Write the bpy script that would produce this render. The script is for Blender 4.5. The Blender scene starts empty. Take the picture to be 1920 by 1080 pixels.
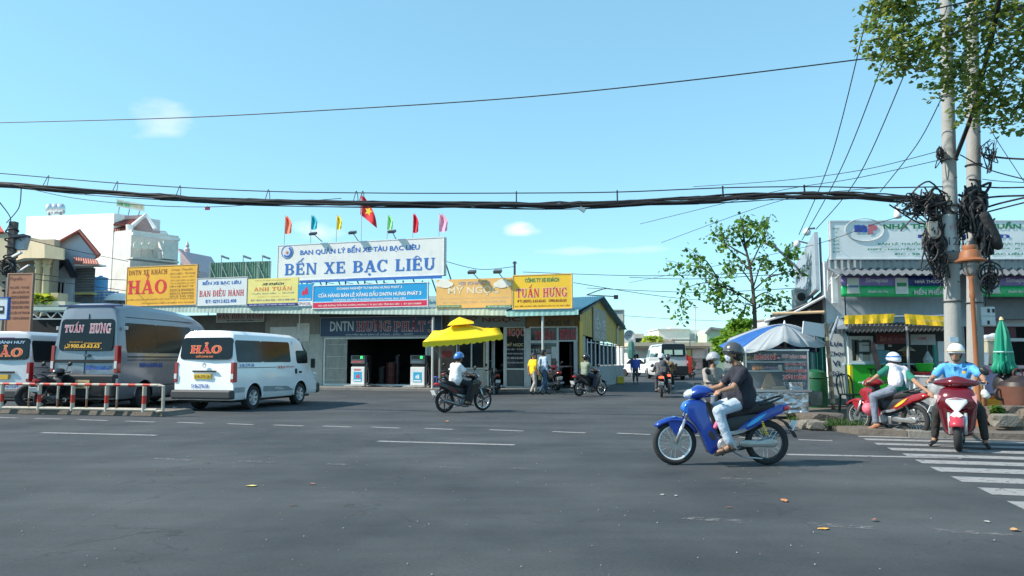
import bpy, bmesh, math, random, unicodedata
from mathutils import Vector, Matrix
random.seed(7)
R = math.radians
S = bpy.context.scene
COL = S.collection
V = Vector
FPX, HOR, CAMZ = 1400.0, 674.0, 1.4
PITCH = math.atan((HOR - 540) / FPX)
cam = bpy.data.cameras.new('camera'); co = bpy.data.objects.new('camera', cam); COL.objects.link(co)
cam.sensor_width = 36; cam.lens = FPX / 1920 * 36; cam.clip_start = .05; cam.clip_end = 3000
co.location = (0, 0, CAMZ); co.rotation_euler = (R(90) + PITCH, 0, 0)
S.camera = co
SUN_H = V((-.985, -.17)).normalized(); SUN_EL = R(42)
w = bpy.data.worlds.new('World'); S.world = w; w.use_nodes = True
nt = w.node_tree; N = nt.nodes; N.clear(); L = nt.links
out = N.new('ShaderNodeOutputWorld'); bg = N.new('ShaderNodeBackground'); sky = N.new('ShaderNodeTexSky')
sky.sky_type = 'NISHITA'; sky.sun_disc = False; sky.sun_elevation = SUN_EL
sky.sun_rotation = math.atan2(SUN_H.x, SUN_H.y); sky.air_density = 1.0; sky.dust_density = 0.0; sky.ozone_density = 1.6
bg.inputs[1].default_value = .15
tint = N.new('ShaderNodeMix'); tint.data_type = 'RGBA'; tint.blend_type = 'MULTIPLY'; tint.inputs[0].default_value = 1
tint.inputs[7].default_value = (.585, .94, 1.02, 1)
gm = N.new('ShaderNodeGamma'); gm.inputs[1].default_value = .55; L.new(sky.outputs[0], gm.inputs[0]); L.new(gm.outputs[0], tint.inputs[6])
tc = N.new('ShaderNodeTexCoord'); nz = N.new('ShaderNodeTexNoise'); nz.inputs['Scale'].default_value = 22; nz.inputs['Detail'].default_value = 6
mp = N.new('ShaderNodeMapping'); mp.inputs['Scale'].default_value = (1, 1, 2.2); L.new(tc.outputs['Generated'], mp.inputs[0]); L.new(mp.outputs[0], nz.inputs['Vector'])
def raydir(px, py):
 cx, cy = (px - 960) / FPX, (540 - py) / FPX
 c, s = math.cos(PITCH), math.sin(PITCH)
 return V((cx, c - cy * s, s + cy * c))
prev = tint.outputs[2]
for (px, py, rx, ry, st) in ((310, 228, 46, 30, .34), (980, 434, 38, 15, 1.0), (596, 436, 40, 18, .5), (1120, 470, 150, 8, .25)):
 d = raydir(px, py).normalized()
 su = N.new('ShaderNodeVectorMath'); su.operation = 'SUBTRACT'; su.inputs[1].default_value = d; L.new(tc.outputs['Generated'], su.inputs[0])
 sc = N.new('ShaderNodeVectorMath'); sc.operation = 'MULTIPLY'; k = FPX * d.y
 sc.inputs[1].default_value = (k / rx, k / rx * .8, k / ry); L.new(su.outputs[0], sc.inputs[0])
 ln = N.new('ShaderNodeVectorMath'); ln.operation = 'LENGTH'; L.new(sc.outputs[0], ln.inputs[0])
 ad = N.new('ShaderNodeMath'); ad.operation = 'MULTIPLY_ADD'; ad.inputs[1].default_value = -1.9; L.new(nz.outputs[0], ad.inputs[0]); L.new(ln.outputs['Value'], ad.inputs[2])
 mr = N.new('ShaderNodeMapRange'); mr.inputs[1].default_value = .05; mr.inputs[2].default_value = -.75; mr.inputs[3].default_value = 0; mr.inputs[4].default_value = st
 L.new(ad.outputs[0], mr.inputs[0])
 mx = N.new('ShaderNodeMix'); mx.data_type = 'RGBA'; L.new(mr.outputs[0], mx.inputs[0]); L.new(prev, mx.inputs[6]); mx.inputs[7].default_value = (2.9, 2.9, 3.0, 1)
 prev = mx.outputs[2]
L.new(prev, bg.inputs[0]); L.new(bg.outputs[0], out.inputs[0])
sl = bpy.data.lights.new('sun', 'SUN'); sl.energy = 2.3; sl.angle = R(1.5); sl.color = (1, .92, .80)
so = bpy.data.objects.new('sun', sl); COL.objects.link(so)
sv = V((SUN_H.x * math.cos(SUN_EL), SUN_H.y * math.cos(SUN_EL), math.sin(SUN_EL)))
so.rotation_euler = sv.to_track_quat('Z', 'Y').to_euler(); so.location = (-20, -5, 30)
S.view_settings.view_transform = 'Standard'; S.view_settings.look = 'None'; S.view_settings.exposure = 1.58; S.view_settings.gamma = 1
S.view_settings.use_curve_mapping = False
S.cycles.max_bounces = 6; S.cycles.transparent_max_bounces = 12
def P(px, py, Y):
 d = raydir(px, py); t = Y / d.y
 return V((d.x * t, Y, CAMZ + d.z * t))
def G(px, py, z=0.0):
 d = raydir(px, py); t = (z - CAMZ) / d.z
 return V((d.x * t, d.y * t, z))
class Frame:
 def __init__(s, o, u):
  s.o = V((o[0], o[1], 0)); s.u = V((u[0], u[1], 0)).normalized(); s.n = V((s.u.y, -s.u.x, 0))
 def at(s, px, py, off=0):
  d = raydir(px, py); o = s.o + s.n * off
  t = (o - V((0, 0, 0))).dot(s.n) / V((d.x, d.y, 0)).dot(s.n)
  return V((d.x * t, d.y * t, CAMZ + d.z * t))
 def sz(s, px, py, off=0):
  p = s.at(px, py, off); return (p - s.o - s.n * off).dot(s.u), p.z
 def pt(s, a, z, off=0): return s.o + s.u * a + s.n * off + V((0, 0, z))
 def rect(s, px0, py0, px1, py1, off=0):
  ym = (py0 + py1) / 2; xm = (px0 + px1) / 2
  return s.sz(px0, ym, off)[0], s.sz(px1, ym, off)[0], s.sz(xm, py1, off)[1], s.sz(xm, py0, off)[1]
def hx(c):
 if not isinstance(c, str): return tuple(c) + (1,)
 c = c.lstrip('#'); r = []
 for i in (0, 2, 4):
  x = int(c[i:i + 2], 16) / 255; r.append(x / 12.92 if x < .04045 else ((x + .055) / 1.055) ** 2.4)
 return tuple(r) + (1,)
_m = {}
def M(c, rough=.6, metal=0, var=.12, sc=4, bump=0, bs=60, dirt=0, em=0, coat=0, trans=0, alpha=1, spec=.5):
 key = (c if isinstance(c, str) else tuple(c), rough, metal, var, sc, bump, bs, dirt, em, coat, trans, alpha, spec)
 if key in _m: return _m[key]
 m = bpy.data.materials.new('paint_%d' % len(_m)); m.use_nodes = True; nt = m.node_tree; N = nt.nodes; L = nt.links
 b = N['Principled BSDF']; col = hx(c)
 b.inputs['Roughness'].default_value = rough; b.inputs['Metallic'].default_value = metal
 b.inputs['Specular IOR Level'].default_value = spec
 b.inputs['Coat Weight'].default_value = coat; b.inputs['Coat Roughness'].default_value = .06
 b.inputs['Transmission Weight'].default_value = trans; b.inputs['Alpha'].default_value = alpha
 tc = N.new('ShaderNodeTexCoord')
 nz = N.new('ShaderNodeTexNoise'); nz.inputs['Scale'].default_value = sc; nz.inputs['Detail'].default_value = 5; nz.inputs['Roughness'].default_value = .62
 L.new(tc.outputs['Object'], nz.inputs['Vector'])
 mr = N.new('ShaderNodeMapRange'); mr.inputs[1].default_value = .25; mr.inputs[2].default_value = .75
 mr.inputs[3].default_value = 1 - var; mr.inputs[4].default_value = 1 + var; L.new(nz.outputs[0], mr.inputs[0])
 hs = N.new('ShaderNodeHueSaturation'); hs.inputs['Color'].default_value = col; L.new(mr.outputs[0], hs.inputs['Value'])
 src = hs.outputs[0]
 if dirt:
  n2 = N.new('ShaderNodeTexNoise'); n2.inputs['Scale'].default_value = sc * .6 + .7; n2.inputs['Detail'].default_value = 9; n2.inputs['Roughness'].default_value = .75
  mp = N.new('ShaderNodeMapping'); mp.inputs['Scale'].default_value = (2.2, 2.2, .5); L.new(tc.outputs['Object'], mp.inputs[0]); L.new(mp.outputs[0], n2.inputs['Vector'])
  r2 = N.new('ShaderNodeMapRange'); r2.inputs[1].default_value = .48; r2.inputs[2].default_value = .75; r2.inputs[4].default_value = dirt
  L.new(n2.outputs[0], r2.inputs[0]); mx = N.new('ShaderNodeMix'); mx.data_type = 'RGBA'; L.new(r2.outputs[0], mx.inputs[0]); L.new(src, mx.inputs[6]); mx.inputs[7].default_value = (.06, .052, .045, 1)
  src = mx.outputs[2]
 L.new(src, b.inputs['Base Color'])
 if em: L.new(src, b.inputs['Emission Color']); b.inputs['Emission Strength'].default_value = em
 if bump:
  n3 = N.new('ShaderNodeTexNoise'); n3.inputs['Scale'].default_value = bs; n3.inputs['Detail'].default_value = 4; L.new(tc.outputs['Object'], n3.inputs['Vector'])
  bp = N.new('ShaderNodeBump'); bp.inputs['Strength'].default_value = bump; bp.inputs['Distance'].default_value = .035
  L.new(n3.outputs[0], bp.inputs['Height']); L.new(bp.outputs[0], b.inputs['Normal'])
 _m[key] = m; return m
BLACK = M((.018, .018, .02), .5); RUBBER = M((.025, .025, .027), .85, bump=.2); DARK = M((.035, .036, .04), .7)
CHROME = M((.62, .63, .65), .22, 1); STEEL = M((.36, .37, .38), .4, .9, dirt=.2); GREYM = M((.25, .26, .27), .55)
WHITE = M((.78, .78, .77), .5, var=.05); GLASS = M((.012, .018, .022), .09, spec=.28, var=.3, sc=2); CABLE = M((.018, .018, .02), .6)
SKIN = M((.36, .19, .115), .55, var=.06); SKIN2 = M((.28, .145, .09), .55, var=.06); VOID = M((.02, .021, .024), .9)  # VOID: near-black wall colour with the shade of interiors put in
CONC = M((.36, .355, .34), .85, var=.18, sc=3, bump=.3, bs=40, dirt=.45)
W = {}
def tag(o, label=None, cat=None, group=None, kind=None):
 if label: o['label'] = label
 if cat: o['category'] = cat
 if group: o['group'] = group
 if kind: o['kind'] = kind
 return o
def thing(name, label, cat, loc=(0, 0, 0), rz=0, group=None):
 o = bpy.data.objects.new(name, None); COL.objects.link(o); o.location = loc; o.rotation_euler = (0, 0, rz); o.empty_display_size = .2
 W[o.name] = Matrix.Translation(V(loc)) @ Matrix.Rotation(rz, 4, 'Z')
 return tag(o, label, cat, group)
def tri(n):
 return [(0, i, i + 1) for i in range(1, n - 1)]
class MB:
 def __init__(s, X=None): s.v = []; s.f = []; s.m = []; s.X = X; s.cur = 0
 def av(s, pts):
  b = len(s.v)
  for p in pts:
   p = V(p)
   if s.X is not None: p = s.X @ p
   s.v.append(p)
  return b
 def poly(s, pts, m=None):
  b = s.av(pts); s.f.append(tuple(range(b, b + len(pts)))); s.m.append(s.cur if m is None else m); return s
 def faces(s, b, fs):
  for f in fs: s.f.append(tuple(b + i for i in f)); s.m.append(s.cur)
 def box(s, c, d, rz=0, rx=0, ry=0):
  c = V(c); hx_, hy, hz = d[0] / 2, d[1] / 2, d[2] / 2
  rot = Matrix.Rotation(rz, 3, 'Z') @ Matrix.Rotation(ry, 3, 'Y') @ Matrix.Rotation(rx, 3, 'X')
  b = s.av([c + rot @ V((x * hx_, y * hy, z * hz)) for z in (-1, 1) for x, y in ((-1, -1), (1, -1), (1, 1), (-1, 1))])
  s.faces(b, [(3, 2, 1, 0), (4, 5, 6, 7), (0, 1, 5, 4), (1, 2, 6, 5), (2, 3, 7, 6), (3, 0, 4, 7)]); return s
 def hexa(s, p):   # 8 points: bottom ring 4, top ring 4
  b = s.av(p); s.faces(b, [(3, 2, 1, 0), (4, 5, 6, 7), (0, 1, 5, 4), (1, 2, 6, 5), (2, 3, 7, 6), (3, 0, 4, 7)]); return s
 def bar(s, p0, p1, w_, h_=None):
  p0, p1 = V(p0), V(p1); d = (p1 - p0).normalized(); up = V((0, 0, 1)) if abs(d.z) < .9 else V((0, 1, 0))
  a = d.cross(up).normalized() * w_ / 2; c = a.cross(d).normalized() * (h_ or w_) / 2
  return s.hexa([p0 - a - c, p0 + a - c, p1 + a - c, p1 - a - c, p0 - a + c, p0 + a + c, p1 + a + c, p1 - a + c])
 def cyl(s, p0, p1, r0, r1=None, n=12, caps=True):
  p0, p1 = V(p0), V(p1); r1 = r0 if r1 is None else r1; d = (p1 - p0).normalized()
  a = d.orthogonal().normalized(); c = d.cross(a)
  ring = lambda p, r: [p + a * (r * math.cos(2 * math.pi * i / n)) + c * (r * math.sin(2 * math.pi * i / n)) for i in range(n)]
  b = s.av(ring(p0, r0) + ring(p1, r1))
  s.faces(b, [(i, (i + 1) % n, n + (i + 1) % n, n + i) for i in range(n)])
  if caps: s.faces(b, [tuple(reversed(range(n))), tuple(range(n, 2 * n))])
  return s
 def tube(s, pts, r, n=6, r1=None):
  pts = [V(p) for p in pts]; k = len(pts); d0 = (pts[1] - pts[0]).normalized(); a = d0.orthogonal().normalized(); rings = []
  for i, p in enumerate(pts):
   d = (pts[min(i + 1, k - 1)] - pts[max(i - 1, 0)])
   if d.length < 1e-7: d = d0
   d = d.normalized(); a = (a - d * a.dot(d)); a = a.normalized() if a.length > 1e-6 else d.orthogonal().normalized(); c = d.cross(a)
   rr = r if r1 is None else r + (r1 - r) * i / (k - 1)
   rings += [p + a * (rr * math.cos(2 * math.pi * j / n)) + c * (rr * math.sin(2 * math.pi * j / n)) for j in range(n)]
  b = s.av(rings)
  s.faces(b, [(i * n + j, i * n + (j + 1) % n, (i + 1) * n + (j + 1) % n, (i + 1) * n + j) for i in range(k - 1) for j in range(n)])
  s.faces(b, [tuple(reversed(range(n))), tuple(range((k - 1) * n, k * n))]); return s
 def torus(s, c, axis, r, t, n=28, k=8, a0=0, a1=360, sq=1):
  c, ax = V(c), V(axis).normalized(); a = ax.orthogonal().normalized(); b_ = ax.cross(a); full = (a1 - a0) >= 360; rings = []
  cnt = n if full else n + 1
  for i in range(cnt):
   t_ = R(a0 + (a1 - a0) * i / n); rd = a * math.cos(t_) + b_ * math.sin(t_)
   rings += [c + rd * (r + t * math.cos(2 * math.pi * j / k)) + ax * (t * sq * math.sin(2 * math.pi * j / k)) for j in range(k)]
  b = s.av(rings)
  s.faces(b, [((i % cnt) * k + j, (i % cnt) * k + (j + 1) % k, ((i + 1) % cnt) * k + (j + 1) % k, ((i + 1) % cnt) * k + j) for i in range(n) for j in range(k)])
  return s
 def prism(s, poly, f0, f1):     # poly of 2-D points, f0/f1 map (a,b)->3-D for the two end faces
  n = len(poly); b = s.av([f0(*p) for p in poly] + [f1(*p) for p in poly])
  s.faces(b, [tuple(reversed(range(n))), tuple(range(n, 2 * n))] + [(i, (i + 1) % n, n + (i + 1) % n, n + i) for i in range(n)]); return s
 def xz(s, poly, y0, y1):
  return s.prism(poly, lambda a, b: (a, y1, b), lambda a, b: (a, y0, b))
 def lathe(s, prof, c, axis=(0, 0, 1), n=24, sx=1, sy=1):
  ax = V(axis).normalized(); a = V((1, 0, 0)) if abs(ax.z) > .9 else ax.orthogonal().normalized(); b_ = ax.cross(a); c = V(c); k = len(prof)
  b = s.av([c + a * (r * sx * math.cos(2 * math.pi * i / n)) + b_ * (r * sy * math.sin(2 * math.pi * i / n)) + ax * z for r, z in prof for i in range(n)])
  s.faces(b, [(j * n + i, j * n + (i + 1) % n, (j + 1) * n + (i + 1) % n, (j + 1) * n + i) for j in range(k - 1) for i in range(n)]); return s
 def loft(s, secs, caps=True):
  n = len(secs[0]); b = s.av([p for r in secs for p in r]); k = len(secs)
  s.faces(b, [(j * n + i, j * n + (i + 1) % n, (j + 1) * n + (i + 1) % n, (j + 1) * n + i) for j in range(k - 1) for i in range(n)])
  if caps: s.faces(b, [tuple(reversed(range(n))), tuple(range((k - 1) * n, k * n))])
  return s
 def build(s, name, mats, parent=None, smooth=False, bevel=0, world=False, at=None, subsurf=0, solid=0):
  if not isinstance(mats, (list, tuple)): mats = [mats]
  vs = s.v
  if parent is not None and world: I = W[parent.name].inverted(); vs = [I @ p for p in vs]
  if parent is None and at is not None: vs = [p - V(at) for p in vs]
  me = bpy.data.meshes.new(name); me.from_pydata([tuple(p) for p in vs], [], s.f)
  for m in mats: me.materials.append(m)
  if len(mats) > 1: me.polygons.foreach_set('material_index', s.m)
  bm = bmesh.new(); bm.from_mesh(me); bmesh.ops.recalc_face_normals(bm, faces=bm.faces) if not getattr(s, 'raw', False) else None; bm.to_mesh(me); bm.free()
  if smooth: me.polygons.foreach_set('use_smooth', [True] * len(me.polygons))
  if smooth and smooth is not True: me.set_sharp_from_angle(angle=R(smooth))
  me.update()
  o = bpy.data.objects.new(name, me); COL.objects.link(o)
  if parent is not None: o.parent = parent
  if at is not None and parent is None: o.location = at
  W[o.name] = W.get(parent.name, Matrix()) if parent is not None else Matrix.Translation(V(at) if at is not None else V())
  if solid: md = o.modifiers.new('solid', 'SOLIDIFY'); md.thickness = solid; md.offset = 0
  if bevel: md = o.modifiers.new('bevel', 'BEVEL'); md.width = bevel; md.segments = 2; md.limit_method = 'ANGLE'; md.angle_limit = R(35)
  if subsurf: md = o.modifiers.new('sub', 'SUBSURF'); md.levels = subsurf; md.render_levels = subsurf
  return o
def struct(mb, name, mats, **k): return tag(mb.build(name, mats, **k), kind='structure')
def realize(o):   # apply modifiers into the mesh
 dg = bpy.context.evaluated_depsgraph_get(); dg.update()
 me = bpy.data.meshes.new_from_object(o.evaluated_get(dg)); o.modifiers.clear(); o.data = me; return o
def retarget(o, m, m2):
 pass
def fbox(fr, mb, r, o0, o1):   # r=(s0,s1,z0,z1)
 a, b, c, d = r
 mb.hexa([fr.pt(a, c, o1), fr.pt(b, c, o1), fr.pt(b, c, o0), fr.pt(a, c, o0), fr.pt(a, d, o1), fr.pt(b, d, o1), fr.pt(b, d, o0), fr.pt(a, d, o0)]); return mb
def pbox(fr, mb, px0, py0, px1, py1, o0, o1): return fbox(fr, mb, fr.rect(px0, py0, px1, py1, o1), o0, o1)
def _ring(cx, cy, rx, ry, tx, ty, a0, a1, n=14):
 o = []
 for i in range(n):
  a, b = R(a0 + (a1 - a0) * i / n), R(a0 + (a1 - a0) * (i + 1) / n)
  q = lambda t, k: (cx + (rx - tx * k) * math.cos(t), cy + (ry - ty * k) * math.sin(t))
  o.append([q(a, 0), q(b, 0), q(b, 1), q(a, 1)])
 return o
def _st(x0, y0, x1, y1, t):   # slanted stroke of horizontal thickness t
 return [[(x0 - t / 2, y0), (x0 + t / 2, y0), (x1 + t / 2, y1), (x1 - t / 2, y1)]]
def _bx(x0, y0, x1, y1): return [[(x0, y0), (x1, y0), (x1, y1), (x0, y1)]]
def glyph(ch):
 T, t, sf, so = .2, .1, .075, .07
 V_ = lambda x, w=T: _bx(x, 0, x + w, 1)
 sr = lambda x, w=T, top=True, bot=True: (_bx(x - so, 0, x + w + so, sf) if bot else []) + (_bx(x - so, 1 - sf, x + w + so, 1) if top else [])
 if ch == 'H': return .92, V_(.1) + V_(.62) + _bx(.3, .45, .62, .56) + sr(.1) + sr(.62)
 if ch == 'I': return .42, V_(.11) + sr(.11)
 if ch == 'L': return .76, V_(.1) + sr(.1) + _bx(.1, 0, .7, .1) + _bx(.62, 0, .7, .3)
 if ch == 'E': return .8, V_(.1) + sr(.1) + _bx(.1, 0, .74, .1) + _bx(.1, .9, .7, 1) + _bx(.3, .45, .55, .55) + _bx(.66, 0, .74, .3) + _bx(.62, .72, .7, 1) + _bx(.5, .36, .57, .64)
 if ch == 'T': return .82, V_(.31) + sr(.31, top=False) + _bx(.03, .9, .79, 1) + _bx(.03, .7, .1, 1) + _bx(.72, .7, .79, 1)
 if ch == 'N': return .95, V_(.12, .1) + V_(.73, .1) + _st(.2, 1, .75, 0, .2) + sr(.12, .1, True, True) + sr(.73, .1, True, False)
 if ch == 'M': return 1.1, V_(.12, .1) + V_(.82, .18) + _st(.2, 1, .5, .1, .2) + _st(.5, .1, .87, 1, .1) + sr(.12, .1) + sr(.82, .18)
 if ch == 'X': return .9, _st(.18, 1, .7, 0, .24) + _st(.17, 0, .7, 1, .11) + _bx(.02, 0, .32, sf) + _bx(.54, 0, .88, sf) + _bx(.02, 1 - sf, .36, 1) + _bx(.56, 1 - sf, .86, 1)
 if ch == 'A': return .92, _st(.14, 0, .45, 1, .1) + _st(.46, 1, .76, 0, .23) + _bx(.25, .27, .66, .36) + _bx(.0, 0, .3, sf) + _bx(.58, 0, .94, sf)
 if ch == 'V': return .9, _st(.76, 1, .47, 0, .1) + _st(.46, 0, .16, 1, .23) + _bx(.0, 1 - sf, .33, 1) + _bx(.62, 1 - sf, .9, 1)
 if ch == 'Y': return .86, _st(.16, 1, .43, .45, .2) + _st(.72, 1, .46, .45, .1) + _bx(.33, 0, .53, .5) + _bx(.22, 0, .64, sf) + _bx(.02, 1 - sf, .33, 1) + _bx(.58, 1 - sf, .84, 1)
 if ch == 'K': return .92, V_(.1) + sr(.1) + _st(.33, .4, .72, 1, .1) + _st(.45, .6, .78, 0, .22) + _bx(.6, 0, .92, sf) + _bx(.58, 1 - sf, .86, 1)
 if ch == 'U': return .92, _bx(.12, .35, .32, 1) + _bx(.68, .35, .78, 1) + _ring(.45, .35, .33, .36, .17, .1, 180, 360) + _bx(.05, 1 - sf, .4, 1) + _bx(.6, 1 - sf, .86, 1)
 if ch == 'O': return .94, _ring(.47, .5, .43, .52, .2, .08, 0, 360, 24)
 if ch == 'Q': return .94, _ring(.47, .5, .43, .52, .2, .08, 0, 360, 24) + _st(.75, -.15, .55, .2, .15)
 if ch == 'C': return .86, _ring(.47, .5, .43, .52, .2, .08, 42, 318, 20) + _bx(.72, .68, .8, 1)
 if ch == 'G': return .93, _ring(.47, .5, .43, .52, .2, .08, 42, 318, 20) + _bx(.66, .0, .82, .42) + _bx(.55, .36, .9, .43) + _bx(.72, .7, .79, 1)
 if ch in 'DĐ': return .9, V_(.1) + sr(.1, top=False, bot=False) + _bx(.02, 0, .4, .08) + _bx(.02, .92, .4, 1) + _ring(.4, .5, .45, .5, .2, .08, -90, 90) + (_bx(-.02, .46, .42, .55) if ch == 'Đ' else [])
 if ch in 'BPR':
  o = V_(.1) + _bx(.02, 0, .42, .08) + _bx(.02, .92, .42, 1) + _bx(.3, .47, .42, .55) + _ring(.42, .735, .33, .265, .19, .08, -90, 90)
  if ch == 'B': o += _ring(.42, .275, .38, .275, .2, .08, -90, 90)
  if ch == 'P': o = V_(.1) + sr(.1) + _bx(.3, .92, .42, 1) + _bx(.3, .42, .42, .5) + _ring(.42, .71, .36, .29, .19, .08, -90, 90)
  if ch == 'R': o += _st(.45, .5, .78, 0, .2)
  return .86, o
 if ch == '3': return .74, _ring(.36, .74, .3, .27, .17, .08, -90, 150, 12) + _ring(.36, .27, .34, .28, .19, .08, -150, 90, 12)
 return .45, []
def serif_mesh(txt):
 x = 0; polys = []
 for ch in txt:
  if ch == 'Đ': base, marks = 'Đ', ''
  else:
   d = unicodedata.normalize('NFD', ch); base, marks = d[0], d[1:]
  wd, g = glyph(base); g = [list(p) for p in g]; cx = wd / 2 - .02
  top = 1.06
  for mk in marks:
   if mk == '\u0302': g += _st(cx - .2, top, cx, top + .17, .1) + _st(cx + .2, top, cx, top + .17, .1); top += .14; cx += .06
   elif mk == '\u0301': g += _st(cx + .0, top + .02, cx + .2, top + .26, .11)
   elif mk == '\u0300': g += _st(cx + .1, top + .02, cx - .1, top + .24, .11)
   elif mk == '\u0309': g += _ring(cx, top + .24, .12, .12, .06, .06, -60, 170, 8) + _bx(cx - .02, top, cx + .05, top + .13)
   elif mk == '\u0303': g += [[(cx - .25, top + .04), (cx - .1, top + .18), (cx + .25, top + .1), (cx + .1, top)]]
   elif mk == '\u0323': g += _ring(cx - .02, -.2, .1, .1, .1, .1, 0, 360, 10)
   elif mk == '\u031b': g += _st(wd - .1, .92, wd + .04, 1.14, .12)
   elif mk == '\u0306': g += _ring(cx, top + .17, .16, .15, .07, .07, 180, 360, 8)
  for p in g: polys.append([(a + x, b) for a, b in p])
  x += wd + .06
 return polys
_tc = {}
def text_polys(txt, bold=.012, serif=False, shear=0, grow=0):
 key = (txt, bold, serif, shear, grow)
 if key in _tc: return _tc[key]
 if serif:
  ps = serif_mesh(txt); g = []
  for p in ps:
   if grow:
    cx = sum(a for a, b in p) / len(p); cy = sum(b for a, b in p) / len(p)
    p = [(a + math.copysign(grow, a - cx), b + math.copysign(grow, b - cy)) for a, b in p]
   g.append(p)
  ps = g; vs = []; fs = []; lay = []
  for i, p in enumerate(ps):
   b = len(vs); vs += p; fs.append(tuple(range(b, b + len(p)))); lay += [i % 7] * len(p)
 else:
  cu = bpy.data.curves.new('t', 'FONT'); cu.body = txt; cu.offset = bold + grow; cu.resolution_u = 2; cu.shear = shear; cu.fill_mode = 'FRONT'
  ob = bpy.data.objects.new('t', cu); COL.objects.link(ob); dg = bpy.context.evaluated_depsgraph_get(); dg.update()
  me = bpy.data.meshes.new_from_object(ob.evaluated_get(dg)); vs = [(v.co.x, v.co.y) for v in me.vertices]; fs = [tuple(p.vertices) for p in me.polygons]; lay = [0] * len(vs)
  bpy.data.objects.remove(ob); bpy.data.curves.remove(cu); bpy.data.meshes.remove(me)
 _tc[key] = (vs, fs, lay); return _tc[key]
def lettering(parent, txt, O, U, Vv, mat, name='lettering', outline=None, world=True, **k):
 """txt stretched over the parallelogram O, O+U, O+Vv; returns a flat printed mesh"""
 O, U, Vv = V(O), V(U), V(Vv); nrm = U.cross(Vv).normalized()
 grow = k.pop('grow', 0)
 vs, fs, lay = text_polys(txt, **k)
 if not vs: return
 x0, x1 = min(a for a, b in vs), max(a for a, b in vs); y0, y1 = min(b for a, b in vs), max(b for a, b in vs)
 def mk(vs, fs, lay, mat, lift, nm):
  mb = MB(); mb.raw = True
  mb.v = [O + U * ((a - x0) / (x1 - x0)) + Vv * ((b - y0) / (y1 - y0)) + nrm * (lift + .0004 * l) for (a, b), l in zip(vs, lay)]
  mb.f = list(fs); mb.m = [0] * len(fs); return mb.build(nm, mat, parent, world=world and parent is not None)
 if outline:
  om, g = outline; v2, f2, l2 = text_polys(txt, grow=g, **k); mk(v2, f2, l2, om, .001, 'lettering_outline')
 return mk(vs, fs, lay, mat, .005, name)
def ftext(fr, parent, txt, px0, py0, px1, py1, off, mat, **k):
 a, b, c, d = fr.rect(px0, py0, px1, py1, off)
 return lettering(parent, txt, fr.pt(a, c, off), fr.u * (b - a), V((0, 0, d - c)), mat, **k)
def sign(fr, name, label, cat, px0, py0, px1, py1, off, col, texts=(), thick=.1, frame=None, group=None, extra=None, base=None):
 r = fr.rect(px0, py0, px1, py1, off); t = thing(name, label, cat, fr.pt((r[0] + r[1]) / 2, r[2], off - thick), 0, group)
 fbox(fr, MB(), r, off - thick, off).build('panel', col, t, world=True)
 if frame:
  mb = MB(); e = .035
  for q in ((r[0], r[1], r[2], r[2] + e), (r[0], r[1], r[3] - e, r[3]), (r[0], r[0] + e, r[2] + e, r[3] - e), (r[1] - e, r[1], r[2] + e, r[3] - e)):
   fbox(fr, mb, q, off - thick - .01, off + .02)
  mb.build('frame', frame, t, world=True)
 for tx in texts:
  kw = dict(tx[6]) if len(tx) > 6 else {}
  ftext(fr, t, tx[0], tx[1], tx[2], tx[3], tx[4], off + .003, tx[5], **kw)
 return t
def catmull(pts, k=8):
 pts = [V(p) for p in pts]; o = []
 for i in range(len(pts) - 1):
  p0 = pts[max(i - 1, 0)]; p1 = pts[i]; p2 = pts[i + 1]; p3 = pts[min(i + 2, len(pts) - 1)]
  for j in range(k):
   t = j / k; o.append(.5 * ((2 * p1) + (p2 - p0) * t + (2 * p0 - 5 * p1 + 4 * p2 - p3) * t * t + (3 * p1 - p0 - 3 * p2 + p3) * t ** 3))
 o.append(pts[-1]); return o
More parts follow.
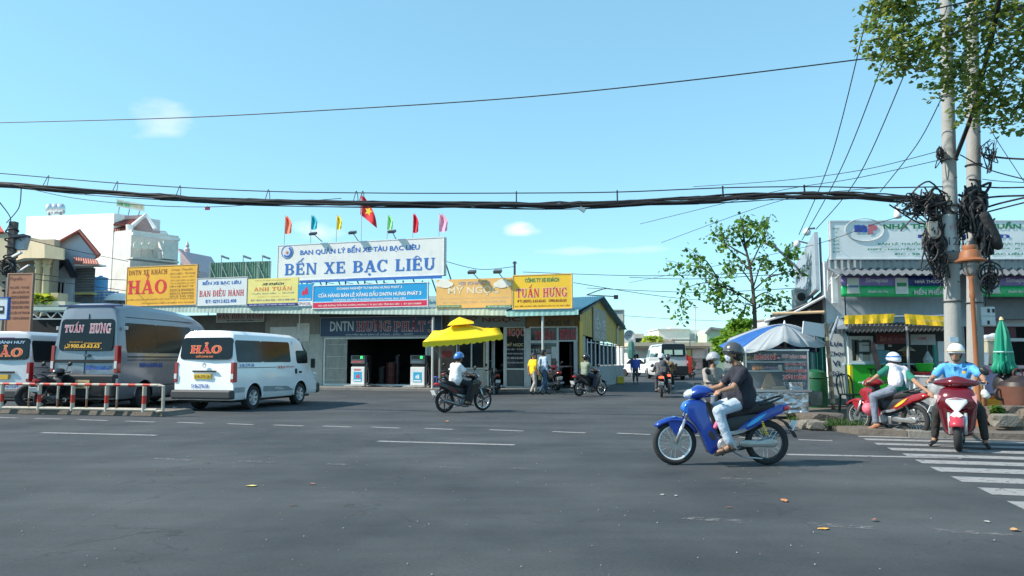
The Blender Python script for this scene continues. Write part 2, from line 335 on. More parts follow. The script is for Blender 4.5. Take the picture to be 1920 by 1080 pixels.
# ================================================================ ground
def asphalt(name, c0, c1, seed=0):
 m = bpy.data.materials.new(name); m.use_nodes = True; nt = m.node_tree; N = nt.nodes; L = nt.links; b = N['Principled BSDF']
 tc = N.new('ShaderNodeTexCoord')
 def noise(sc, det, scale=(1, 1, 1), rot=0, rough=.6):
  mp = N.new('ShaderNodeMapping'); mp.inputs['Scale'].default_value = scale; mp.inputs['Rotation'].default_value = (0, 0, rot); mp.inputs['Location'].default_value = (seed, seed * 2, 0)
  n = N.new('ShaderNodeTexNoise'); n.inputs['Scale'].default_value = sc; n.inputs['Detail'].default_value = det; n.inputs['Roughness'].default_value = rough
  L.new(tc.outputs['Object'], mp.inputs[0]); L.new(mp.outputs[0], n.inputs['Vector']); return n.outputs[0]
 def rng(i, a, b_, c=0, d=1):
  r = N.new('ShaderNodeMapRange'); r.inputs[1].default_value = a; r.inputs[2].default_value = b_; r.inputs[3].default_value = c; r.inputs[4].default_value = d; L.new(i, r.inputs[0]); return r.outputs[0]
 def mix(f, a, b_, mode='MIX'):
  x = N.new('ShaderNodeMix'); x.data_type = 'RGBA'; x.blend_type = mode
  if isinstance(f, float): x.inputs[0].default_value = f
  else: L.new(f, x.inputs[0])
  for i, q in ((6, a), (7, b_)):
   if isinstance(q, tuple): x.inputs[i].default_value = q + (1,)
   else: L.new(q, x.inputs[i])
  return x.outputs[2]
 base = mix(rng(noise(.35, 7), .35, .65), c0, c1)
 tracks = rng(noise(1.0, 4, (.06, .9, 1), R(14.5)), .40, .64, .88, 1.08)
 cx = N.new('ShaderNodeCombineColor'); [L.new(tracks, cx.inputs[i]) for i in range(3)]
 base = mix(1.0, base, cx.outputs[0], 'MULTIPLY')
 grain = rng(noise(38, 6, rough=.85), .3, .7, .68, 1.34); cg = N.new('ShaderNodeCombineColor'); [L.new(grain, cg.inputs[i]) for i in range(3)]
 base = mix(1.0, base, cg.outputs[0], 'MULTIPLY')
 base = mix(rng(noise(2.3, 9, (.5, 1.6, 1), R(14), .8), .62, .74, 0, .55), base, (.035, .035, .038))
 base = mix(rng(noise(1.7, 10, (.4, 2, 1), R(12), .85), .66, .78, 0, .5), base, (.11, .112, .113))
 vo = N.new('ShaderNodeTexVoronoi'); vo.feature = 'F1'; vo.inputs['Scale'].default_value = 3.1; L.new(tc.outputs['Object'], vo.inputs['Vector'])
 base = mix(rng(vo.outputs['Distance'], .05, .025, 0, .7), base, (.03, .028, .026))
 vc = N.new('ShaderNodeTexVoronoi'); vc.feature = 'DISTANCE_TO_EDGE'; vc.inputs['Scale'].default_value = .22
 wn = N.new('ShaderNodeTexNoise'); wn.inputs['Scale'].default_value = 1.2; wn.inputs['Detail'].default_value = 6; L.new(tc.outputs['Object'], wn.inputs['Vector'])
 wa = N.new('ShaderNodeVectorMath'); wa.operation = 'MULTIPLY_ADD'; wa.inputs[1].default_value = (2.2, 2.2, 0); L.new(wn.outputs['Color'], wa.inputs[0]); L.new(tc.outputs['Object'], wa.inputs[2]); L.new(wa.outputs[0], vc.inputs['Vector'])
 base = mix(rng(vc.outputs['Distance'], .0035, .001, 0, .45), base, (.02, .02, .02))
 L.new(base, b.inputs['Base Color'])
 L.new(rng(noise(3, 4), .3, .7, .72, .95), b.inputs['Roughness']); b.inputs['Specular IOR Level'].default_value = .28
 bp = N.new('ShaderNodeBump'); bp.inputs['Strength'].default_value = .35; bp.inputs['Distance'].default_value = .006
 L.new(noise(95, 3), bp.inputs['Height']); L.new(bp.outputs[0], b.inputs['Normal']); return m
ASPH = asphalt('road_asphalt', (.036, .042, .048), (.076, .082, .086)); ASPH2 = asphalt('forecourt_asphalt', (.042, .048, .054), (.074, .080, .084), 5)
def worn_paint(thr=.5, hi=.34):
 m = bpy.data.materials.new('worn_road_paint'); m.use_nodes = True; nt = m.node_tree; N = nt.nodes; L = nt.links; b = N['Principled BSDF']
 tc = N.new('ShaderNodeTexCoord'); n = N.new('ShaderNodeTexNoise'); n.inputs['Scale'].default_value = 9; n.inputs['Detail'].default_value = 9; n.inputs['Roughness'].default_value = .8
 L.new(tc.outputs['Object'], n.inputs['Vector']); r = N.new('ShaderNodeMapRange'); r.inputs[1].default_value = thr - .05; r.inputs[2].default_value = thr + .07; L.new(n.outputs[0], r.inputs[0])
 x = N.new('ShaderNodeMix'); x.data_type = 'RGBA'; L.new(r.outputs[0], x.inputs[0]); x.inputs[6].default_value = (.052, .057, .061, 1); x.inputs[7].default_value = (hi, hi, hi, 1)
 b.inputs['Base Color'].default_value = (hi, hi, hi, 1); L.new(r.outputs[0], b.inputs['Alpha']); b.inputs['Roughness'].default_value = .8; return m
PAINT = worn_paint(.40, .27); PAINT2 = worn_paint(.53, .19)
def sheet(pts, z): return MB().poly([(p[0], p[1], z) for p in pts])
struct(sheet([(-900, -400), (900, -400), (900, 1400), (-900, 1400)], -.012), 'ground', M((.17, .165, .15), .95, var=.25, sc=.4, bump=.3))
struct(sheet([(-90, 10), (40, -20), (60, 20), (46, 120), (-60, 130), (-120, 60)], -.004), 'forecourt', ASPH2)
RU = V((.968, -.250, 0)); RN = V((.25, .968, 0))
far0 = G(0, 779); q = lambda a, b: far0 + RU * a + RN * b
struct(sheet([q(-90, .0), q(60, .0), q(60, -24), q(-90, -24)], 0.0), 'road', ASPH)
def mark(p0, p1, wd, name='road_marking', mat=None, z=.004):
 p0, p1 = V(p0), V(p1); d = (p1 - p0).normalized(); s = V((-d.y, d.x, 0)) * wd / 2
 o = struct(sheet([p0 - s, p1 - s, p1 + s, p0 + s], z), name, mat or PAINT)
 return tag(o, group='painted road markings')
for a, b, y0, y1 in ((-20, 32, 782, 784), (65, 115, 784.7, 786), (146, 202, 787, 789), (235, 290, 789.6, 791.6), (333, 382, 792, 794), (427, 475, 794.6, 796.5), (513, 569, 797, 799), (606, 658, 799, 801),
     (697, 749, 801, 803), (797, 850, 803.4, 805.5), (918, 981, 806, 808.6), (1036, 1098, 809.5, 812), (1157, 1220, 812.6, 815), (1275, 1335, 816, 818), (1385, 1440, 820, 823), (1497, 1561, 824.6, 827)):
 mark(G(a, y0), G(b, y1), .13)
for a, b, y0, y1 in ((78, 294, 811.5, 816.5), (708, 965, 827.5, 834.5), (1475, 1800, 852.5, 859)): mark(G(a, y0), G(b, y1), .15)
for a, b, y0, y1 in ((272, 365, 859.5, 863), (440, 520, 864.5, 867.5), (610, 652, 870, 872), (795, 872, 875, 878), (960, 1000, 878, 880), (1350, 1410, 897, 899), (1280, 1395, 971, 979), (1515, 1640, 983, 991), (1755, 1900, 994, 1004)):
 mark(G(a, y0), G(b, y1), .13, mat=PAINT2)
for (xl, y0, y1, th) in ((1609, 818.3, 823, .22), (1622, 824, 828.8, .3), (1642, 832.4, 836.4, .3), (1668, 842.2, 844.6, .36), (1697, 853.3, 858.5, .36), (1722, 865.5, 868.5, .38), (1752, 880, 884, .42), (1793, 898.5, 903.5, .42), (1846, 921, 930, .45), (1904, 948, 952, .45)):
 p = G(xl, y0); e = p + RU * 8.5; mark(p, e, th, 'crosswalk_stripe')
PAVE = M((.13, .112, .095), .95, var=.28, sc=1.3, bump=.6, bs=14, dirt=.6); KERB = M((.20, .19, .17), .9, var=.2, sc=3, bump=.4, bs=25, dirt=.5)
edge = [G(1390, 787), G(1440, 795), G(1480, 799), G(1547, 805.5), G(1610, 815), G(1700, 820), G(1800, 822.5), G(1925, 826)]
edge += [edge[-1] + RU * 6, edge[-1] + RU * 30]
ring = edge + [V((60, 12, 0)), V((60, 60, 0)), V((13, 45, 0)), V((8.2, 26, 0)), V((6.6, 20, 0)), V((5.6, 18, 0))]
n = len(ring); mb = MB(); b = mb.av([(p.x, p.y, -.02) for p in ring] + [(p.x, p.y, .11) for p in ring]); mb.faces(b, [tuple(range(n, 2 * n))] + [(i, (i + 1) % n, n + (i + 1) % n, n + i) for i in range(n)])
pv = struct(mb, 'pavement', PAVE)
for i in range(len(edge) - 2):
 a, c = edge[i], edge[i + 1]; k = max(1, int((c - a).length / .8))
 for j in range(k):
  if random.random() < .38: continue
  p0 = a.lerp(c, (j + .03) / k); p1 = a.lerp(c, (j + .97) / k); d = (p1 - p0).normalized(); s = V((-d.y, d.x, 0)); p0 = p0 - s * random.uniform(-.02, .05); 
  MB().hexa([p0 - s * .06, p1 - s * .06, p1 + s * .16, p0 + s * .16, p0 - s * .05 + V((0, 0, .125)), p1 - s * .05 + V((0, 0, .125 - random.random() * .02)), p1 + s * .16 + V((0, 0, .13)), p0 + s * .16 + V((0, 0, .13))]).build('kerb_stone', KERB, pv, bevel=.012)
# ================================================================ bus station
FS = Frame((-17.14, 40), (.956, -.292))
def corr(mb, a, b, c, d, n, amp, axis=V((0, 0, 1)), rows=1):  # a-b lower edge, d-c upper edge
 a, b, c, d = V(a), V(b), V(c), V(d); k = n * 4; pts = []
 for r in range(rows + 1):
  for i in range(k + 1):
   t = i / k; p = a.lerp(b, t).lerp(d.lerp(c, t), r / rows); pts.append(p + axis * (amp * math.sin(t * n * 2 * math.pi)))
 o = mb.av(pts); mb.faces(o, [(r * (k + 1) + i, r * (k + 1) + i + 1, (r + 1) * (k + 1) + i + 1, (r + 1) * (k + 1) + i) for r in range(rows) for i in range(k)]); return mb
st = thing('bus_station_building', 'long low bus station hall with green sheet roof edge and open shop fronts', 'building', FS.pt(10, 0))
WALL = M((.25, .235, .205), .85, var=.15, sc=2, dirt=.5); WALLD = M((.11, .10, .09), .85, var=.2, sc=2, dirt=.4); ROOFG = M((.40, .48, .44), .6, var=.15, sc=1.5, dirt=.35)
ROOFB = M((.16, .36, .44), .55, var=.15, sc=1.5, dirt=.3); YEL = M((.50, .36, .08), .65, var=.2, sc=1.5, dirt=.35)
s0 = FS.sz(232, 650)[0]; s1 = FS.sz(1086, 650)[0]
def seg(px0, px1, z0, z1, mat, o0=-.15, o1=0, nm='wall'):
 return fbox(FS, MB(), (FS.sz(px0, 650)[0], FS.sz(px1, 650)[0], z0, z1), o0, o1).build(nm, mat, st, world=True)
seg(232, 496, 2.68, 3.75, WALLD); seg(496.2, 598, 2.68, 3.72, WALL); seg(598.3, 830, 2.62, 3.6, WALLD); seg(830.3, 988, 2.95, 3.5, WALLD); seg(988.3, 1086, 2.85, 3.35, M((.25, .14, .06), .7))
seg(232, 404, .1, 2.67, WALL); seg(497, 605.5, .1, 2.67, M((.42, .42, .38), .8, dirt=.4)); seg(801, 812, .1, 2.6, M((.5, .52, .5), .7, dirt=.3)); seg(812.3, 853, .1, 2.94, M((.17, .12, .09), .8))
seg(985, 992, .1, 2.84, M((.6, .62, .62), .6)); seg(1083, 1086.5, .1, 2.84, WALL)
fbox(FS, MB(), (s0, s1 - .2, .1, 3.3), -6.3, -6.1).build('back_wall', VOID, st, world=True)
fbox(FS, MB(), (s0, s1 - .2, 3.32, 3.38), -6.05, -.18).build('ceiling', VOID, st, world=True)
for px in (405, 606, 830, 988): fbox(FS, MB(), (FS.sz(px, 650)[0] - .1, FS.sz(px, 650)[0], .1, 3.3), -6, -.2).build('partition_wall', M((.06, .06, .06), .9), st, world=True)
tag(fbox(FS, MB(), (s0, s1 + .3, -.02, .1), -6.4, 2.35).build('apron_pavement', M((.2, .19, .175), .9, var=.2, sc=2, dirt=.5), None), kind='structure')
eL, eM = FS.at(236, 576, 2.1), FS.at(950, 580.5, 2.1); fM, eR = FS.at(950, 585, 2.1), FS.at(1085, 581.5, 2.1)
back = FS.n * -7.8
def roof(nm, a, b, mat, nw):
 up = FS.n * -6.3; ra, rb = a + up, b + up; ra.z = a.z + 1.05; rb.z = b.z + 1.1
 g = MB(); corr(g, a, b, rb, ra, nw, .03, rows=2); g.build(nm, mat, st, world=True, solid=.02)
 ba, bb = ra + back, rb + back; ba.z = bb.z = 3.2; g = MB(); corr(g, ba, bb, rb, ra, nw, .03); g.build(nm, mat, st, world=True, solid=.02)
roof('roof', eL, eM, ROOFG, 90); roof('roof', fM, eR, ROOFB, 26)
def fascia(a, b, h, mat):
 g = MB(); n_ = FS.n * .05; corr(g, a + n_ + V((0, 0, -h)), b + n_ + V((0, 0, -h)), b + n_ + V((0, 0, .02)), a + n_ + V((0, 0, .02)), int((b - a).length / .22), .007, FS.n); g.build('roof_edge', mat, st, world=True, solid=.015)
fascia(eL, eM, .26, M((.46, .56, .50), .6, var=.12, sc=1.2, dirt=.35)); fascia(fM, eR, .2, M((.30, .55, .52), .6, var=.12, sc=1.5, dirt=.2))
for px in (811, 1018):   # drain pipes / awning posts
 p = FS.at(px, 700, 2.0); MB().cyl((p.x, p.y, .1), (p.x, p.y, 3.3), .055, n=10).build('post', M((.55, .56, .54), .5, dirt=.3), st, world=True, smooth=40)
cor = FS.pt(s1, 0, 0); FE = Frame((cor.x, cor.y), (.292, .956))
outline = [(1086, 588), (1100, 578.5), (1114, 569), (1127, 561), (1135, 570), (1145, 583), (1156, 598), (1168, 613)]
def topz(s):
 pr = [FE.sz(a, b) for a, b in outline]
 for (a, za), (b, zb) in zip(pr, pr[1:]):
  if a <= s <= b: return za + (zb - za) * (s - a) / (b - a)
 return pr[0][1] if s < pr[0][0] else pr[-1][1]
sE = FE.sz(1168, 640)[0]; g = MB(); k = 120; pts = []
for i in range(k + 1):
 s = sE * i / k; o = .05 * (1 if i % 4 < 2 else 0) * .6; z0 = 2.55 - .35 * i / k
 pts += [FE.pt(s, z0, o + .02), FE.pt(s, topz(s), o + .02)]
b = g.av(pts); g.faces(b, [(2 * i, 2 * i + 2, 2 * i + 3, 2 * i + 1) for i in range(k)]); g.build('gable_wall', YEL, st, world=True, solid=.015)
fbox(FE, MB(), (-.25, .42, 1.0, 3.1), .06, .1).build('corner_board', M((.62, .38, .02), .6), st, world=True)
g = MB(); g.tube([FE.pt(FE.sz(a, b)[0], FE.sz(a, b)[1] + .03, .1) for a, b in outline], .07, 6); g.build('gable_trim', M((.12, .13, .13), .7), st, world=True)
sg_ = thing('faded_signboard', 'faded grey board with worn white letters on the yellow gable wall', 'sign', FE.pt(3.4, 2.7, .1))
pbox(FE, MB(), 1113, 580, 1137, 640, .06, .11).build('panel', M((.36, .34, .27), .8, dirt=.5), sg_, world=True)
for tx, y0, y1 in (('ẬYAX', 588, 618), ('GNAX', 620, 638)):
 ftext(FE, sg_, 'BẾN XE' if y0 < 600 else 'BẠC LIÊU', 1116, y0, 1135, y1, .12, M((.62, .62, .58), .7, dirt=.4), bold=.02)
fbox(FE, MB(), (0, sE, -.02, 1.05), -.14, 0).build('base_wall', M((.33, .34, .34), .85, var=.2, sc=2, dirt=.5), st, world=True)
fbox(FE, MB(), (0, FE.sz(1098, 660)[0], 1.06, 2.5), -.12, 0).build('side_wall', M((.42, .42, .4), .85, dirt=.5), st, world=True)
fbox(FE, MB(), (.2, sE, 1.1, 2.2), -.5, -.4).build('dark_backing_wall', VOID, st, world=True)  # near-black backing added behind the slats, shade of the gaps as colour
px = 1101
while px < 1167:
 a = FE.sz(px, 660)[0]; fbox(FE, MB(), (a, a + .13 + .012 * (px - 1100) / 6, 1.06, 2.42 - .2 * a / sE), -.03, .01).build('slat', M((.62, .66, .70), .6, dirt=.25), st, world=True); px += 7.6
fbox(FE, MB(), (2.0, sE, 2.2, 2.26), -.05, -.031).build('rail', M((.5, .5, .5), .6), st, world=True)
g = MB(); g.tube([FE.pt(10.2, 2.3, .12), FE.pt(10.2, 3.1, .12), FE.pt(10.6, 3.35, .12), FE.pt(11.2, 3.3, .12)], .05, 6).build('conduit', M((.7, .66, .55), .6), st, world=True)
WF = M((.62, .66, .64), .55, dirt=.2)
def frame_rect(parent, fr, px0, py0, px1, py1, off, w=.07, mat=WF, mull=0, name='window_frame'):
 a, b, c, d = fr.rect(px0, py0, px1, py1, off); g = MB()
 for q_ in ((a, b, d - w, d), (a, b, c, c + w), (a, a + w, c + w, d - w), (b - w, b, c + w, d - w)): fbox(fr, g, q_, off - .08, off)
 for i in range(mull): x = a + (b - a) * (i + 1) / (mull + 1); fbox(fr, g, (x - w / 2, x + w / 2, c + w, d - w), off - .07, off - .01)
 return g.build(name, mat, parent, world=True)
frame_rect(st, FS, 606, 631.5, 801, 724, .05, .1, name='door_frame')
sh = pbox(FS, MB(), 607.5, 634, 608.5, 723, -.02, .02)
for i in range(20):
 px = 609 + i * 2.1; pbox(FS, sh, px, 635, px + 1.0, 722.5, -.03, .02)
for y in (646, 668, 690, 712): pbox(FS, sh, 608.8, y, 650, y + .8, .021, .03)
sh.build('folding_shutter', M((.52, .52, .47), .5, .3, dirt=.5), st, world=True)
w1 = frame_rect(st, FS, 855, 605, 913, 692, .03, .06, mull=1); pbox(FS, MB(), 857, 640, 911, 690, -.05, -.03).build('pane', GLASS, w1, world=True)
pbox(FS, MB(), 857, 616, 884, 640, -.03, -.01).build('ledge_board', M((.28, .13, .05), .7), w1, world=True)
pbox(FS, MB(), 853.5, 692.5, 913, 724, -.1, 0).build('wall', M((.42, .45, .46), .8, dirt=.4), st, world=True)
for (a, b_) in ((913.3, 916), (944, 947)): pbox(FS, MB(), a, 606, b_, 725, -.06, .02).build('door_post', WF, st, world=True)
d1 = frame_rect(st, FS, 947.5, 612, 985, 727, .03, .06, name='glass_door'); pbox(FS, MB(), 949, 614, 983.5, 690, -.04, -.02).build('pane', M((.02, .03, .035), .08), d1, world=True); pbox(FS, MB(), 951, 694, 981.5, 725, -.04, -.02).build('kick_panel', M((.10, .12, .12), .4), d1, world=True)
pbox(FS, MB(), 947.8, 690.5, 984.5, 693.5, -.06, .02).build('rail', WF, d1, world=True)
d2 = frame_rect(st, FS, 992.5, 612, 1083, 640.5, .03, .06, name='window_frame'); pbox(FS, MB(), 994, 614, 1082, 638, -.05, -.03).build('pane', M((.03, .03, .035), .2), d2, world=True)
d3 = frame_rect(st, FS, 992.5, 641, 1045.5, 728, .03, .06, mull=1, name='glass_partition'); pbox(FS, MB(), 994, 643, 1044, 726, -.05, -.03).build('pane', M((.03, .035, .04), .08), d3, world=True)
pbox(FS, MB(), 1044, 614, 1047.5, 732, -.06, .04).build('door_post', WF, st, world=True); pbox(FS, MB(), 1076, 640, 1083, 732, -.06, .02).build('door_post', M((.5, .52, .52), .6), st, world=True)
for (a, b_, y0, y1, c) in ((1007, 1019, 665, 690, (.75, .75, .72)), (1021, 1033, 664, 700, (.7, .7, .68)), (1034, 1043, 650, 672, (.6, .6, .58)), (1009, 1018, 693, 712, (.55, .5, .2))):
 tag(pbox(FS, MB(), a, y0, b_, y1, -.02, .0).build('poster', M(c, .6), st, world=True))
for (a, b_, y0, y1) in ((506, 556, 613, 648), (556.5, 580, 606, 640), (508, 530, 654, 668)):
 pbox(FS, MB(), a, y0, b_, y1, .0, .03).build('notice_board', M((.6, .6, .56), .6, dirt=.2), st, world=True)
PINK = M((.62, .22, .28), .6); PW = M((.72, .68, .68), .6); RED = M((.55, .03, .035), .55); NAVY = M((.012, .045, .13), .5); SB = M((.02, .13, .45), .5)
KT = M((.03, .03, .03), .6); LG = M((.5, .52, .55), .6)
for tx, a, y0, b_, y1, m in (('NGỌC', 949.5, 617, 982.5, 633, RED), ('MỸ NGỌC', 951, 642, 981, 651, M((.7, .6, .35), .6)), ('BẠC LIÊU - TP.HCM', 950, 653, 982, 657, PW), ('NHẬN HÀNG HÓA', 951, 661, 981, 665, PW), ('ĐT: 0781.3 822 822', 951, 669, 981, 673, PW), ('ĐƯA ĐÓN TẬN NƠI', 951, 678, 981, 682, PW)):
 ftext(FS, st, tx, a, y0, b_, y1, .0, m, bold=.02, serif=tx == 'NGỌC', outline=(PW, .035) if tx == 'NGỌC' else None)
ftext(FS, st, 'TUẤN', 1002, 615, 1038, 636, .0, RED, serif=True, outline=(PINK, .04)); ftext(FS, st, 'HƯNG', 1050, 616, 1081, 636, .0, RED, serif=True, outline=(PINK, .04))
ftext(FS, st, 'CTY VẬN CHUYỂN HÀNH KHÁCH', 995, 643.5, 1041, 647, .0, M((.2, .45, .6), .6)); ftext(FS, st, 'CT TUẤN HƯNG', 994.5, 652, 1042, 661, .0, PW, serif=True)
for px, h, r, c in ((735, 1.15, .33, (.12, .02, .015)), (716, .9, .2, (.03, .03, .03)), (745, 1.5, .12, (.05, .05, .06))):
 p = FS.at(px, 715, -2.2); nm, lb, ct = (('oil_drum', 'dark red oil drum inside the fuel shop', 'drum') if h == 1.15 else ('tool_rack', 'dark %s standing in the shade inside the fuel shop' % ('squat bin' if h < 1 else 'slim rack'), 'bin' if h < 1 else 'rack'))
 t = thing(nm, lb, ct, (p.x, p.y, .1)); MB().lathe([(0, 0), (r, 0), (r, h * .33), (r * 1.04, h * .34), (r, h * .36), (r, h * .66), (r * 1.04, h * .67), (r, h * .69), (r, h), (0, h)], (0, 0, 0), n=18).build('shell', M(c, .5), t, smooth=40)
 MB().cyl((r * .5, 0, h), (r * .5, 0, h + .05), .04, n=8).build('cap', GREYM, t)
T_ = lambda s, a, y0, b_, y1, m, **k: (s, a, y0, b_, y1, m, k)
ORG = M((.80, .42, .03), .55, var=.12, sc=1.2, dirt=.14); SGW = M((.66, .70, .70), .55, var=.05, dirt=.08); YL = M((.76, .66, .22), .55, var=.1, dirt=.05); FRM = M((.5, .5, .48), .5)
BR = M((.28, .06, .02), .6); BR2 = M((.42, .22, .05), .6); DG = M((.02, .22, .10), .6)
R2 = M((.68, .02, .03), .5)
def frB(name, label, box, col, texts, off=2.2, **k): return sign(FS, name, label, 'sign', *box, off, col, texts, **k)
frB('shop_sign', 'orange coach company sign with big red letters HẢO above the parked vans', (237, 498, 369, 573), ORG, [
 T_('DNTN XE KHÁCH', 242, 503, 313.5, 515, BR, serif=True), T_('HẢO', 241, 515, 312.5, 551, R2, serif=True, outline=(M((.8, .2, .05), .5), .02)),
 T_('Chạy Tuyến', 321, 502, 361, 508, BR2, shear=.3), T_('BẠC LIÊU - TP.HCM', 319, 510, 365, 515, BR2, bold=.02), T_('TP.HCM - BẠC LIÊU', 319, 517, 364, 520.5, BR2), T_('TỪ 5 GIỜ ĐẾN 18 GIỜ', 319, 523, 364, 526.5, BR2), T_('TỪ 18 GIỜ ĐẾN 23 GIỜ', 319, 528.5, 364, 532, BR2),
 T_('LIÊN HỆ ĐẶT VÉ', 318, 534, 362, 539, BR2, bold=.02), T_('02913.890009', 318, 541, 363, 546, BR2, bold=.02), T_('02913.890990', 318, 547.5, 363, 552, BR2, bold=.02), T_('0918 940 990', 318, 553, 363, 557.5, BR2, bold=.02),
 T_('TẠI BẾN XE BẠC LIÊU QUỐC LỘ 1 PHƯỜNG 7 TP.BẠC LIÊU', 235, 558.5, 363, 562.5, BR2, bold=.03), T_('VĂN PHÒNG 2 BẾN XE MIỀN TÂY TP.HCM', 265, 565, 363, 569, BR2, bold=.02)], frame=M((.75, .45, .2), .5))
frB('shop_sign', 'pale grey sign BAN ĐIỀU HÀNH in red above the station roof edge', (368.6, 520, 463.5, 573), SGW, [T_('BẾN XE BẠC LIÊU', 380, 524, 452, 535, SB, bold=.03), T_('BAN ĐIỀU HÀNH', 374, 539, 457, 555.5, RED, serif=True), T_('ĐT: 02913.822.408', 385, 561, 443, 568, SB, bold=.02)], frame=FRM)
frB('shop_sign', 'faded yellow coach sign ANH TUẤN with navy bottom strip', (464, 521.5, 558.5, 574), YL, [T_('CÔNG TY VẬN TẢI HÀNH KHÁCH', 478, 524, 545, 526.5, BR2), T_('XE KHÁCH', 491, 529, 533, 534.5, KT, bold=.03, shear=.3), T_('ANH TUẤN', 476, 535, 547, 545, M((.72, .2, .06), .5), serif=True), T_('Tuyến: BẠC LIÊU  ~  TP.HCM', 472, 548, 551, 551.5, GREYM, bold=.02), T_('CHẤT LƯỢNG CAO', 482, 554, 540, 557, M((.75, .5, .15), .6)), T_('ĐT: 0291.3 826 826 - 0913.988 099', 470, 560.5, 553, 564, GREYM, bold=.02)], off=2.2)
NV2 = M((.02, .03, .22), .5); t = sign(FS, 'sign_strip', 'navy strip of white lettering under the yellow ANH TUẤN sign', 'sign', 463.5, 568.5, 556, 573.8, 2.27, NV2, [T_('BẠC LIÊU - CÀ MAU - SÓC TRĂNG - CẦN THƠ - TP.HCM', 468, 569.8, 552, 572.4, WHITE, bold=.03)], thick=.05)
BLU = M((.01, .30, .62), .45, var=.05); CR = M((.62, .015, .08), .5)
t = frB('fuel_brand_sign', 'narrow blue and white fuel sign with red flame, left of the long blue sign', (559, 532.5, 585.6, 574), BLU, [T_('PETROVIETNAM', 560.5, 559, 583, 562.5, WHITE, bold=.03)], frame=None)
pbox(FS, MB(), 559.3, 564.5, 585.3, 573.7, 2.2, 2.215).build('white_band', WHITE, t, world=True); ftext(FS, t, 'PVOIL', 561, 566, 583.5, 572, 2.225, M((.45, .3, .32), .6), bold=.02)
def flame(parent, fr, cx, cy, s, off, mat):
 for dx, dy, k in ((-3, 2, .7), (2, -1, 1)):
  o = []
  for i in range(14):
   a = i / 14 * 2 * math.pi; rx = 3.2 * k * s * (1 - .5 * max(0, math.sin(a))); o.append(fr.at(cx + dx * s + rx * math.cos(a), cy + dy * s - (8.5 if math.sin(a) > 0 else 5) * k * s * math.sin(a), off))
  MB().poly(o).build('emblem', mat, parent, world=True)
flame(t, FS, 572, 548, 1.15, 2.206, CR)
t = frB('fuel_station_sign', 'long blue fuel station sign with red address strip over the pump bay', (586.5, 532, 802.5, 577), BLU, [T_('DOANH NGHIỆP TƯ NHÂN HƯNG PHÁT 3', 632, 536, 754, 543, WHITE, bold=.025), T_('CỬA HÀNG BÁN LẺ XĂNG DẦU DNTN HƯNG PHÁT 3', 597, 545, 790, 555.5, WHITE, bold=.035), T_('NHƯỢNG QUYỀN THƯƠNG MẠI CỦA PVOIL BẠC LIÊU', 625, 557.5, 761, 563.5, WHITE, bold=.025)], frame=M((.72, .74, .76), .4))
pbox(FS, MB(), 587.3, 565.3, 801.5, 576, 2.2, 2.216).build('address_strip', CR, t, world=True); ftext(FS, t, 'ĐỊA CHỈ: ĐƯỜNG TRẦN PHÚ, KHÓM 3, PHƯỜNG 7, TP. BẠC LIÊU, TỈNH BẠC LIÊU   |   ĐT: 02913 956878', 597, 568, 790, 573.5, 2.222, M((.8, .74, .66), .5), bold=.02)
pbox(FS, MB(), 587, 563.6, 802, 565.2, 2.2, 2.218).build('divider', M((.6, .7, .75), .5), t, world=True)
OR2 = M((.72, .43, .14), .6, var=.1, sc=2, dirt=.1); GRY = M((.62, .6, .52), .6)
t = frB('coach_sign', 'faded orange MỸ NGỌC coach sign with two white cloud shapes', (818, 522.5, 959.5, 577), OR2, [T_('XE KHÁCH', 858, 526, 918, 534, M((.32, .3, .36), .6), bold=.028), T_('MỸ NGỌC', 840, 533, 936, 554, M((.74, .62, .42), .6), bold=.03, outline=(M((.5, .36, .26), .6), .03)), T_('Tuyến: BẠC LIÊU - TP.HCM   BẠC LIÊU - BÌNH DƯƠNG', 824, 557, 955, 560.5, M((.62, .5, .38), .6)), T_('ĐT: 02913.957.957 - 0913.890.890', 830, 564, 948, 568, M((.6, .47, .35), .6))])
for cx, cy, sg in ((833, 531, 1), (942, 531, -1)):
 g = MB()
 for dx, dy, rx, ry in ((-8, 2, 9, 5), (0, -1, 11, 7), (9, 2, 8, 5), (2, 5, 10, 4)): g.poly([FS.at(cx + sg * dx + rx * math.cos(i / 7 * math.pi), cy + dy + ry * math.sin(i / 7 * math.pi), 2.21 + .004 * len(g.f)) for i in range(14)])
 g.build('cloud_shape', M((.72, .71, .66), .6), t, world=True)
for a, b_ in ((819, 864), (911, 959)): pbox(FS, MB(), a, 572.5, b_, 576.6, 2.2, 2.216).build('green_strip', DG, t, world=True)
ftext(FS, t, 'TP.BẠC LIÊU: 02913.822', 821, 573.3, 862, 576, 2.222, PW, bold=.02); ftext(FS, t, 'TP.HCM: 02837.510', 914, 573.3, 957, 576, 2.222, PW, bold=.02)
OR3 = M((.80, .50, .03), .5, var=.05)
frB('coach_sign', 'bright yellow TUẤN HƯNG coach company sign at the right end of the roof', (961, 514, 1073, 579.5), OR3, [T_('CÔNG TY XE KHÁCH', 984, 519, 1048, 529, DG, bold=.03), T_('TUẤN HƯNG', 968, 533, 1063, 557, M((.60, .03, .03), .5), serif=True, outline=(M((.80, .55, .5), .5), .045)), T_('ĐT: (0291) 3.63.63.63   1900.63.63.63', 970, 561, 1062, 568, BR, bold=.035), T_('ĐC: BẾN XE BẠC LIÊU, ĐƯỜNG 23/8, P.7, TP. BẠC LIÊU', 966, 571, 1068, 575.5, BR, bold=.02)], frame=M((.8, .55, .25), .5))
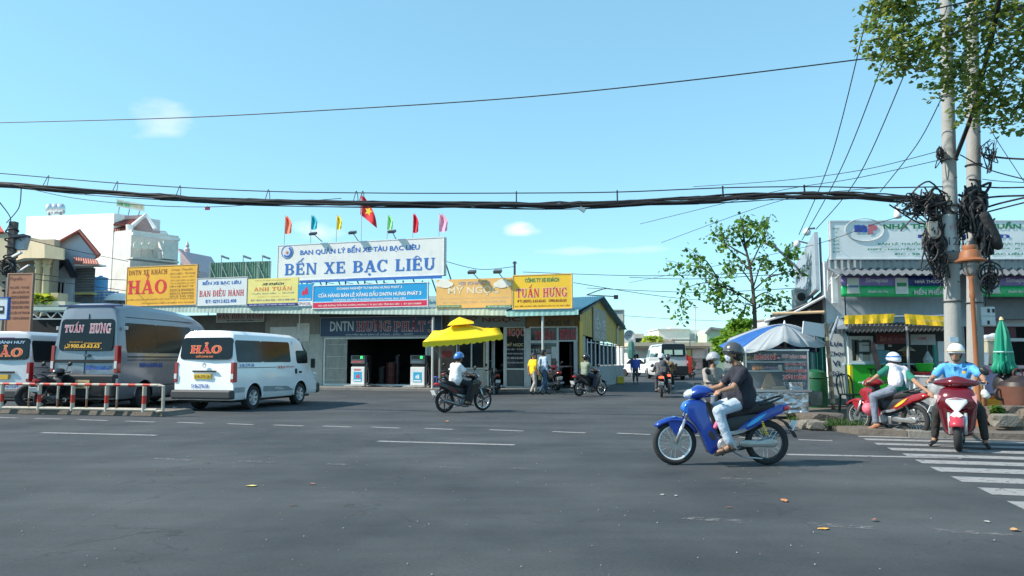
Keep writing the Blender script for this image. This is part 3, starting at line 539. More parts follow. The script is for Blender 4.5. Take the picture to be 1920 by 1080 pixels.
big = sign(FS, 'bus_station_sign', 'big pale roof sign BẾN XE BẠC LIÊU in blue letters, round emblem', 'sign', 520, 452, 832.5, 521.5, .6, M((.70, .70, .68), .55, var=.08, sc=1, dirt=.1), [
 T_('BAN QUẢN LÝ BẾN XE TÀU BẠC LIÊU', 563, 459, 787, 475.5, SB, bold=.03), ], thick=.3, frame=M((.74, .74, .74), .4))
ftext(FS, big, 'BẾN XE BẠC LIÊU', 534, 479, 815, 517, .61, SB, serif=True, outline=(M((.5, .62, .75), .5), .012))
e0 = FS.at(538.5, 472.5, .61)
g = MB(); rr = .36
g.poly([e0 + FS.u * (rr * math.cos(i / 12 * math.pi)) + V((0, 0, rr * math.sin(i / 12 * math.pi))) for i in range(24)]); eb = g.build('emblem', M((.6, .62, .66), .5), big, world=True)
g = MB(); [g.torus(e0 + FS.n * .01, FS.n, rr * .9, .02, 24, 4, sq=.2), g.torus(e0 + FS.n * .01, FS.n, rr * .62, .05, 24, 4, 0, 200, sq=.2)]; g.build('emblem_ring', SB, eb, world=True)
g = MB(); g.poly([e0 + FS.n * .012 + FS.u * (.1 * math.cos(i / 5 * math.pi + .3) * (1 if i % 2 else .5)) + V((0, 0, -.03 + .1 * math.sin(i / 5 * math.pi + .3) * (1 if i % 2 else .5))) for i in range(10)]); g.build('emblem_star', M((.5, .1, .1), .5), eb, world=True)
sign(FS, 'sign_strip', 'dark blue address strip under the big roof sign', 'sign', 522, 521.8, 827, 526.5, .65, SB, [T_('ĐƯỜNG 23/8, KHÓM 1, PHƯỜNG 7, TP. BẠC LIÊU, T. BẠC LIÊU', 540, 522.9, 652, 525.6, WHITE, bold=.03), T_('ĐIỆN THOẠI: 02913.822', 788, 522.9, 824, 525.6, WHITE, bold=.03)], thick=.1)
g = MB()
for px in range(540, 832, 36):
 a = FS.at(px, 526, .3); g.bar(a, V((a.x, a.y, a.z - 1.0)), .06); c = a + FS.n * -2.4; g.bar(V((a.x, a.y, a.z + 1.4)), V((c.x, c.y, 4.1)), .05); g.bar(V((a.x, a.y, a.z - .1)), FS.at(px + 14, 532, .3), .03)
g.build('support_frame', M((.12, .13, .14), .5, .5), big, world=True)
def floodlamp(foot, tip, lab, parts=(.34, .16), grp='flood lamps leaning over the signs'):
 t = thing('sign_lamp', lab, 'lamp', foot, 0, grp); foot, tip = V(foot), V(tip)
 MB().tube([foot, tip], .022, 6).build('arm', GREYM, t, world=True)
 d = (tip - foot).normalized(); MB().box(tip, (.34, .24, .12), rz=math.atan2(FS.u.y, FS.u.x), rx=R(25)).build('lamp_head', M((.08, .09, .1), .5), t, world=True)
for i, (a, b_, lab) in enumerate((((604, 453), (587, 438), 'dark flood lamp on a leaning arm, leftmost above the big roof sign'), ((672, 452), (661, 436), 'dark flood lamp just left of the red flag with yellow star'), ((744, 451), (735, 434), 'dark flood lamp between the green and red flags'))):
 floodlamp(FS.at(*a, .3), FS.at(*b_, .9), lab)
for a, b_, lab in (((896, 522), (885, 510), 'flood lamp above the left half of the faded MỸ NGỌC sign'), ((943, 522), (933, 509), 'flood lamp above the right half of the faded MỸ NGỌC sign')): floodlamp(FS.at(*a, 2), FS.at(*b_, 2.5), lab)
FLC = [(533, 406, 438, (.85, .22, .12), 'coral', 12), (582, 405, 430, (.02, .42, .52), 'turquoise', 11), (630, 405, 430, (.80, .62, .02), 'yellow', 9), (725, 404, 430, (.30, .75, .32), 'light green', 10), (773, 402, 436, (.62, .02, .05), 'crimson', 10), (822, 402, 434, (.78, .36, .50), 'pink', 15)]
def flag(px, y0, y1, c, nm, wpx, top=None, star=False, ybase=452):
 b0 = FS.at(px, ybase, .1); tp = FS.at(px + 2, (top or y0) - 2, .1); t = thing('flag', nm, 'flag', b0, 0, None if star else 'small pennants along the top of the roof sign')
 MB().tube([V((b0.x, b0.y, b0.z - .8)), tp], .02, 6).build('flagpole', M((.5, .5, .5), .5), t, world=True)
 g = MB(); nI, nJ = 8, 10; pts = []
 for j in range(nJ + 1):
  for i in range(nI + 1):
   u_, v_ = i / nI, j / nJ
   if star: x = px - 8 * v_ * .2 + u_ * (8 + 26 * v_) * .9 + 6 * math.sin(v_ * 3) * u_; y = y0 + (y1 - y0 - 22) * v_ + 26 * u_ * (.3 + v_ * .7) - (18 * u_ * (1 - v_) * .2)
   else: x = px + 1 + u_ * wpx * (.15 + .95 * math.sin(min(1, v_ * 1.25 + .1) * math.pi * .62)); y = y0 + (y1 - y0) * v_ + 3 * math.sin(u_ * 4) * u_
   pts.append(FS.at(x, y, .1 + .16 * u_ * math.sin(u_ * 7 + v_ * 3)))
 b = g.av(pts); g.faces(b, [(j * (nI + 1) + i, j * (nI + 1) + i + 1, (j + 1) * (nI + 1) + i + 1, (j + 1) * (nI + 1) + i) for j in range(nJ) for i in range(nI)])
 g.build('cloth', M(c, .7, var=.1), t, smooth=True, world=True)
 if star:
  cx, cy = 691, 396; o = [FS.at(cx + r * math.cos(a), cy + r * 1.2 * math.sin(a), .42) for r, a in [((8 if k % 2 == 0 else 3.2), k * math.pi / 5 - 1.2) for k in range(10)]]
  MB().poly(o).build('star', M((.8, .6, .02), .6), t, world=True)
 return t
for px, y0, y1, c, nm, wpx in FLC: flag(px, y0, y1, c, '%s pennant on a thin pole behind the big roof sign' % nm, wpx)
flag(677, 366, 424, (.60, .015, .03), 'red national flag with a yellow star, tallest above the roof sign', 30, top=362, star=True)
FB = Frame(tuple(P(395, 600, 47).xy), (.98, -.2)); bb = thing('billboard', 'green sheet back of a billboard behind the station roof', 'billboard', FB.pt(2, 3.5))
g = MB(); r = FB.rect(395, 491, 508, 524, 0); corr(g, FB.pt(r[0], r[2] - .8), FB.pt(r[1], r[2] - .8), FB.pt(r[1], r[3]), FB.pt(r[0], r[3]), 26, .02, FB.n); g.build('panel', M((.10, .20, .15), .6, var=.15, sc=.8), bb, world=True, solid=.02)
g = MB()
for i in range(6): x = r[0] + (r[1] - r[0]) * i / 5; g.bar(FB.pt(x, 3.0, .08), FB.pt(x, r[3], .08), .05); g.bar(FB.pt(x, r[3] - .2, .08), FB.pt(min(x + .7, r[1]), r[2] - .5, .08), .035)
g.build('frame', M((.35, .42, .38), .6), bb, world=True)
for px, lab in ((415, 'left'), (456, 'middle'), (492, 'right')):
 t = thing('billboard_lamp', '%s one of three bent lamps on the green billboard back' % lab, 'lamp', FB.at(px, 490, .1), 0, 'lamps on the green billboard'); MB().tube([FB.at(px, 495, .1), FB.at(px, 478, .1), FB.at(px + 5, 480, .6)], .025, 6).build('arm', GREYM, t, world=True)
 MB().box(FB.at(px + 8, 483, .7), (.42, .2, .12), ry=R(18)).build('lamp_head', M((.15, .17, .2), .4), t, world=True)
sign(FS, 'fascia_sign', 'grey board BAN ĐIỀU HÀNH over the dark office opening', 'sign', 406, 585, 495.5, 604, .12, M((.36, .34, .33), .7, dirt=.3), [T_('BAN ĐIỀU HÀNH', 409, 585.5, 493, 598, M((.16, .03, .03), .6), serif=True), T_('ĐT: 02913.822.408', 425, 599.5, 475, 602.5, KT)], frame=FRM)
pp = FS.rect(600.5, 593, 829, 631, .14)
t = sign(FS, 'fascia_sign', 'dark blue board DNTN HƯNG PHÁT 3 above the fuel pump bay', 'sign', 600.5, 593, 829, 631, .14, M((.010, .035, .10), .4), [
 T_('DNTN', 619, 602.5, 663, 621, M((.52, .58, .62), .5), bold=.02), T_('HƯNG', 669, 600, 733, 621, M((.22, .015, .03), .5), serif=True, outline=(M((.58, .46, .5), .5), .045)), T_('PHÁT', 739, 597, 797, 621, M((.22, .015, .03), .5), serif=True, outline=(M((.58, .46, .5), .5), .045)), T_('3', 802, 602, 813.5, 622, M((.22, .015, .03), .5), serif=True, outline=(M((.58, .46, .5), .5), .05)),
 T_('CHUYÊN MUA BÁN LẺ XĂNG - DẦU - NHỚT', 648, 624, 775, 628.5, M((.5, .56, .6), .5), bold=.02)], frame=M((.3, .34, .36), .5))
sign(FS, 'fascia_sign', 'grey green board MỸ NGỌC behind the yellow canopy', 'sign', 843, 591.5, 985.5, 613.5, .1, M((.17, .23, .25), .6, dirt=.2), [T_('MỸ NGỌC', 862, 592.5, 976, 606, M((.12, .02, .03), .6), bold=.03), ], frame=None)
sign(FS, 'fascia_sign', 'brown ticket office board PHÒNG VÉ at the right end', 'sign', 987, 590, 1078, 612, .1, M((.20, .12, .045), .6), [T_('PHÒNG VÉ', 1012, 599, 1069, 610.5, KT, bold=.028)])
def pump(px, lab, red):
 base = FS.at(px, 719.5, .75); c = V((base.x, base.y, .1)); t = thing('fuel_pump', lab, 'fuel pump', c, math.atan2(FS.u.y, FS.u.x), 'fuel pumps in the bay')
 MB().box((0, 0, .04), (1.3, .8, .08)).build('plinth', CONC, t, bevel=.02)
 MB().box((0, 0, .52), (.72, .5, .86)).build('cabinet', M((.72, .73, .73), .4, dirt=.1), t, bevel=.02)
 MB().box((0, .03, 1.03), (.66, .4, .14)).build('neck', BLACK, t)
 MB().box((0, 0, 1.30), (.74, .52, .40)).build('head', M((.18, .19, .2), .4), t, bevel=.02)
 MB().box((-.02, -.265, 1.40), (.56, .02, .15)).build('display', M((.01, .01, .012), .2), t)
 sc_ = MB().box((.2, -.278, 1.40), (.1, .006, .11)); sc_.build('lit_digit', M((.02, .8, .08), .5, em=1.6, var=0), t)
 MB().box((-.02, -.265, 1.2), (.56, .016, .09)).build('label_strip', M((.6, .12, .12), .5) if red else M((.3, .34, .34), .5), t)
 MB().box((0, -.255, .48), (.42, .012, .46)).build('poster', M((.02, .36, .58), .5), t)
 lo = W[t.name]; 
 for dx, k in ((-.05, .7), (.05, 1)):
  MB().poly([(dx + .055 * k * math.cos(a), -.265, .47 + (.15 if math.sin(a) > 0 else .08) * k * math.sin(a)) for a in [i / 6 * math.pi for i in range(12)]]).build('emblem', M((.6, .05, .12), .5) if red else M((.7, .75, .78), .5), t)
 MB().box((0, -.257, .31), (.36, .01, .06)).build('caption', WHITE, t)
 if red: MB().box((-.02, -.257, .82), (.36, .01, .08)).build('caption', M((.6, .2, .2), .5), t)
 MB().box((.42, .0, .8), (.1, .44, 1.36)).build('side_panel', M((.02, .02, .022), .5), t)
 MB().tube(catmull([(.45, -.2, 1.2), (.6, -.3, .7), (.62, -.35, .2), (.35, -.45, .02), (.0, -.5, .02)], 6), .022, 6).build('hose', BLACK, t)
 MB().box((.5, -.22, 1.05), (.05, .14, .2), ry=.3).build('nozzle', BLACK, t)
 return t
pump(675, 'fuel pump with red captions beside the folding shutter', True); pump(786.5, 'fuel pump with green display at the right side of the bay', False)
t = tag(MB().tube(catmull([FS.pt(FS.sz(700, 700)[0], .13, .9), FS.pt(FS.sz(712, 700)[0], .13, 1.2), FS.pt(FS.sz(735, 700)[0], .13, .95), FS.pt(FS.sz(757, 700)[0], .13, 1.25), FS.pt(FS.sz(770, 700)[0], .13, 1.0)], 6), .03, 6).build('fuel_hose', BLACK), 'black hose lying on the apron between the two pumps', 'hose')
t = thing('wall_lamp', 'white lamp on a bent arm under the roof edge', 'lamp', FS.at(558, 600, .2)); MB().tube([FS.at(561, 618, .05), FS.at(562, 590, .6), FS.at(558, 587, .8)], .03).build('arm', WHITE, t, world=True); MB().lathe([(0, -.02), (.12, 0), (.16, .06), (.05, .14), (0, .15)], FS.at(556, 588, .9), n=12).build('lamp_head', WHITE, t, world=True, smooth=True)
# ================================================================ yellow stall canopy
CY = M((.95, .66, .01), .6, var=.06, sc=1.5)
A, B, C_, D_, AP = P(793, 641, 29.2), P(943, 627, 30.6), P(936, 614, 33.2), P(812, 620, 32.4), P(861, 606, 31)
ct = thing('stall_canopy', 'bright yellow two-tier fabric canopy over the street stall', 'canopy', (A.x + 2, 30.6, 0))
g = MB()
for p, q_ in ((A, B), (B, C_), (C_, D_), (D_, A)):
 top0, top1 = p.lerp(AP, .82), q_.lerp(AP, .82); nI = 14; pts = []
 for j in range(5):
  for i in range(nI + 1): x = p.lerp(q_, i / nI).lerp(top0.lerp(top1, i / nI), j / 4); x.z -= .10 * math.sin(j / 4 * math.pi) + .05 * math.sin(i / nI * math.pi) * (1 - j / 4); pts.append(x)
 b = g.av(pts); g.faces(b, [(j * (nI + 1) + i, j * (nI + 1) + i + 1, (j + 1) * (nI + 1) + i + 1, (j + 1) * (nI + 1) + i) for j in range(4) for i in range(nI)])
g.build('roof_cloth', CY, ct, world=True, smooth=True, solid=.01)
g = MB(); up = V((0, 0, .10)); 
for p, q_ in ((A, B), (B, C_), (C_, D_), (D_, A)):
 p, q_ = p.lerp(AP, .66) + up * 1.4, q_.lerp(AP, .66) + up * 1.4; g.poly([p, q_, AP + up * 2.6])
g.build('top_tier', CY, ct, world=True, solid=.01)
g = MB()
for p, q_ in ((A, B), (B, C_), (C_, D_), (D_, A)):
 nS = 12; k = nS * 4; pts = []
 for i in range(k + 1):
  x = p.lerp(q_, i / k); x.z -= .05 * math.sin(i / k * math.pi); pts += [x, x + V((0, 0, -.16 - .06 * abs(math.sin(i / k * nS * math.pi))))]
 b = g.av(pts); g.faces(b, [(2 * i, 2 * i + 2, 2 * i + 3, 2 * i + 1) for i in range(k)])
g.build('valance', CY, ct, world=True, solid=.008)
for p, nm in ((A.lerp(C_, .2), 0), (B.lerp(D_, .12), 0), (P(826, 640, 30.6), 1), (C_.lerp(A, .1), 0), (P(908, 630, 30.4), 1)):
 MB().cyl((p.x, p.y, 0), (p.x, p.y, p.z), .035, n=8).build('post', M((.45, .33, .18), .7) if nm else M((.3, .31, .32), .5), ct, world=True)
MB().cyl((AP.x, AP.y, .1), AP, .03).build('post', GREYM, ct, world=True)
MB().bar(P(812, 652, 30), P(828, 668, 30), .04).build('brace', GREYM, ct, world=True)
ta = thing('stall_counter', 'small steel food counter under the yellow canopy', 'counter', G(893, 727)); c = W[ta.name]
MB().box((0, 0, .42), (1.5, .6, .8)).build('cabinet', M((.4, .44, .47), .4, .5, dirt=.2), ta, bevel=.01); MB().box((0, 0, .85), (1.6, .7, .05)).build('worktop', STEEL, ta)
for dx in (-.7, .7): MB().box((dx, 0, 1.1), (.03, .5, .45)).build('side_glass', M((.2, .26, .28), .1), ta)
MB().box((0, 0, 1.34), (1.5, .55, .03)).build('shelf', STEEL, ta)
def stool(px, py, c, lab, h=.45):
 p = G(px, py); t = thing('plastic_stool', lab, 'stool', (p.x, p.y, p.z), random.random(), 'plastic stools by the yellow canopy'); m = M(c, .5)
 MB().lathe([(0, h), (.15, h), (.16, h - .03), (.14, h - .05)], (0, 0, 0), n=16).build('seat', m, t, smooth=40)
 for a in range(4): x, y = math.cos(a * math.pi / 2 + .78), math.sin(a * math.pi / 2 + .78); MB().bar((x * .12, y * .12, h - .04), (x * .18, y * .18, 0), .05, .03).build('leg', m, t)
stool(802, 729, (.3, .5, .25), 'pale green plastic stool by the drain pipe'); stool(819, 731, (.06, .09, .4), 'dark blue plastic stool under the canopy corner', .62); stool(813, 728, (.25, .28, .55), 'lavender plastic stool behind the dark blue one', .7)
p = G(806, 724); t = thing('yellow_table', 'yellow folding table end beside the drain pipe', 'table', p); MB().box((0, 0, .78), (.8, .5, .04)).build('table_top', M((.6, .45, .1), .5), t); MB().box((0, .2, .9), (.8, .03, .3)).build('back_board', M((.65, .45, .08), .5), t)
for x in (-.35, .35): MB().box((x, 0, .38), (.04, .4, .76)).build('leg', GREYM, t)
p = G(838, 727); t = thing('cardboard_box', 'brown cardboard box stacked under the canopy', 'box', (p.x, p.y, .0)); MB().box((0, 0, .72), (.6, .45, .38)).build('carton', M((.35, .22, .11), .8), t); MB().box((0, 0, .27), (.56, .42, .52)).build('carton', M((.28, .18, .1), .8), t); MB().box((0, -.22, .72), (.08, .01, .38)).build('tape', M((.45, .33, .2), .5), t)
p = P(838, 662, 31); t = thing('hanging_sign', 'small red board hanging under the yellow canopy', 'sign', p); MB().box((0, 0, -.05), (.42, .03, .26)).build('panel', M((.3, .05, .04), .5), t); MB().box((0, 0, .45), (.02, .02, .75)).build('hanger', GREYM, t)
p = G(1055, 731); t = thing('small_table', 'small pink-topped table in the ticket office doorway', 'table', (p.x, p.y, .1)); MB().box((0, 0, .98), (.9, .5, .05)).build('table_top', M((.6, .42, .4), .5), t)
for x in (-.4, .4): MB().box((x, 0, .48), (.05, .4, .95)).build('leg', M((.25, .03, .04), .6), t)
p = G(1163, 719); t = thing('concrete_block', 'yellow painted block at the corner of the slatted wall', 'block', p); MB().box((0, 0, .16), (.42, .4, .3)).build('lower_course', M((.7, .5, .04), .6, dirt=.3), t, bevel=.02); MB().box((0, 0, .37), (.4, .38, .1)).build('upper_course', M((.74, .55, .1), .6, dirt=.2), t, bevel=.02)
# ================================================================ left-hand houses
WB = M((.80, .79, .76), .7, var=.05, sc=.8, dirt=.12); REDT = M((.26, .07, .05), .7, var=.2, sc=3, dirt=.2); PNK = M((.55, .36, .34), .7)
X0 = P(50, 600, 62); X1 = P(247, 600, 50); FL = Frame((X0.x, X0.y), ((X1 - X0).x, (X1 - X0).y)); FN = -FL.n
wh = thing('white_house', 'tall white plastered house with blank side wall, water tank above it', 'house', (X1.x, X1.y, 0))
sA = (X1 - X0).xy.length; sB = FL.sz(215, 440)[0]
def pts_wall(fr, pl, o0, o1, nm, mat, par, dv=None):   # wall polygon given in pixels on a frame, extruded
 g = MB(); a = [fr.at(x, y, o1) for x, y in pl]; b = [p + (dv or -fr.n * (o1 - o0)) for p in a]; n = len(a); k = g.av(a + b)
 g.faces(k, [tuple(range(n)), tuple(reversed(range(n, 2 * n)))] + [(i, n + i, n + (i + 1) % n, (i + 1) % n) for i in range(n)]); return g.build(nm, mat, par, world=True)
zb = lambda fr, px: fr.at(px, 700, 0)
g = MB(); tp = [FL.at(50, 406, 0), FL.at(214, 400, 0)]; a, b = tp; dn = lambda p: V((p.x, p.y, 0)); dp = FN * 3.3
g.hexa([dn(a), dn(b), dn(b) + dp, dn(a) + dp, a, b, b + dp, a + dp]); g.build('side_wall', WB, wh, world=True)
c = FL.at(247, 431, 0); b2 = FL.at(214.3, 434, 0); g = MB(); g.hexa([dn(b2), dn(c), dn(c) + dp, dn(b2) + dp, b2, c, c + dp, b2 + dp]); g.build('front_wall', M((.66, .65, .60), .7, dirt=.25, sc=1), wh, world=True)
FF = Frame((X1.x, X1.y), (FN.x, FN.y))   # street front, seen obliquely
F0 = Frame((X1.x, X1.y), (FN.x, FN.y))
pbox(FF, MB(), 249, 486, 336, 489, 0, 1.1).build('balcony_slab', M((.6, .58, .52), .7, dirt=.2), wh, world=True)
pbox(FF, MB(), 249, 441, 338, 446, 0, .35).build('cornice', WB, wh, world=True); pbox(FF, MB(), 306, 453, 334, 486, .05, .8).build('bay_wall', M((.66, .65, .6), .7), wh, world=True)
for i, px in enumerate((257, 271, 284)): p = FF.at(px, 461, .02); MB().cyl(p, p + FF.n * .08, .26, n=18).build('round_vent', M((.72, .69, .58), .6), wh, world=True)
for px in (264, 286, 302): a = FF.at(px, 484, 1.0); MB().tube([V((a.x, a.y, a.z + .0)), V((a.x, a.y, a.z + .55)), V((a.x, a.y, a.z + .5)) - FF.n * .5], .03).build('lamp_hook', GREYM, wh, world=True)
FP_ = Frame(tuple(FL.at(214, 430, -.2).xy), (.95, .3)); Zr = P(214, 431, 51)
pts_wall(FP_, [(214, 431), (214, 404), (262, 404), (285, 432), (310, 433), (310, 446), (247, 446)], -2.5, 0, 'penthouse_wall', PNK, wh)
g = MB(); a, b, c_, d = FP_.at(212, 422, .5), FP_.at(250, 422, .5), FP_.at(268, 404, -.4), FP_.at(232, 406, -.4); corr(g, a, b, c_, d, 10, .03); g.build('roof', REDT, wh, world=True, solid=.08)
g = MB(); g.tube([FP_.at(249, 423, .6), FP_.at(273, 402, .2), FP_.at(291, 428, .6)], .16, 6).build('gable_trim', WB, wh, world=True)
pts_wall(FP_, [(254, 424), (273, 407), (288, 428), (280, 434), (258, 434)], -.3, -.05, 'gable_wall', M((.5, .38, .38), .7), wh)
g = MB(); corr(g, FP_.at(213, 434, .6), FP_.at(242, 434, .6), FP_.at(242, 425, .1), FP_.at(213, 425, .1), 8, .03); g.build('lower_roof', REDT, wh, world=True, solid=.06)
p = FP_.at(243, 431, .65); MB().cyl((p.x, p.y, p.z - .6), (p.x, p.y, p.z + .35), .2, .26).build('column', WB, wh, world=True)
pbox(FP_, MB(), 266, 437, 312, 447, .0, .2).build('parapet', M((.6, .5, .52), .7), wh, world=True); pbox(FP_, MB(), 300, 434, 313, 449, .21, .3).build('parapet', WB, wh, world=True)
p = FL.at(86, 392, -1.2); q2 = FL.at(120, 392, -2.4); t = thing('water_tank', 'shiny steel water tank lying on the white house roof', 'water tank', (p + q2) / 2 - V((0, 0, .7)))
d = (q2 - p).normalized(); g = MB(); g.lathe([(0, 0), (.3, .02), (.44, .12), (.47, .2), (.47, .5), (.455, .52), (.47, .54), (.47, .9), (.455, .92), (.47, .94), (.47, 1.25), (.44, 1.33), (.3, 1.43), (0, 1.45)], p, d, 20); g.build('tank', M((.7, .7, .7), .42, .9), t, world=True, smooth=40)
g = MB(); [g.box(p + d * k + V((0, 0, -.5)), (.12, .7, .2), rz=math.atan2(d.y, d.x)) for k in (.3, 1.15)]; g.build('stand', GREYM, t, world=True)
FR = Frame(tuple(P(218, 400, 56).xy), (.93, .1)); t = thing('rooftop_sign', 'small white rooftop name sign on struts above the pink gable', 'sign', FR.at(245, 402, 0))
pts_wall(FR, [(218, 373), (270, 383), (270, 396), (218, 387)], -.08, 0, 'panel', M((.68, .68, .6), .6), t)
a, b = FR.at(220, 385, .02), FR.at(244, 389.5, .02); lettering(t, 'NAM NINH', a, b - a, V((0, 0, .36)), M((.02, .35, .12), .5), bold=.03); a, b = FR.at(246, 389.5, .02), FR.at(268, 394, .02); lettering(t, 'PHÒNG TRỌ', a, b - a, V((0, 0, .38)), M((.45, .4, .15), .5), bold=.03)
g = MB(); [g.bar(FR.at(x, y, -.1), FR.at(x - 3, 406, -.1), .05) for x, y in ((224, 388), (243, 392), (262, 395))]; g.build('strut', GREYM, t, world=True)
t = thing('pink_tower_roof', 'slim pink pointed roof gable at the right of the white house', 'house', P(352, 520, 58)); FT = Frame(tuple(P(352, 500, 58).xy), (.95, -.3))
pts_wall(FT, [(338, 520), (338, 470), (347, 472), (369, 508), (369, 520)], -3, 0, 'wall', M((.5, .42, .46), .7), t); g = MB(); g.bar(FT.at(338, 468, .2), FT.at(371, 509, .2), .5, .12); g.build('roof_edge', M((.6, .42, .42), .7), t, world=True); g = MB(); p = FT.at(351, 470, -.5); g.lathe([(0, -.3), (.2, -.2), (.22, .1), (.1, .25), (.16, .4), (.04, .7), (0, .8)], p, n=10).build('finial', M((.62, .5, .5), .7), t, world=True)
GB = M((.50, .58, .68), .75, var=.06, sc=1, dirt=.15); FG = Frame(tuple(P(110, 600, 45).xy), (.96, -.12)); gh = thing('gabled_house', 'grey-blue gabled house with red tile edges and rolled shutter', 'house', FG.pt(2, 0))
BK = V((-.66, .75, 0)) * 6; pts_wall(FG, [(92, 700), (92, 470), (148, 434), (184, 476), (176, 486), (176, 700)], -7, 0, 'wall', GB, gh, BK)
g = MB(); a, b, bk = FG.at(99, 459, .35), FG.at(149, 432, .35), BK; g.hexa([a, a + V((0, 0, -.12)), a + V((0, 0, -.12)) + bk, a + bk, b + V((0, 0, .02)), b + V((0, 0, -.12)), b + V((0, 0, -.12)) + bk, b + bk]); g.build('roof', REDT, gh, world=True)
g = MB(); a, b = FG.at(149, 430, .35), FG.at(187, 478, .35); g.hexa([a, a + V((0, 0, -.14)), a + V((0, 0, -.14)) + bk, a + bk, b, b + V((0, 0, -.14)), b + V((0, 0, -.14)) + bk, b + bk]); g.build('roof', REDT, gh, world=True)
g = MB(); g.tube([FG.at(97, 461, .4), FG.at(149, 432, .4), FG.at(187, 478, .4)], .1, 6).build('tile_edge', M((.34, .10, .08), .7), gh, world=True)
g = MB(); g.bar(FG.at(98, 511, .35), FG.at(122, 487, .35), .4, .2); g.bar(FG.at(122, 487, .35), FG.at(139, 520, .35), .4, .2); g.build('porch_gable_trim', M((.03, .035, .05), .6), gh, world=True)
pts_wall(FG, [(101, 700), (101, 511), (122, 491), (137, 519), (137, 700)], .01, .18, 'porch_wall', M((.55, .63, .74), .75), gh)
w_ = frame_rect(gh, FG, 105, 527, 121, 562, .24, .08, M((.5, .52, .55), .5), mull=1); pbox(FG, MB(), 106, 528, 120, 561, .17, .19).build('pane', GLASS, w_, world=True)
pbox(FG, MB(), 139, 503, 176, 600, .005, .03).build('rolled_shutter', M((.13, .14, .16), .6, .4, dirt=.2), gh, world=True); g = MB(); [pbox(FG, g, 139.5, y, 175, y + 1.1, .03, .05) for y in range(506, 560, 5)]; g.build('shutter_rib', M((.2, .21, .23), .5), gh, world=True)
g = MB(); corr(g, FG.at(139, 494, .9), FG.at(186, 496, .9), FG.at(182, 488, .1), FG.at(139, 482, .1), 10, .03); g.build('window_hood', M((.40, .16, .13), .7), gh, world=True, solid=.06); pbox(FG, MB(), 139, 495, 184, 498, .1, .85).build('hood_beam', WB, gh, world=True)
pbox(FG, MB(), 140, 548, 172, 552, .1, .6).build('balcony_rail', M((.4, .35, .12), .6), gh, world=True)
CR_ = M((.72, .58, .38), .75, var=.08, sc=1.2, dirt=.25); FC = Frame(tuple(P(20, 600, 42).xy), (.97, -.1)); ch = thing('balcony_house', 'cream house with curved balcony slab and twin columns at the left', 'house', FC.pt(2, 0))
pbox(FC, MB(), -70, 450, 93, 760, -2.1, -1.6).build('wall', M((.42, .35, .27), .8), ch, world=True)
g = MB(); up_ = [(-60, 438), (18, 449), (47, 448), (85, 457), (118, 465), (120, 467)]; lo_ = [(-60, 480), (18, 492), (47, 484), (85, 484), (118, 487), (120, 487)]
offs = [0, 0, .6, 1.1, 1.0, -1.5]; k = g.av([FC.at(*a_, o) for a_, o in zip(up_, offs)] + [FC.at(*a_, o) for a_, o in zip(lo_, offs)]); g.faces(k, [(i, i + 1, 7 + i, 6 + i) for i in range(5)]); g.build('balcony_fascia', CR_, ch, world=True, solid=.1)
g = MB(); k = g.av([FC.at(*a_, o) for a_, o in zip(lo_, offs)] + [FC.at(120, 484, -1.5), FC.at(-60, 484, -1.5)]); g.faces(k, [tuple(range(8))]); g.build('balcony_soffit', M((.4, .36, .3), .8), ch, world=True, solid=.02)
g = MB(); k = g.av([FC.at(x, y + 1, o) for (x, y), o in zip(up_, offs)] + [FC.at(120, 466, -6), FC.at(-60, 440, -6)]); g.faces(k, [tuple(range(8))]); g.build('roof_slab', CR_, ch, world=True, solid=.02)
for x in (71, 86): 
 p = FC.at(x, 525, .3); t_, b_ = FC.at(x, 485, .3).z, FC.at(x, 592, .3).z; MB().lathe([(0, b_), (.2, b_), (.17, b_ + .3), (.16, t_ - .5), (.24, t_ - .4), (.18, t_ - .3), (.26, t_ - .12), (.26, t_), (0, t_)], (p.x, p.y, 0), n=14).build('column', CR_, ch, world=True, smooth=40)
g = MB()
for cx, r_ in ((28, 16), (56, 15)): g.tube([FC.at(cx + r_ * math.cos(a), 520 - r_ * 1.5 * math.sin(a), .2) for a in [i / 10 * math.pi for i in range(11)]], .05)
g.build('arch_grille', M((.2, .2, .2), .5), ch, world=True)
pbox(FC, MB(), 56, 565, 122, 574, .0, 1.3).build('planter_wall', M((.55, .5, .4), .7, dirt=.2), ch, world=True); pbox(FC, MB(), 95, 549, 108, 570, .2, 1.0).build('pillar', M((.6, .47, .3), .7), ch, world=True)
t = thing('porch_roof', 'pale green porch roof edge with triangular truss under the planter', 'porch roof', FC.at(85, 600, 1.6)); pbox(FC, MB(), 56, 575, 125, 582, .5, 1.9).build('roof_edge', M((.45, .55, .48), .6, dirt=.2), t, world=True)
g = MB(); zz = [(60 + 12 * i, 597 if i % 2 else 584) for i in range(6)]; [g.bar(FC.at(*a, 1.8), FC.at(*b, 1.8), .06) for a, b in zip(zz, zz[1:])]; g.bar(FC.at(58, 584, 1.8), FC.at(124, 584, 1.8), .07); g.bar(FC.at(58, 598, 1.8), FC.at(124, 598, 1.8), .07); g.build('truss', M((.4, .42, .42), .5), t, world=True)
pbox(FC, MB(), 56, 584, 125, 640, -.3, .3).build('shade_wall', VOID, t, world=True)
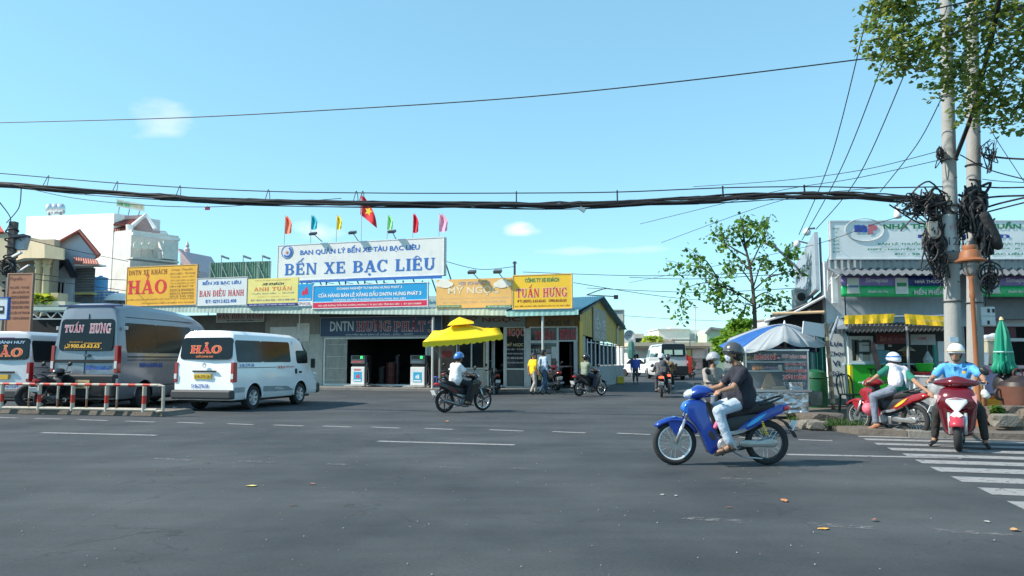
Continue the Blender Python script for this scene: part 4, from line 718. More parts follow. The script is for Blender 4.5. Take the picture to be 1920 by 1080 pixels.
def leaves(n, place, size, mats, name='leaves', parent=None, kind=None, world=True, droop=.3, at=None):
 g = MB(); rnd = random.random
 for i in range(n):
  c, s = place(); s = size * (s or 1) * (.6 + .8 * rnd()); a = rnd() * 6.28; d = V((math.cos(a), math.sin(a), -droop + (rnd() - .5) * 1.2)).normalized(); sd = d.cross(V((rnd() - .5, rnd() - .5, rnd() + .2))).normalized() * s * .42; nn_ = d.cross(sd).normalized() * s * .12
  b = g.av([c, c + d * s * .5 + sd + nn_, c + d * s, c + d * s * .5 - sd + nn_]); g.cur = random.choices(range(len(mats)), weights=[3, 3, 2, 1][:len(mats)])[0]; g.faces(b, [(0, 1, 2), (0, 2, 3)])
 o = g.build(name, mats, parent, world=world, at=at); return tag(o, kind=kind)
def leafmat(c, tr=.25):
 m = M(c, .5, var=.3, sc=1.3); nt = m.node_tree; b = nt.nodes['Principled BSDF']
 if 'Translucent BSDF' in nt.nodes: return m
 tl = nt.nodes.new('ShaderNodeBsdfTranslucent'); tl.inputs[0].default_value = (c[0] * 2.2, c[1] * 2.2, c[2] * 1.2, 1); mx = nt.nodes.new('ShaderNodeMixShader'); mx.inputs[0].default_value = .42
 nt.links.new(b.outputs[0], mx.inputs[1]); nt.links.new(tl.outputs[0], mx.inputs[2]); nt.links.new(mx.outputs[0], nt.nodes['Material Output'].inputs[0]); return m
LF = [leafmat((.035, .085, .018)), leafmat((.06, .13, .022)), leafmat((.10, .18, .03)), leafmat((.02, .05, .012))]
LB = [leafmat((.12, .24, .03)), leafmat((.20, .34, .05)), leafmat((.07, .15, .02)), leafmat((.28, .38, .07))]
LY = [leafmat((.30, .34, .06)), leafmat((.16, .26, .05)), leafmat((.45, .42, .08)), leafmat((.1, .18, .04))]
t = thing('balcony_plants', 'yellow-green potted shrubs on the cream house planter', 'plants', FC.at(78, 570, 1.2))
def pl():
 p = FC.at(58 + 40 * random.random(), 568 - 16 * random.random() ** .7 , .4 + random.random() * .9); return p, 1
leaves(700, pl, .32, LY, 'foliage', t); g = MB(); [g.tube([FC.at(x, 573, .8), FC.at(x + 2, 558, .9)], .03, 5) for x in (64, 74, 84, 91)]; g.build('stem', M((.15, .1, .06), .8), t, world=True)
FX = Frame(tuple(P(0, 600, 52).xy), (.97, -.1)); t = thing('yellow_house', 'yellow house with red roof corner cut by the left photo edge', 'house', FX.pt(0, 0)); pbox(FX, MB(), -140, 452, 12, 760, -6, 0).build('wall', M((.50, .40, .22), .8, dirt=.25), t, world=True)
g = MB(); k = g.av([FX.at(-140, 400, -2), FX.at(-5, 415, -2), FX.at(8, 436, .4), FX.at(-140, 436, .4)]); g.faces(k, [(0, 1, 2, 3)]); g.build('roof', M((.5, .06, .03), .7), t, world=True, solid=.15)
pbox(FX, MB(), -140, 437, 14, 452, -5.9, .3).build('cornice', M((.5, .42, .3), .8), t, world=True)
w_ = frame_rect(t, FX, -6, 500, 8, 545, .06, .08, GREYM); pbox(FX, MB(), -5, 501, 7, 544, .01, .03).build('pane', GLASS, w_, world=True)
p = P(188, 545, 47); t = thing('plastic_tank', 'light blue plastic water tank behind the grey van roof', 'water tank', (p.x, p.y, p.z)); MB().lathe([(0, 0), (.42, 0), (.44, .06), (.41, .12), (.43, .3), (.41, .45), (.43, .6), (.4, .72), (.44, .78), (.42, .82), (.1, .9), (0, .9)], (0, 0, 0), n=18).build('tank', M((.12, .34, .58), .5), t, smooth=40); MB().box((0, 0, -1.9), (1.1, 1.1, 3.8)).build('stand_wall', M((.4, .44, .48), .8), t); MB().cyl((0, 0, .9), (0, 0, .95), .12).build('lid', M((.1, .25, .5), .5), t)
FBL = Frame(tuple(P(172, 560, 46).xy), (1, -.1)); t = thing('blue_railing', 'blue metal railing below the light blue tank', 'railing', FBL.at(195, 560, 0)); g = MB()
for y in (548, 553, 558): g.bar(FBL.at(172, y, 0), FBL.at(222, y, 0), .07)
g.build('rail', M((.15, .3, .55), .5), t, world=True); g = MB(); [g.bar(FBL.at(x, 546, -.08), FBL.at(x, 566, -.08), .05) for x in range(172, 224, 7)]; g.build('baluster', M((.5, .55, .62), .5), t, world=True); pbox(FBL, MB(), 172, 560, 232, 700, -.5, -.2).build('wall', M((.5, .53, .56), .8, dirt=.2), t, world=True)
p = P(225, 565, 46); t = thing('white_canopy', 'small white rounded canopy beside the blue railing', 'canopy', p); MB().lathe([(.9, 0), (.8, .25), (.5, .45), (0, .52)], (0, 0, 0), n=14).build('cover', WHITE, t, smooth=True); MB().cyl((0, 0, -2.5), (0, 0, .5), .05).build('post', GREYM, t)
FO = Frame(tuple(P(30, 600, 30).xy), (.98, -.12)); OS = M((.46, .20, .11), .6, var=.08, dirt=.15); BRN = M((.14, .05, .04), .6)
t = sign(FO, 'route_sign', 'tall brick-orange route list sign beside the left utility pole', 'sign', 11, 512, 59, 640, 0, OS, [('Tuyến :', 18, 518, 48, 527, BRN, dict(shear=.3)), ('BẠC LIÊU - TP.HCM', 19, 536, 54, 542, BRN, dict(bold=.03)), ('LIÊN HỆ ĐẶT VÉ', 22, 545, 54, 551, BRN, dict(bold=.03)), ('02913.890009', 20, 554, 54, 560, BRN, dict(bold=.03)), ('02913.890990', 22, 564, 54, 570, BRN, dict(bold=.03)), ('0918.940 990', 21, 573, 54, 579, BRN, dict(bold=.03)), ('BẠC LIÊU VÀ TP.HCM', 16, 583, 55, 590, BRN, dict(bold=.028)), ('ĐT: 02913.890009', 14, 594, 55, 599, BRN, dict(bold=.03))], frame=M((.5, .3, .22), .5))
g = MB(); [g.bar(V((FO.at(x, 640, -.2)).xy.to_tuple() + (0,)), FO.at(x, 520, -.2), .08) for x in (14, 56)]; g.build('post', GREYM, t, world=True)
FU = Frame(tuple(P(0, 600, 26).xy), (.98, -.12)); t = sign(FU, 'parking_sign', 'white panel with blue border and bus pictogram at the left edge', 'sign', -34, 557, 15.5, 600, 0, M((.72, .75, .76), .5), [], frame=M((.02, .1, .42), .5)); pbox(FU, MB(), -20, 574, 7, 588, 0, .012).build('bus_pictogram', BLACK, t, world=True); pbox(FU, MB(), -18, 577, 5, 582, .012, .018).build('pictogram_window', WHITE, t, world=True)
g = MB(); g.bar(V(FU.at(-9, 640, -.2).xy.to_tuple() + (0,)), FU.at(-9, 560, -.2), .09); g.build('post', GREYM, t, world=True)
p = P(12, 600, 31); zt = P(12, 416, 31).z; t = thing('utility_pole', 'weathered dark utility pole wrapped in cable at the left edge', 'utility pole', (p.x, p.y, 0)); MB().bar((0, 0, 0), (0.05, 0, zt), .24, .26).build('pole', M((.10, .09, .085), .85, dirt=.3), t)
g = MB()
for i in range(9): z = zt - .4 - i * .36; g.torus((0, 0, z), (random.uniform(-.3, .3), .2, 1), .2 + .06 * random.random(), .035, 12, 5)
for i in range(7): z = zt - 1.9 + random.uniform(-.5, .4); g.torus((random.uniform(-.25, .25), -.2, z), (random.random() - .5, 1, .2), .2 + .1 * random.random(), .03, 14, 5)
g.build('cable_coil', CABLE, t)
ft = P(33, 468, 31); t = thing('street_lamp', 'floodlight with dark hood and white arms on the left pole', 'street lamp', ft); g = MB(); g.hexa([ft + V((-.22, 0, 0)), ft + V((.22, 0, .02)), ft + V((.22, .3, .02)), ft + V((-.22, .3, 0)), ft + V((-.1, 0, .5)), ft + V((.34, 0, .55)), ft + V((.34, .3, .55)), ft + V((-.1, .3, .5))]); g.build('lamp_head', M((.3, .36, .42), .3), t, world=True)
MB().bar(ft + V((-.14, 0, .52)), ft + V((.36, 0, .58)), .5, .1).build('hood', M((.03, .04, .06), .5), t, world=True); MB().tube(catmull([P(13, 500, 31), P(20, 490, 31), P(33, 472, 31)], 4), .04).build('arm', GREYM, t, world=True)
MB().bar(P(14, 487, 31), P(40, 473, 30.6), .12, .08).build('white_tube', WHITE, t, world=True); MB().bar(P(30, 512, 31), P(54, 497, 30.6), .07, .06).build('bracket', WHITE, t, world=True); MB().tube(catmull([P(17, 492, 30.8), P(24, 497, 30.8), P(16, 505, 30.8)], 4), .03).build('hook', M((.5, .5, .5), .5), t, world=True)
# ================================================================ far end of the street
FA = Frame(tuple(P(1183, 700, 78).xy), (1, .02)); SUNW = M((.80, .77, .70), .75, var=.05, dirt=.08); BEI = M((.62, .50, .36), .75, var=.08, dirt=.1)
t = thing('market_building', 'low beige market hall with deep flat canopy at the street end', 'building', FA.pt(4, 0)); pbox(FA, MB(), 1183, 642, 1335, 649, -8, 2.2).build('canopy_roof', BEI, t, world=True); pbox(FA, MB(), 1187, 649.3, 1332, 653, -1, 1.9).build('beam', M((.5, .4, .3), .7), t, world=True)
pbox(FA, MB(), 1189, 653.5, 1221, 703, -6, 0).build('wall', SUNW, t, world=True); pbox(FA, MB(), 1221.5, 653.5, 1296, 703, -6, -1.5).build('dark_backing_wall', M((.10, .085, .09), .8), t, world=True); pbox(FA, MB(), 1296.5, 653.5, 1330, 703, -6, -.2).build('wall', M((.72, .66, .6), .7), t, world=True)
for x in (1220, 1247, 1258, 1295, 1330): pbox(FA, MB(), x, 653.2, x + 2.2, 703, .3, .7).build('column', M((.35, .26, .2), .7), t, world=True)
pbox(FA, MB(), 1298, 655, 1329, 672, .01, .1).build('awning_cloth', M((.8, .74, .72), .7), t, world=True); pbox(FA, MB(), 1319, 673, 1329, 690, .0, .12).build('doorway', VOID, t, world=True); pbox(FA, MB(), 1303, 674, 1317, 692, .0, .1).build('poster', M((.62, .42, .4), .6, var=.5, sc=3), t, world=True); pbox(FA, MB(), 1191, 664, 1197, 678, .0, .2).build('window', GLASS, t, world=True)
FA2 = Frame(tuple(P(1235, 700, 88).xy), (1, -.02)); t = thing('white_flat_house', 'bright white flat-roofed house above the market canopy', 'house', FA2.pt(2, 0)); pbox(FA2, MB(), 1235, 617.5, 1293, 700, -8, 0).build('wall', SUNW, t, world=True); pbox(FA2, MB(), 1293.3, 618, 1321, 700, -7, -.5).build('wing_wall', M((.7, .7, .68), .7), t, world=True)
w_ = pbox(FA2, MB(), 1295, 626, 1313, 636.5, -.48, -.42).build('window', M((.3, .36, .4), .4), t, world=True); pbox(FA2, MB(), 1303, 626, 1304.5, 636.5, -.41, -.38).build('mullion', WHITE, w_, world=True); pbox(FA2, MB(), 1233, 616, 1294, 618, -8, .2).build('parapet', M((.6, .6, .58), .7), t, world=True); pbox(FA2, MB(), 1256, 613, 1272, 616, -4, -2).build('stair_box', WB, t, world=True); pbox(FA2, MB(), 1237, 636, 1264, 643, .3, .6).build('balcony_wall', M((.5, .38, .3), .7), t, world=True)
FA3 = Frame(tuple(P(1168, 700, 92).xy), (1, 0)); t = thing('white_wall_house', 'low white house beside the satellite dish', 'house', FA3.pt(1, 0)); pbox(FA3, MB(), 1165, 627, 1208, 700, -6, 0).build('wall', SUNW, t, world=True); pbox(FA3, MB(), 1165, 625, 1209, 627, -6, .3).build('parapet', WB, t, world=True); pbox(FA3, MB(), 1192, 634, 1204, 643, .0, .05).build('window', GLASS, t, world=True)
FA4 = Frame(tuple(P(1325, 700, 84).xy), (1, 0)); t = thing('pale_green_house', 'pale green house with grey gable behind the bright tree', 'house', FA4.pt(1, 0)); pts_wall(FA4, [(1325, 700), (1325, 624), (1332, 617), (1358, 620), (1358, 700)], -6, 0, 'wall', M((.5, .62, .45), .7), t); g = MB(); g.bar(FA4.at(1323, 625, .2), FA4.at(1332, 615, .2), .5, .25); g.bar(FA4.at(1332, 615, .2), FA4.at(1360, 619, .2), .5, .25); g.build('roof_edge', M((.3, .3, .3), .7), t, world=True)
t = thing('rooftop_bushes', 'yellow-green bushes growing on the far market roof', 'bushes', P(1222, 644, 80)); leaves(450, lambda: (P(1210 + 27 * random.random(), 643 - 13 * random.random() ** 1.5, 79 + random.random() * 3), 1), .6, LY, 'foliage', t); MB().box(P(1222, 645, 80), (1.6, .6, .4)).build('planter', M((.4, .3, .2), .8), t, world=True)
FBB = Frame(tuple(P(1140, 700, 50).xy), (.95, -.2)); t = thing('billboard', 'pale grey back of a billboard behind the yellow gable', 'billboard', FBB.pt(1, 0)); pbox(FBB, MB(), 1132, 582, 1169.5, 640, -.1, 0).build('panel', M((.44, .47, .44), .6, var=.06), t, world=True); g = MB()
for x in (1132, 1150, 1169.5): g.bar(FBB.at(x, 690, .05), FBB.at(x, 581, .05), .08)
g.bar(FBB.at(1132, 602, .05), FBB.at(1169.5, 602, .05), .06); g.bar(FBB.at(1132, 581.5, .05), FBB.at(1169.5, 581.5, .05), .08); g.build('frame', M((.3, .32, .3), .5), t, world=True)
p = P(1180, 629.5, 47); t = thing('satellite_dish', 'round grey satellite dish at the back corner of the station', 'satellite dish', p); d = V((.05, -1, .1)).normalized(); MB().lathe([(0, 0), (.12, .01), (.25, .05), (.34, .1), (.35, .1)], p, d, 24).build('dish', M((.45, .47, .47), .5), t, world=True, smooth=True, solid=.02)
g = MB(); g.tube([p + d * .02, p + V((-.25, .1, 0)), P(1166, 628, 46.8)], .03); g.tube([p + V((-.3, 0, 0)) + d * .08, p + d * .35], .012); g.build('arm', DARK, t, world=True)
p = P(1300, 700, 95); t = thing('thin_mast', 'thin pinkish radio mast above the white flat-roofed house', 'mast', (P(1304, 618, 90).x, 90, 4)); a, b = P(1304, 618, 90), P(1304, 572, 90); MB().tube([a, b], .05, 6).build('mast', M((.5, .4, .42), .6), t, world=True); MB().tube([b + V((-.3, 0, -.3)), b + V((.3, 0, -.3))], .04).build('crossbar', GREYM, t, world=True)
p = G(1176, 697); t = thing('red_stall_cart', 'red and yellow snack cart behind the slatted wall', 'cart', (p.x, 58, 0)); MB().box((-.1, 0, .95), (1.5, .8, 1.3)).build('cabinet', M((.72, .04, .02), .5), t, bevel=.03); MB().box((-.1, 0, 1.9), (1.3, .7, .5)).build('glass_case', M((.6, .4, .1), .3), t); MB().box((0, 0, 2.9), (1.9, 1.2, .08)).build('roof', M((.3, .3, .28), .7), t)
for x in (-.7, .5): MB().cyl((x, -.42, .2), (x, -.36, .2), .2).build('wheel', RUBBER, t); MB().bar((x, -.3, 2), (x, -.3, 2.9), .05).build('post', GREYM, t)
p = G(1190, 697); t = thing('green_banner_post', 'dark teal parasol cloth hanging on a post behind the blue walker', 'parasol', (P(1184, 690, 57).x, 57, 0)); MB().cyl((0, 0, 0), (0, 0, 3.1), .03).build('pole', GREYM, t); MB().lathe([(0, 2.9), (.2, 2.7), (.32, 2.1), (.28, 1.5), (.1, 1.4)], (0, 0, 0), n=8).build('cloth', M((.05, .16, .14), .7), t)
def tree(name, label, base, trunk, crown, n, size, mats, tr=.12, cat='tree'):
 t = thing(name, label, cat, base); c = V(base); tk = V(trunk); bark = M((.13, .10, .075), .9, var=.3, sc=6, bump=.6, bs=20)
 MB().tube(catmull([c, c.lerp(tk, .5) + V((.05, 0, 0)), tk], 4), tr, 8, r1=tr * .5).build('trunk', bark, t, world=True, smooth=True); g = MB()
 for e, r in crown: g.tube(catmull([tk, tk.lerp(e, .5) + V((random.uniform(-.2, .2), random.uniform(-.2, .2), .15)), e], 4), tr * .4, 5, r1=.012)
 g.build('branches', bark, t, world=True)
 def pc():
  e, r = random.choices(crown, weights=[r ** 2 for _, r in crown])[0]; d = V((random.gauss(0, 1), random.gauss(0, 1), random.gauss(0, 1))).normalized(); return e + V((d.x * r, d.y * r, d.z * r * .62)) * random.random() ** .4, 1
 leaves(n, pc, size, mats, 'leaves', t); return t
tk = P(1372, 640, 46); cr = [(P(x, y, 46 + random.uniform(-1.5, 1.5)), r) for x, y, r in ((1365, 645, .75), (1385, 612, .7), (1395, 628, .8), (1368, 622, .55), (1350, 638, .5), (1352, 655, .5), (1380, 652, .7), (1400, 605, .5), (1378, 603, .35), (1360, 668, .5), (1345, 648, .3), (1392, 665, .6))]
tree('leafy_tree', 'bright green leafy tree beyond the grey and blue parasol', (tk.x, 46, 0), tk, cr, 5200, .22, LB)
for i, (x0, x1, y0, c, lab) in enumerate(((1410, 1440, 618, (.6, .6, .58), 'pale far house glimpsed left of the dark awning'), (1440, 1500, 600, (.5, .52, .5), 'grey far house behind the dark awning'))):
 fr_ = Frame(tuple(P(x0, 700, 70 + i * 4).xy), (1, 0)); t = thing('far_house', lab, 'house', fr_.pt(1, 0)); pbox(fr_, MB(), x0, y0, x1, 700, -6, 0).build('wall', M(c, .8), t, world=True); pbox(fr_, MB(), x0 - 1, y0 - 3, x1 + 1, y0, -6, .4).build('roof', M((.3, .25, .22), .8), t, world=True)
# ================================================================ vans
def van(lab, loc, yaw, spec, name='parked_van', group=None, cat='van'):
 L_, hw, zt, paint, hb_, r = spec['L'], spec['W'] / 2, spec['H'], spec['paint'], spec.get('belt', 1.08), spec.get('wr', .34)
 t = thing(name, lab, cat, loc, yaw, group); zb_ = .30; lean = spec.get('lean', .1)
 zs = [zb_, .42, .62, .85, hb_, hb_ + (zt - hb_) * .72, hb_ + (zt - hb_) * .88, hb_ + (zt - hb_) * .97, zt]
 ys = [hw * .93, hw * .985, hw, hw, hw * .985, hw * spec.get('sh', .88), hw * (spec.get('sh', .88) - .06), hw * (spec.get('sh', .88) - .2), hw * .35]
 def side_y(z):
  for i in range(len(zs) - 1):
   if zs[i] <= z <= zs[i + 1]: return ys[i] + (ys[i + 1] - ys[i]) * (z - zs[i]) / (zs[i + 1] - zs[i])
  return ys[-1]
 rx = lambda z: lean * max(0, z - hb_) / (zt - hb_)
 top = spec['top']   # (x, roof height, width factor)
 def sec(x, h, wf, low=0):
  pr = []
  for i, (y, z) in enumerate(zip(ys, zs)):
   zz = z if h >= zt - .001 else (z if z < hb_ and h > hb_ * 1.02 else (hb_ + (z - hb_) * (h - hb_) / (zt - hb_) if h > hb_ * 1.02 else zb_ + (z - zb_) * (h - zb_) / (zt - zb_)))
   k = 1 if x > .6 else 0; pr.append((x + (rx(zz) if x < .5 else 0), y * wf, zz + low * (i < 2)))
  right = [V((a, -b, c)) for a, b, c in pr]; left = [V((a, b, c)) for a, b, c in reversed(pr)]
  return right + left
 secs = [sec(x, h, wf) for x, h, wf in top]
 body = MB().loft(secs).build('body', [paint, BLACK], t, smooth=32)
 cut = MB()
 for ax in spec['axles']:
  for sd in (-1, 1): cut.cyl((ax, sd * hw * 1.2, r), (ax, sd * hw * .45, r), r + .075, n=28)
 co_ = cut.build('cutter', BLACK); co_.matrix_world = W[t.name]; md = body.modifiers.new('b', 'BOOLEAN'); md.object = co_; md.solver = 'EXACT'; bpy.context.view_layer.update(); realize(body); bpy.data.objects.remove(co_)
 def sidepoly(pl, sd, name, mat, par=t, out=.006, inn=.012):
  f = lambda o: (lambda a, b: (a, sd * (side_y(b) * 1.0 + o), b)); return MB().prism(pl, f(out), f(-inn)).build(name, mat, par)
 def rr(x0, x1, z0, z1, c=.07, cut_=None):
  return [(x0 + c, z0), (x1 - c, z0), (x1 - c * .3, z0 + c * .3), (x1, z0 + c), (x1, z1 - c), (x1 - c * .3, z1 - c * .3), (x1 - c, z1), (x0 + c, z1), (x0 + c * .3, z1 - c * .3), (x0, z1 - c), (x0, z0 + c), (x0 + c * .3, z0 + c * .3)]
 def rearpoly(pl, name, mat, par=t, out=.008): return MB().prism(pl, lambda a, b: (rx(b) - out + .0, a, b), lambda a, b: (rx(b) + .03, a, b)).build(name, mat, par)
 t['_'] = 0; del t['_']
 for i, w in enumerate(spec['wins']):
  for sd in (-1, 1): sidepoly(rr(*w[:4]), sd, 'side_window', GLASS)
 for ln in spec.get('lines', ()):
  for sd in (-1, 1): sidepoly([(ln[0], ln[2]), (ln[1], ln[2]), (ln[1], ln[3]), (ln[0], ln[3])], sd, 'trim_line', spec.get('trim', DARK), out=.01)
 rw = spec['rwin']; rearpoly(rr(rw[0], rw[1], rw[2], rw[3], .1), 'rear_window', GLASS)
 for sd in (-1, 1):
  for ax in spec['axles']:
   g = MB(); g.tube([(ax + (r + .085) * math.cos(a_), sd * hw * .985, r + (r + .085) * math.sin(a_)) for a_ in [R(-4 + 188 * i_ / 20) for i_ in range(21)]], .022, 6); g.build('wheel_arch', paint, t, smooth=True)
   wy = sd * (hw - .13); wl = MB().lathe([(r * .6, -.1), (r * .97, -.1), (r, -.07), (r, .07), (r * .97, .1), (r * .6, .1)], (ax, wy, r), (0, 1, 0), 30).build('wheel', RUBBER, t, smooth=40)
   g = MB(); g.lathe([(r * .62, -.09), (r * .6, .0), (r * .12, .0), (0, .0)], (ax, wy + sd * .01, r), (0, sd * -1.0, 0), 24); 
   for k in range(spec.get('spokes', 6)):
    a = k * 2 * math.pi / spec.get('spokes', 6); g.bar((ax + .06 * math.cos(a), wy + sd * .075, r + .06 * math.sin(a)), (ax + r * .6 * math.cos(a), wy + sd * .085, r + r * .6 * math.sin(a)), .02, r * .2)
   g.torus((ax, wy + sd * .085, r), (0, 1, 0), r * .62, .018, 24, 5); g.cyl((ax, wy, r), (ax, wy + sd * .1, r), .07, .05, 12)
   g.build('rim', spec.get('rim', M((.5, .51, .52), .35, .6)), wl, smooth=40)
 MB().box((-.03, 0, spec['bz']), (.24, hw * 1.98, spec['bh'])).build('rear_bumper', spec['bump'], t, bevel=.05); MB().box((L_ - .06, 0, .48), (.3, hw * 1.9, .34)).build('front_bumper', spec['bump'], t, bevel=.08)
 for sd in (-1, 1):
  z0, z1 = spec['tl']; yy = hw * .955; g = MB(); g.hexa([(-.03, sd * (yy - .07), z0), (-.03, sd * (yy + .03), z0), (.12, sd * (yy + .05), z0), (.12, sd * (yy - .07), z0), (-.02, sd * (yy - .07), z1), (-.02, sd * (yy + .02), z1), (.12, sd * (yy + .04), z1), (.12, sd * (yy - .07), z1)])
  tl = g.build('tail_light', M((.35, .01, .012), .15, coat=.5), t, bevel=.012); zz = z0 + (z1 - z0) * .3; MB().box((-.032, sd * (yy - .02), zz), (.02, .075, (z1 - z0) * .26)).build('reversing_lamp', M((.7, .68, .68), .2), tl)
  MB().box((L_ - .12, sd * hw * .72, .86), (.2, .26, .22)).build('headlight', M((.6, .62, .65), .1), t, bevel=.04)
  MB().box((spec['mir'], sd * (hw + .13), 1.28), (.09, .14, .30)).build('wing_mirror', spec.get('mirm', BLACK), t, bevel=.03)
 i0 = spec['wsi']; a, b = top[i0], top[i0 + 1]; dx, dz = b[0] - a[0], b[1] - a[1]; nn_ = V((-dz, 0, dx)).normalized() * .012
 p = [V((a[0] + dx * .08, -hw * a[2] * .74, a[1] + dz * .08)), V((a[0] + dx * .08, hw * a[2] * .74, a[1] + dz * .08)), V((b[0] - dx * .05, hw * b[2] * .86, b[1] - dz * .05)), V((b[0] - dx * .05, -hw * b[2] * .86, b[1] - dz * .05))]
 g = MB(); g.hexa([x - nn_ for x in p] + [x + nn_ for x in p]); g.build('windscreen', GLASS, t)
 MB().box((L_ * .5, 0, .3), (L_ * .86, hw * 1.5, .16)).build('underbody', BLACK, t)
 MB().cyl((.1, -hw * .45, .27), (.5, -hw * .45, .27), .04).build('exhaust', DARK, t)
 def rtext(s, y0, y1, z0, z1, mat, **k):   # y0 = left edge seen from behind (+y)
  x = lambda z: rx(z) - .012; lettering(t, s, (x(z0), y0, z0), (0, y1 - y0, 0), (x(z1) - x(z0), 0, z1 - z0), mat, world=False, **k)
 def stext(s, x0, x1, z0, z1, mat, **k):   # right flank, reads towards the front
  lettering(t, s, (x0, -side_y(z0) - .012, z0), (x1 - x0, 0, 0), (0, side_y(z0) - side_y(z1), z1 - z0), mat, world=False, **k)
 return t, rtext, stext, rearpoly, sidepoly, rr
VW = M((.86, .86, .87), .25, var=.02, coat=.6); BLT = M((.02, .10, .42), .5); ORL = M((.75, .22, .06), .5); RDL = M((.62, .03, .02), .5); CRM = M((.8, .74, .68), .5)
hiace = dict(L=4.84, W=1.88, H=2.2, paint=VW, belt=1.22, wr=.335, lean=.16, sh=.87, top=[(.0, 2.12, .97), (.03, 2.19, .99), (.12, 2.2, 1), (1.0, 2.2, 1), (2.2, 2.2, 1), (3.3, 2.18, 1), (3.75, 2.08, .99), (4.12, 1.62, .97), (4.5, 1.16, .95), (4.7, 1.05, .93), (4.8, .92, .9), (4.84, .6, .88)],
   wins=[(.14, 1.4, 1.32, 1.93), (1.38, 2.95, 1.32, 1.93), (3.3, 4.0, 1.28, 1.68)], lines=[(.15, 2.1, 1.165, 1.18), (2.1, 2.12, .45, 1.9), (3.12, 3.135, .5, 1.95)], rwin=(-.80, .80, 1.40, 2.0), axles=(.98, 3.55), bz=.45, bh=.25, bump=M((.05, .052, .056), .55), tl=(.78, 1.32), mir=4.05, wsi=6, rim=M((.62, .63, .65), .3, .5), spokes=7)
def yaw(phi): return R(90 - phi)
def rear_origin(px, Y, W_, phi):   # rear right corner at pixel/depth -> rear centre
 p = P(px, 700, Y); a = R(phi); return (p.x - math.cos(a) * W_ / 2, p.y + math.sin(a) * W_ / 2, 0)
t, rt, stx, rp, sp, rr_ = van('white high-roof minibus with red HẢO lettering on its rear window', rear_origin(440, 20.3, 1.88, 13.5), yaw(13.5), hiace)
rt('HẢO', .48, -.46, 1.57, 1.86, RDL, serif=True, outline=(M((.85, .35, .12), .5), .05)); rt('CHẤT LƯỢNG CAO', .3, -.24, 1.44, 1.53, ORL, bold=.03)
rt('51B-270.28', .38, -.15, .63, .73, BLT, bold=.02); rp([(-.22, .87), (.3, .87), (.3, 1.0), (-.22, 1.0)], 'number_plate', M((.75, .48, .03), .5), out=.03)
lettering(t, '51B-270.28', (-.034, .27, .895), (0, -.46, 0), (0, 0, .08), BLACK, world=False); rp([(-.36, 1.06), (.36, 1.06), (.36, 1.10), (-.36, 1.10)], 'tailgate_handle', BLACK, out=.02)
g = MB(); [g.torus((-.01, 0, 1.24), (1, 0, 0), a_, .009, 18, 5) for a_ in (.055,)]; g.torus((-.012, 0, 1.25), (1, 0, 0), .028, .008, 14, 5); g.build('badge', CHROME, t)
stx('51B-270.28', .2, .95, 1.075, 1.125, BLT, bold=.02) if False else None
stx('51B-270.28', .22, .92, 1.2, 1.28, BLT, bold=.01); stx('HẢO', 2.16, 2.55, 1.13, 1.24, RDL, serif=True); stx('CHẤT LƯỢNG', 2.6, 3.12, 1.15, 1.22, RDL, bold=.028)
sp([(1.42, .48), (3.2, .45), (2.75, .60), (1.42, .64)], -1, 'stripe_decal', M((.28, .31, .33), .4), t, out=.004); sp([(2.0, .54), (2.6, .50), (2.4, .57), (2.1, .59)], -1, 'stripe_decal', M((.55, .58, .6), .4), t, out=.008); sp([(.02, .5), (.5, .5), (.5, .64), (.02, .64)], -1, 'stripe_decal', M((.36, .39, .41), .4), t, out=.004)
sp(rr_(3.18, 3.27, .96, 1.12, .03), -1, 'door_handle', BLACK, t, out=.03); sp(rr_(3.42, 3.56, .98, 1.04, .02), -1, 'door_handle', BLACK, t, out=.03)
SV = M((.23, .25, .28), .3, .35, var=.04, coat=.5); SVD = M((.17, .20, .24), .3, .2, var=.05, coat=.4)
h2 = dict(hiace); h2.update(paint=M((.5, .51, .53), .3, .2, var=.04, coat=.5))
t, rt, stx, rp, sp, rr_ = van('silver minibus at the left edge with orange ẢO lettering on dark glass', rear_origin(57, 20.9, 1.88, 5), yaw(5), h2)
rt('HẢO', .42, -.62, 1.48, 1.8, M((.62, .09, .04), .5), serif=True, outline=(M((.85, .4, .15), .5), .05)); rt('THÀNH HUY', .3, -.66, 1.84, 1.94, M((.3, .45, .6), .5), bold=.028)
rt('51B-275.64', -.05, -.62, .62, .72, BLT, bold=.02); rp([(-.3, .85), (.05, .85), (.05, .98), (-.3, .98)], 'number_plate', M((.7, .42, .05), .5), out=.03); rp([(-.45, 1.02), (.36, 1.02), (.36, 1.07), (-.45, 1.07)], 'tailgate_handle', BLACK, out=.02); rp([(-.3, 2.0), (.8, 2.0), (.8, 2.02), (-.3, 2.02)], 'purple_line', M((.2, .05, .2), .5), out=.01)
stx('51B', .75, 1.0, 1.08, 1.15, BLT)
tr = dict(L=5.95, W=2.02, H=2.93, paint=SV, belt=1.48, wr=.36, lean=.14, sh=.86, top=[(.0, 2.78, .96), (.03, 2.86, .98), (.12, 2.9, 1), (1.4, 2.93, 1), (3.0, 2.88, 1), (4.1, 2.78, 1), (4.65, 2.6, .99), (4.95, 2.35, .98), (5.3, 1.72, .96), (5.7, 1.35, .93), (5.88, 1.15, .9), (5.95, .6, .88)],
  wins=[(.38, 1.85, 1.55, 2.37), (1.83, 3.75, 1.55, 2.37), (4.0, 4.85, 1.55, 2.1)], lines=[(.4, 3.9, 1.42, 1.455), (.4, 3.9, 1.34, 1.36), (.45, 3.9, 2.52, 2.535), (.5, 3.7, .62, .645)], rwin=(-.80, .80, 1.60, 2.46), axles=(1.25, 4.75), bz=.66, bh=.62, bump=M((.018, .019, .022), .5), tl=(1.0, 1.74), mir=4.9, wsi=7, rim=M((.10, .11, .12), .35, .6), spokes=10)
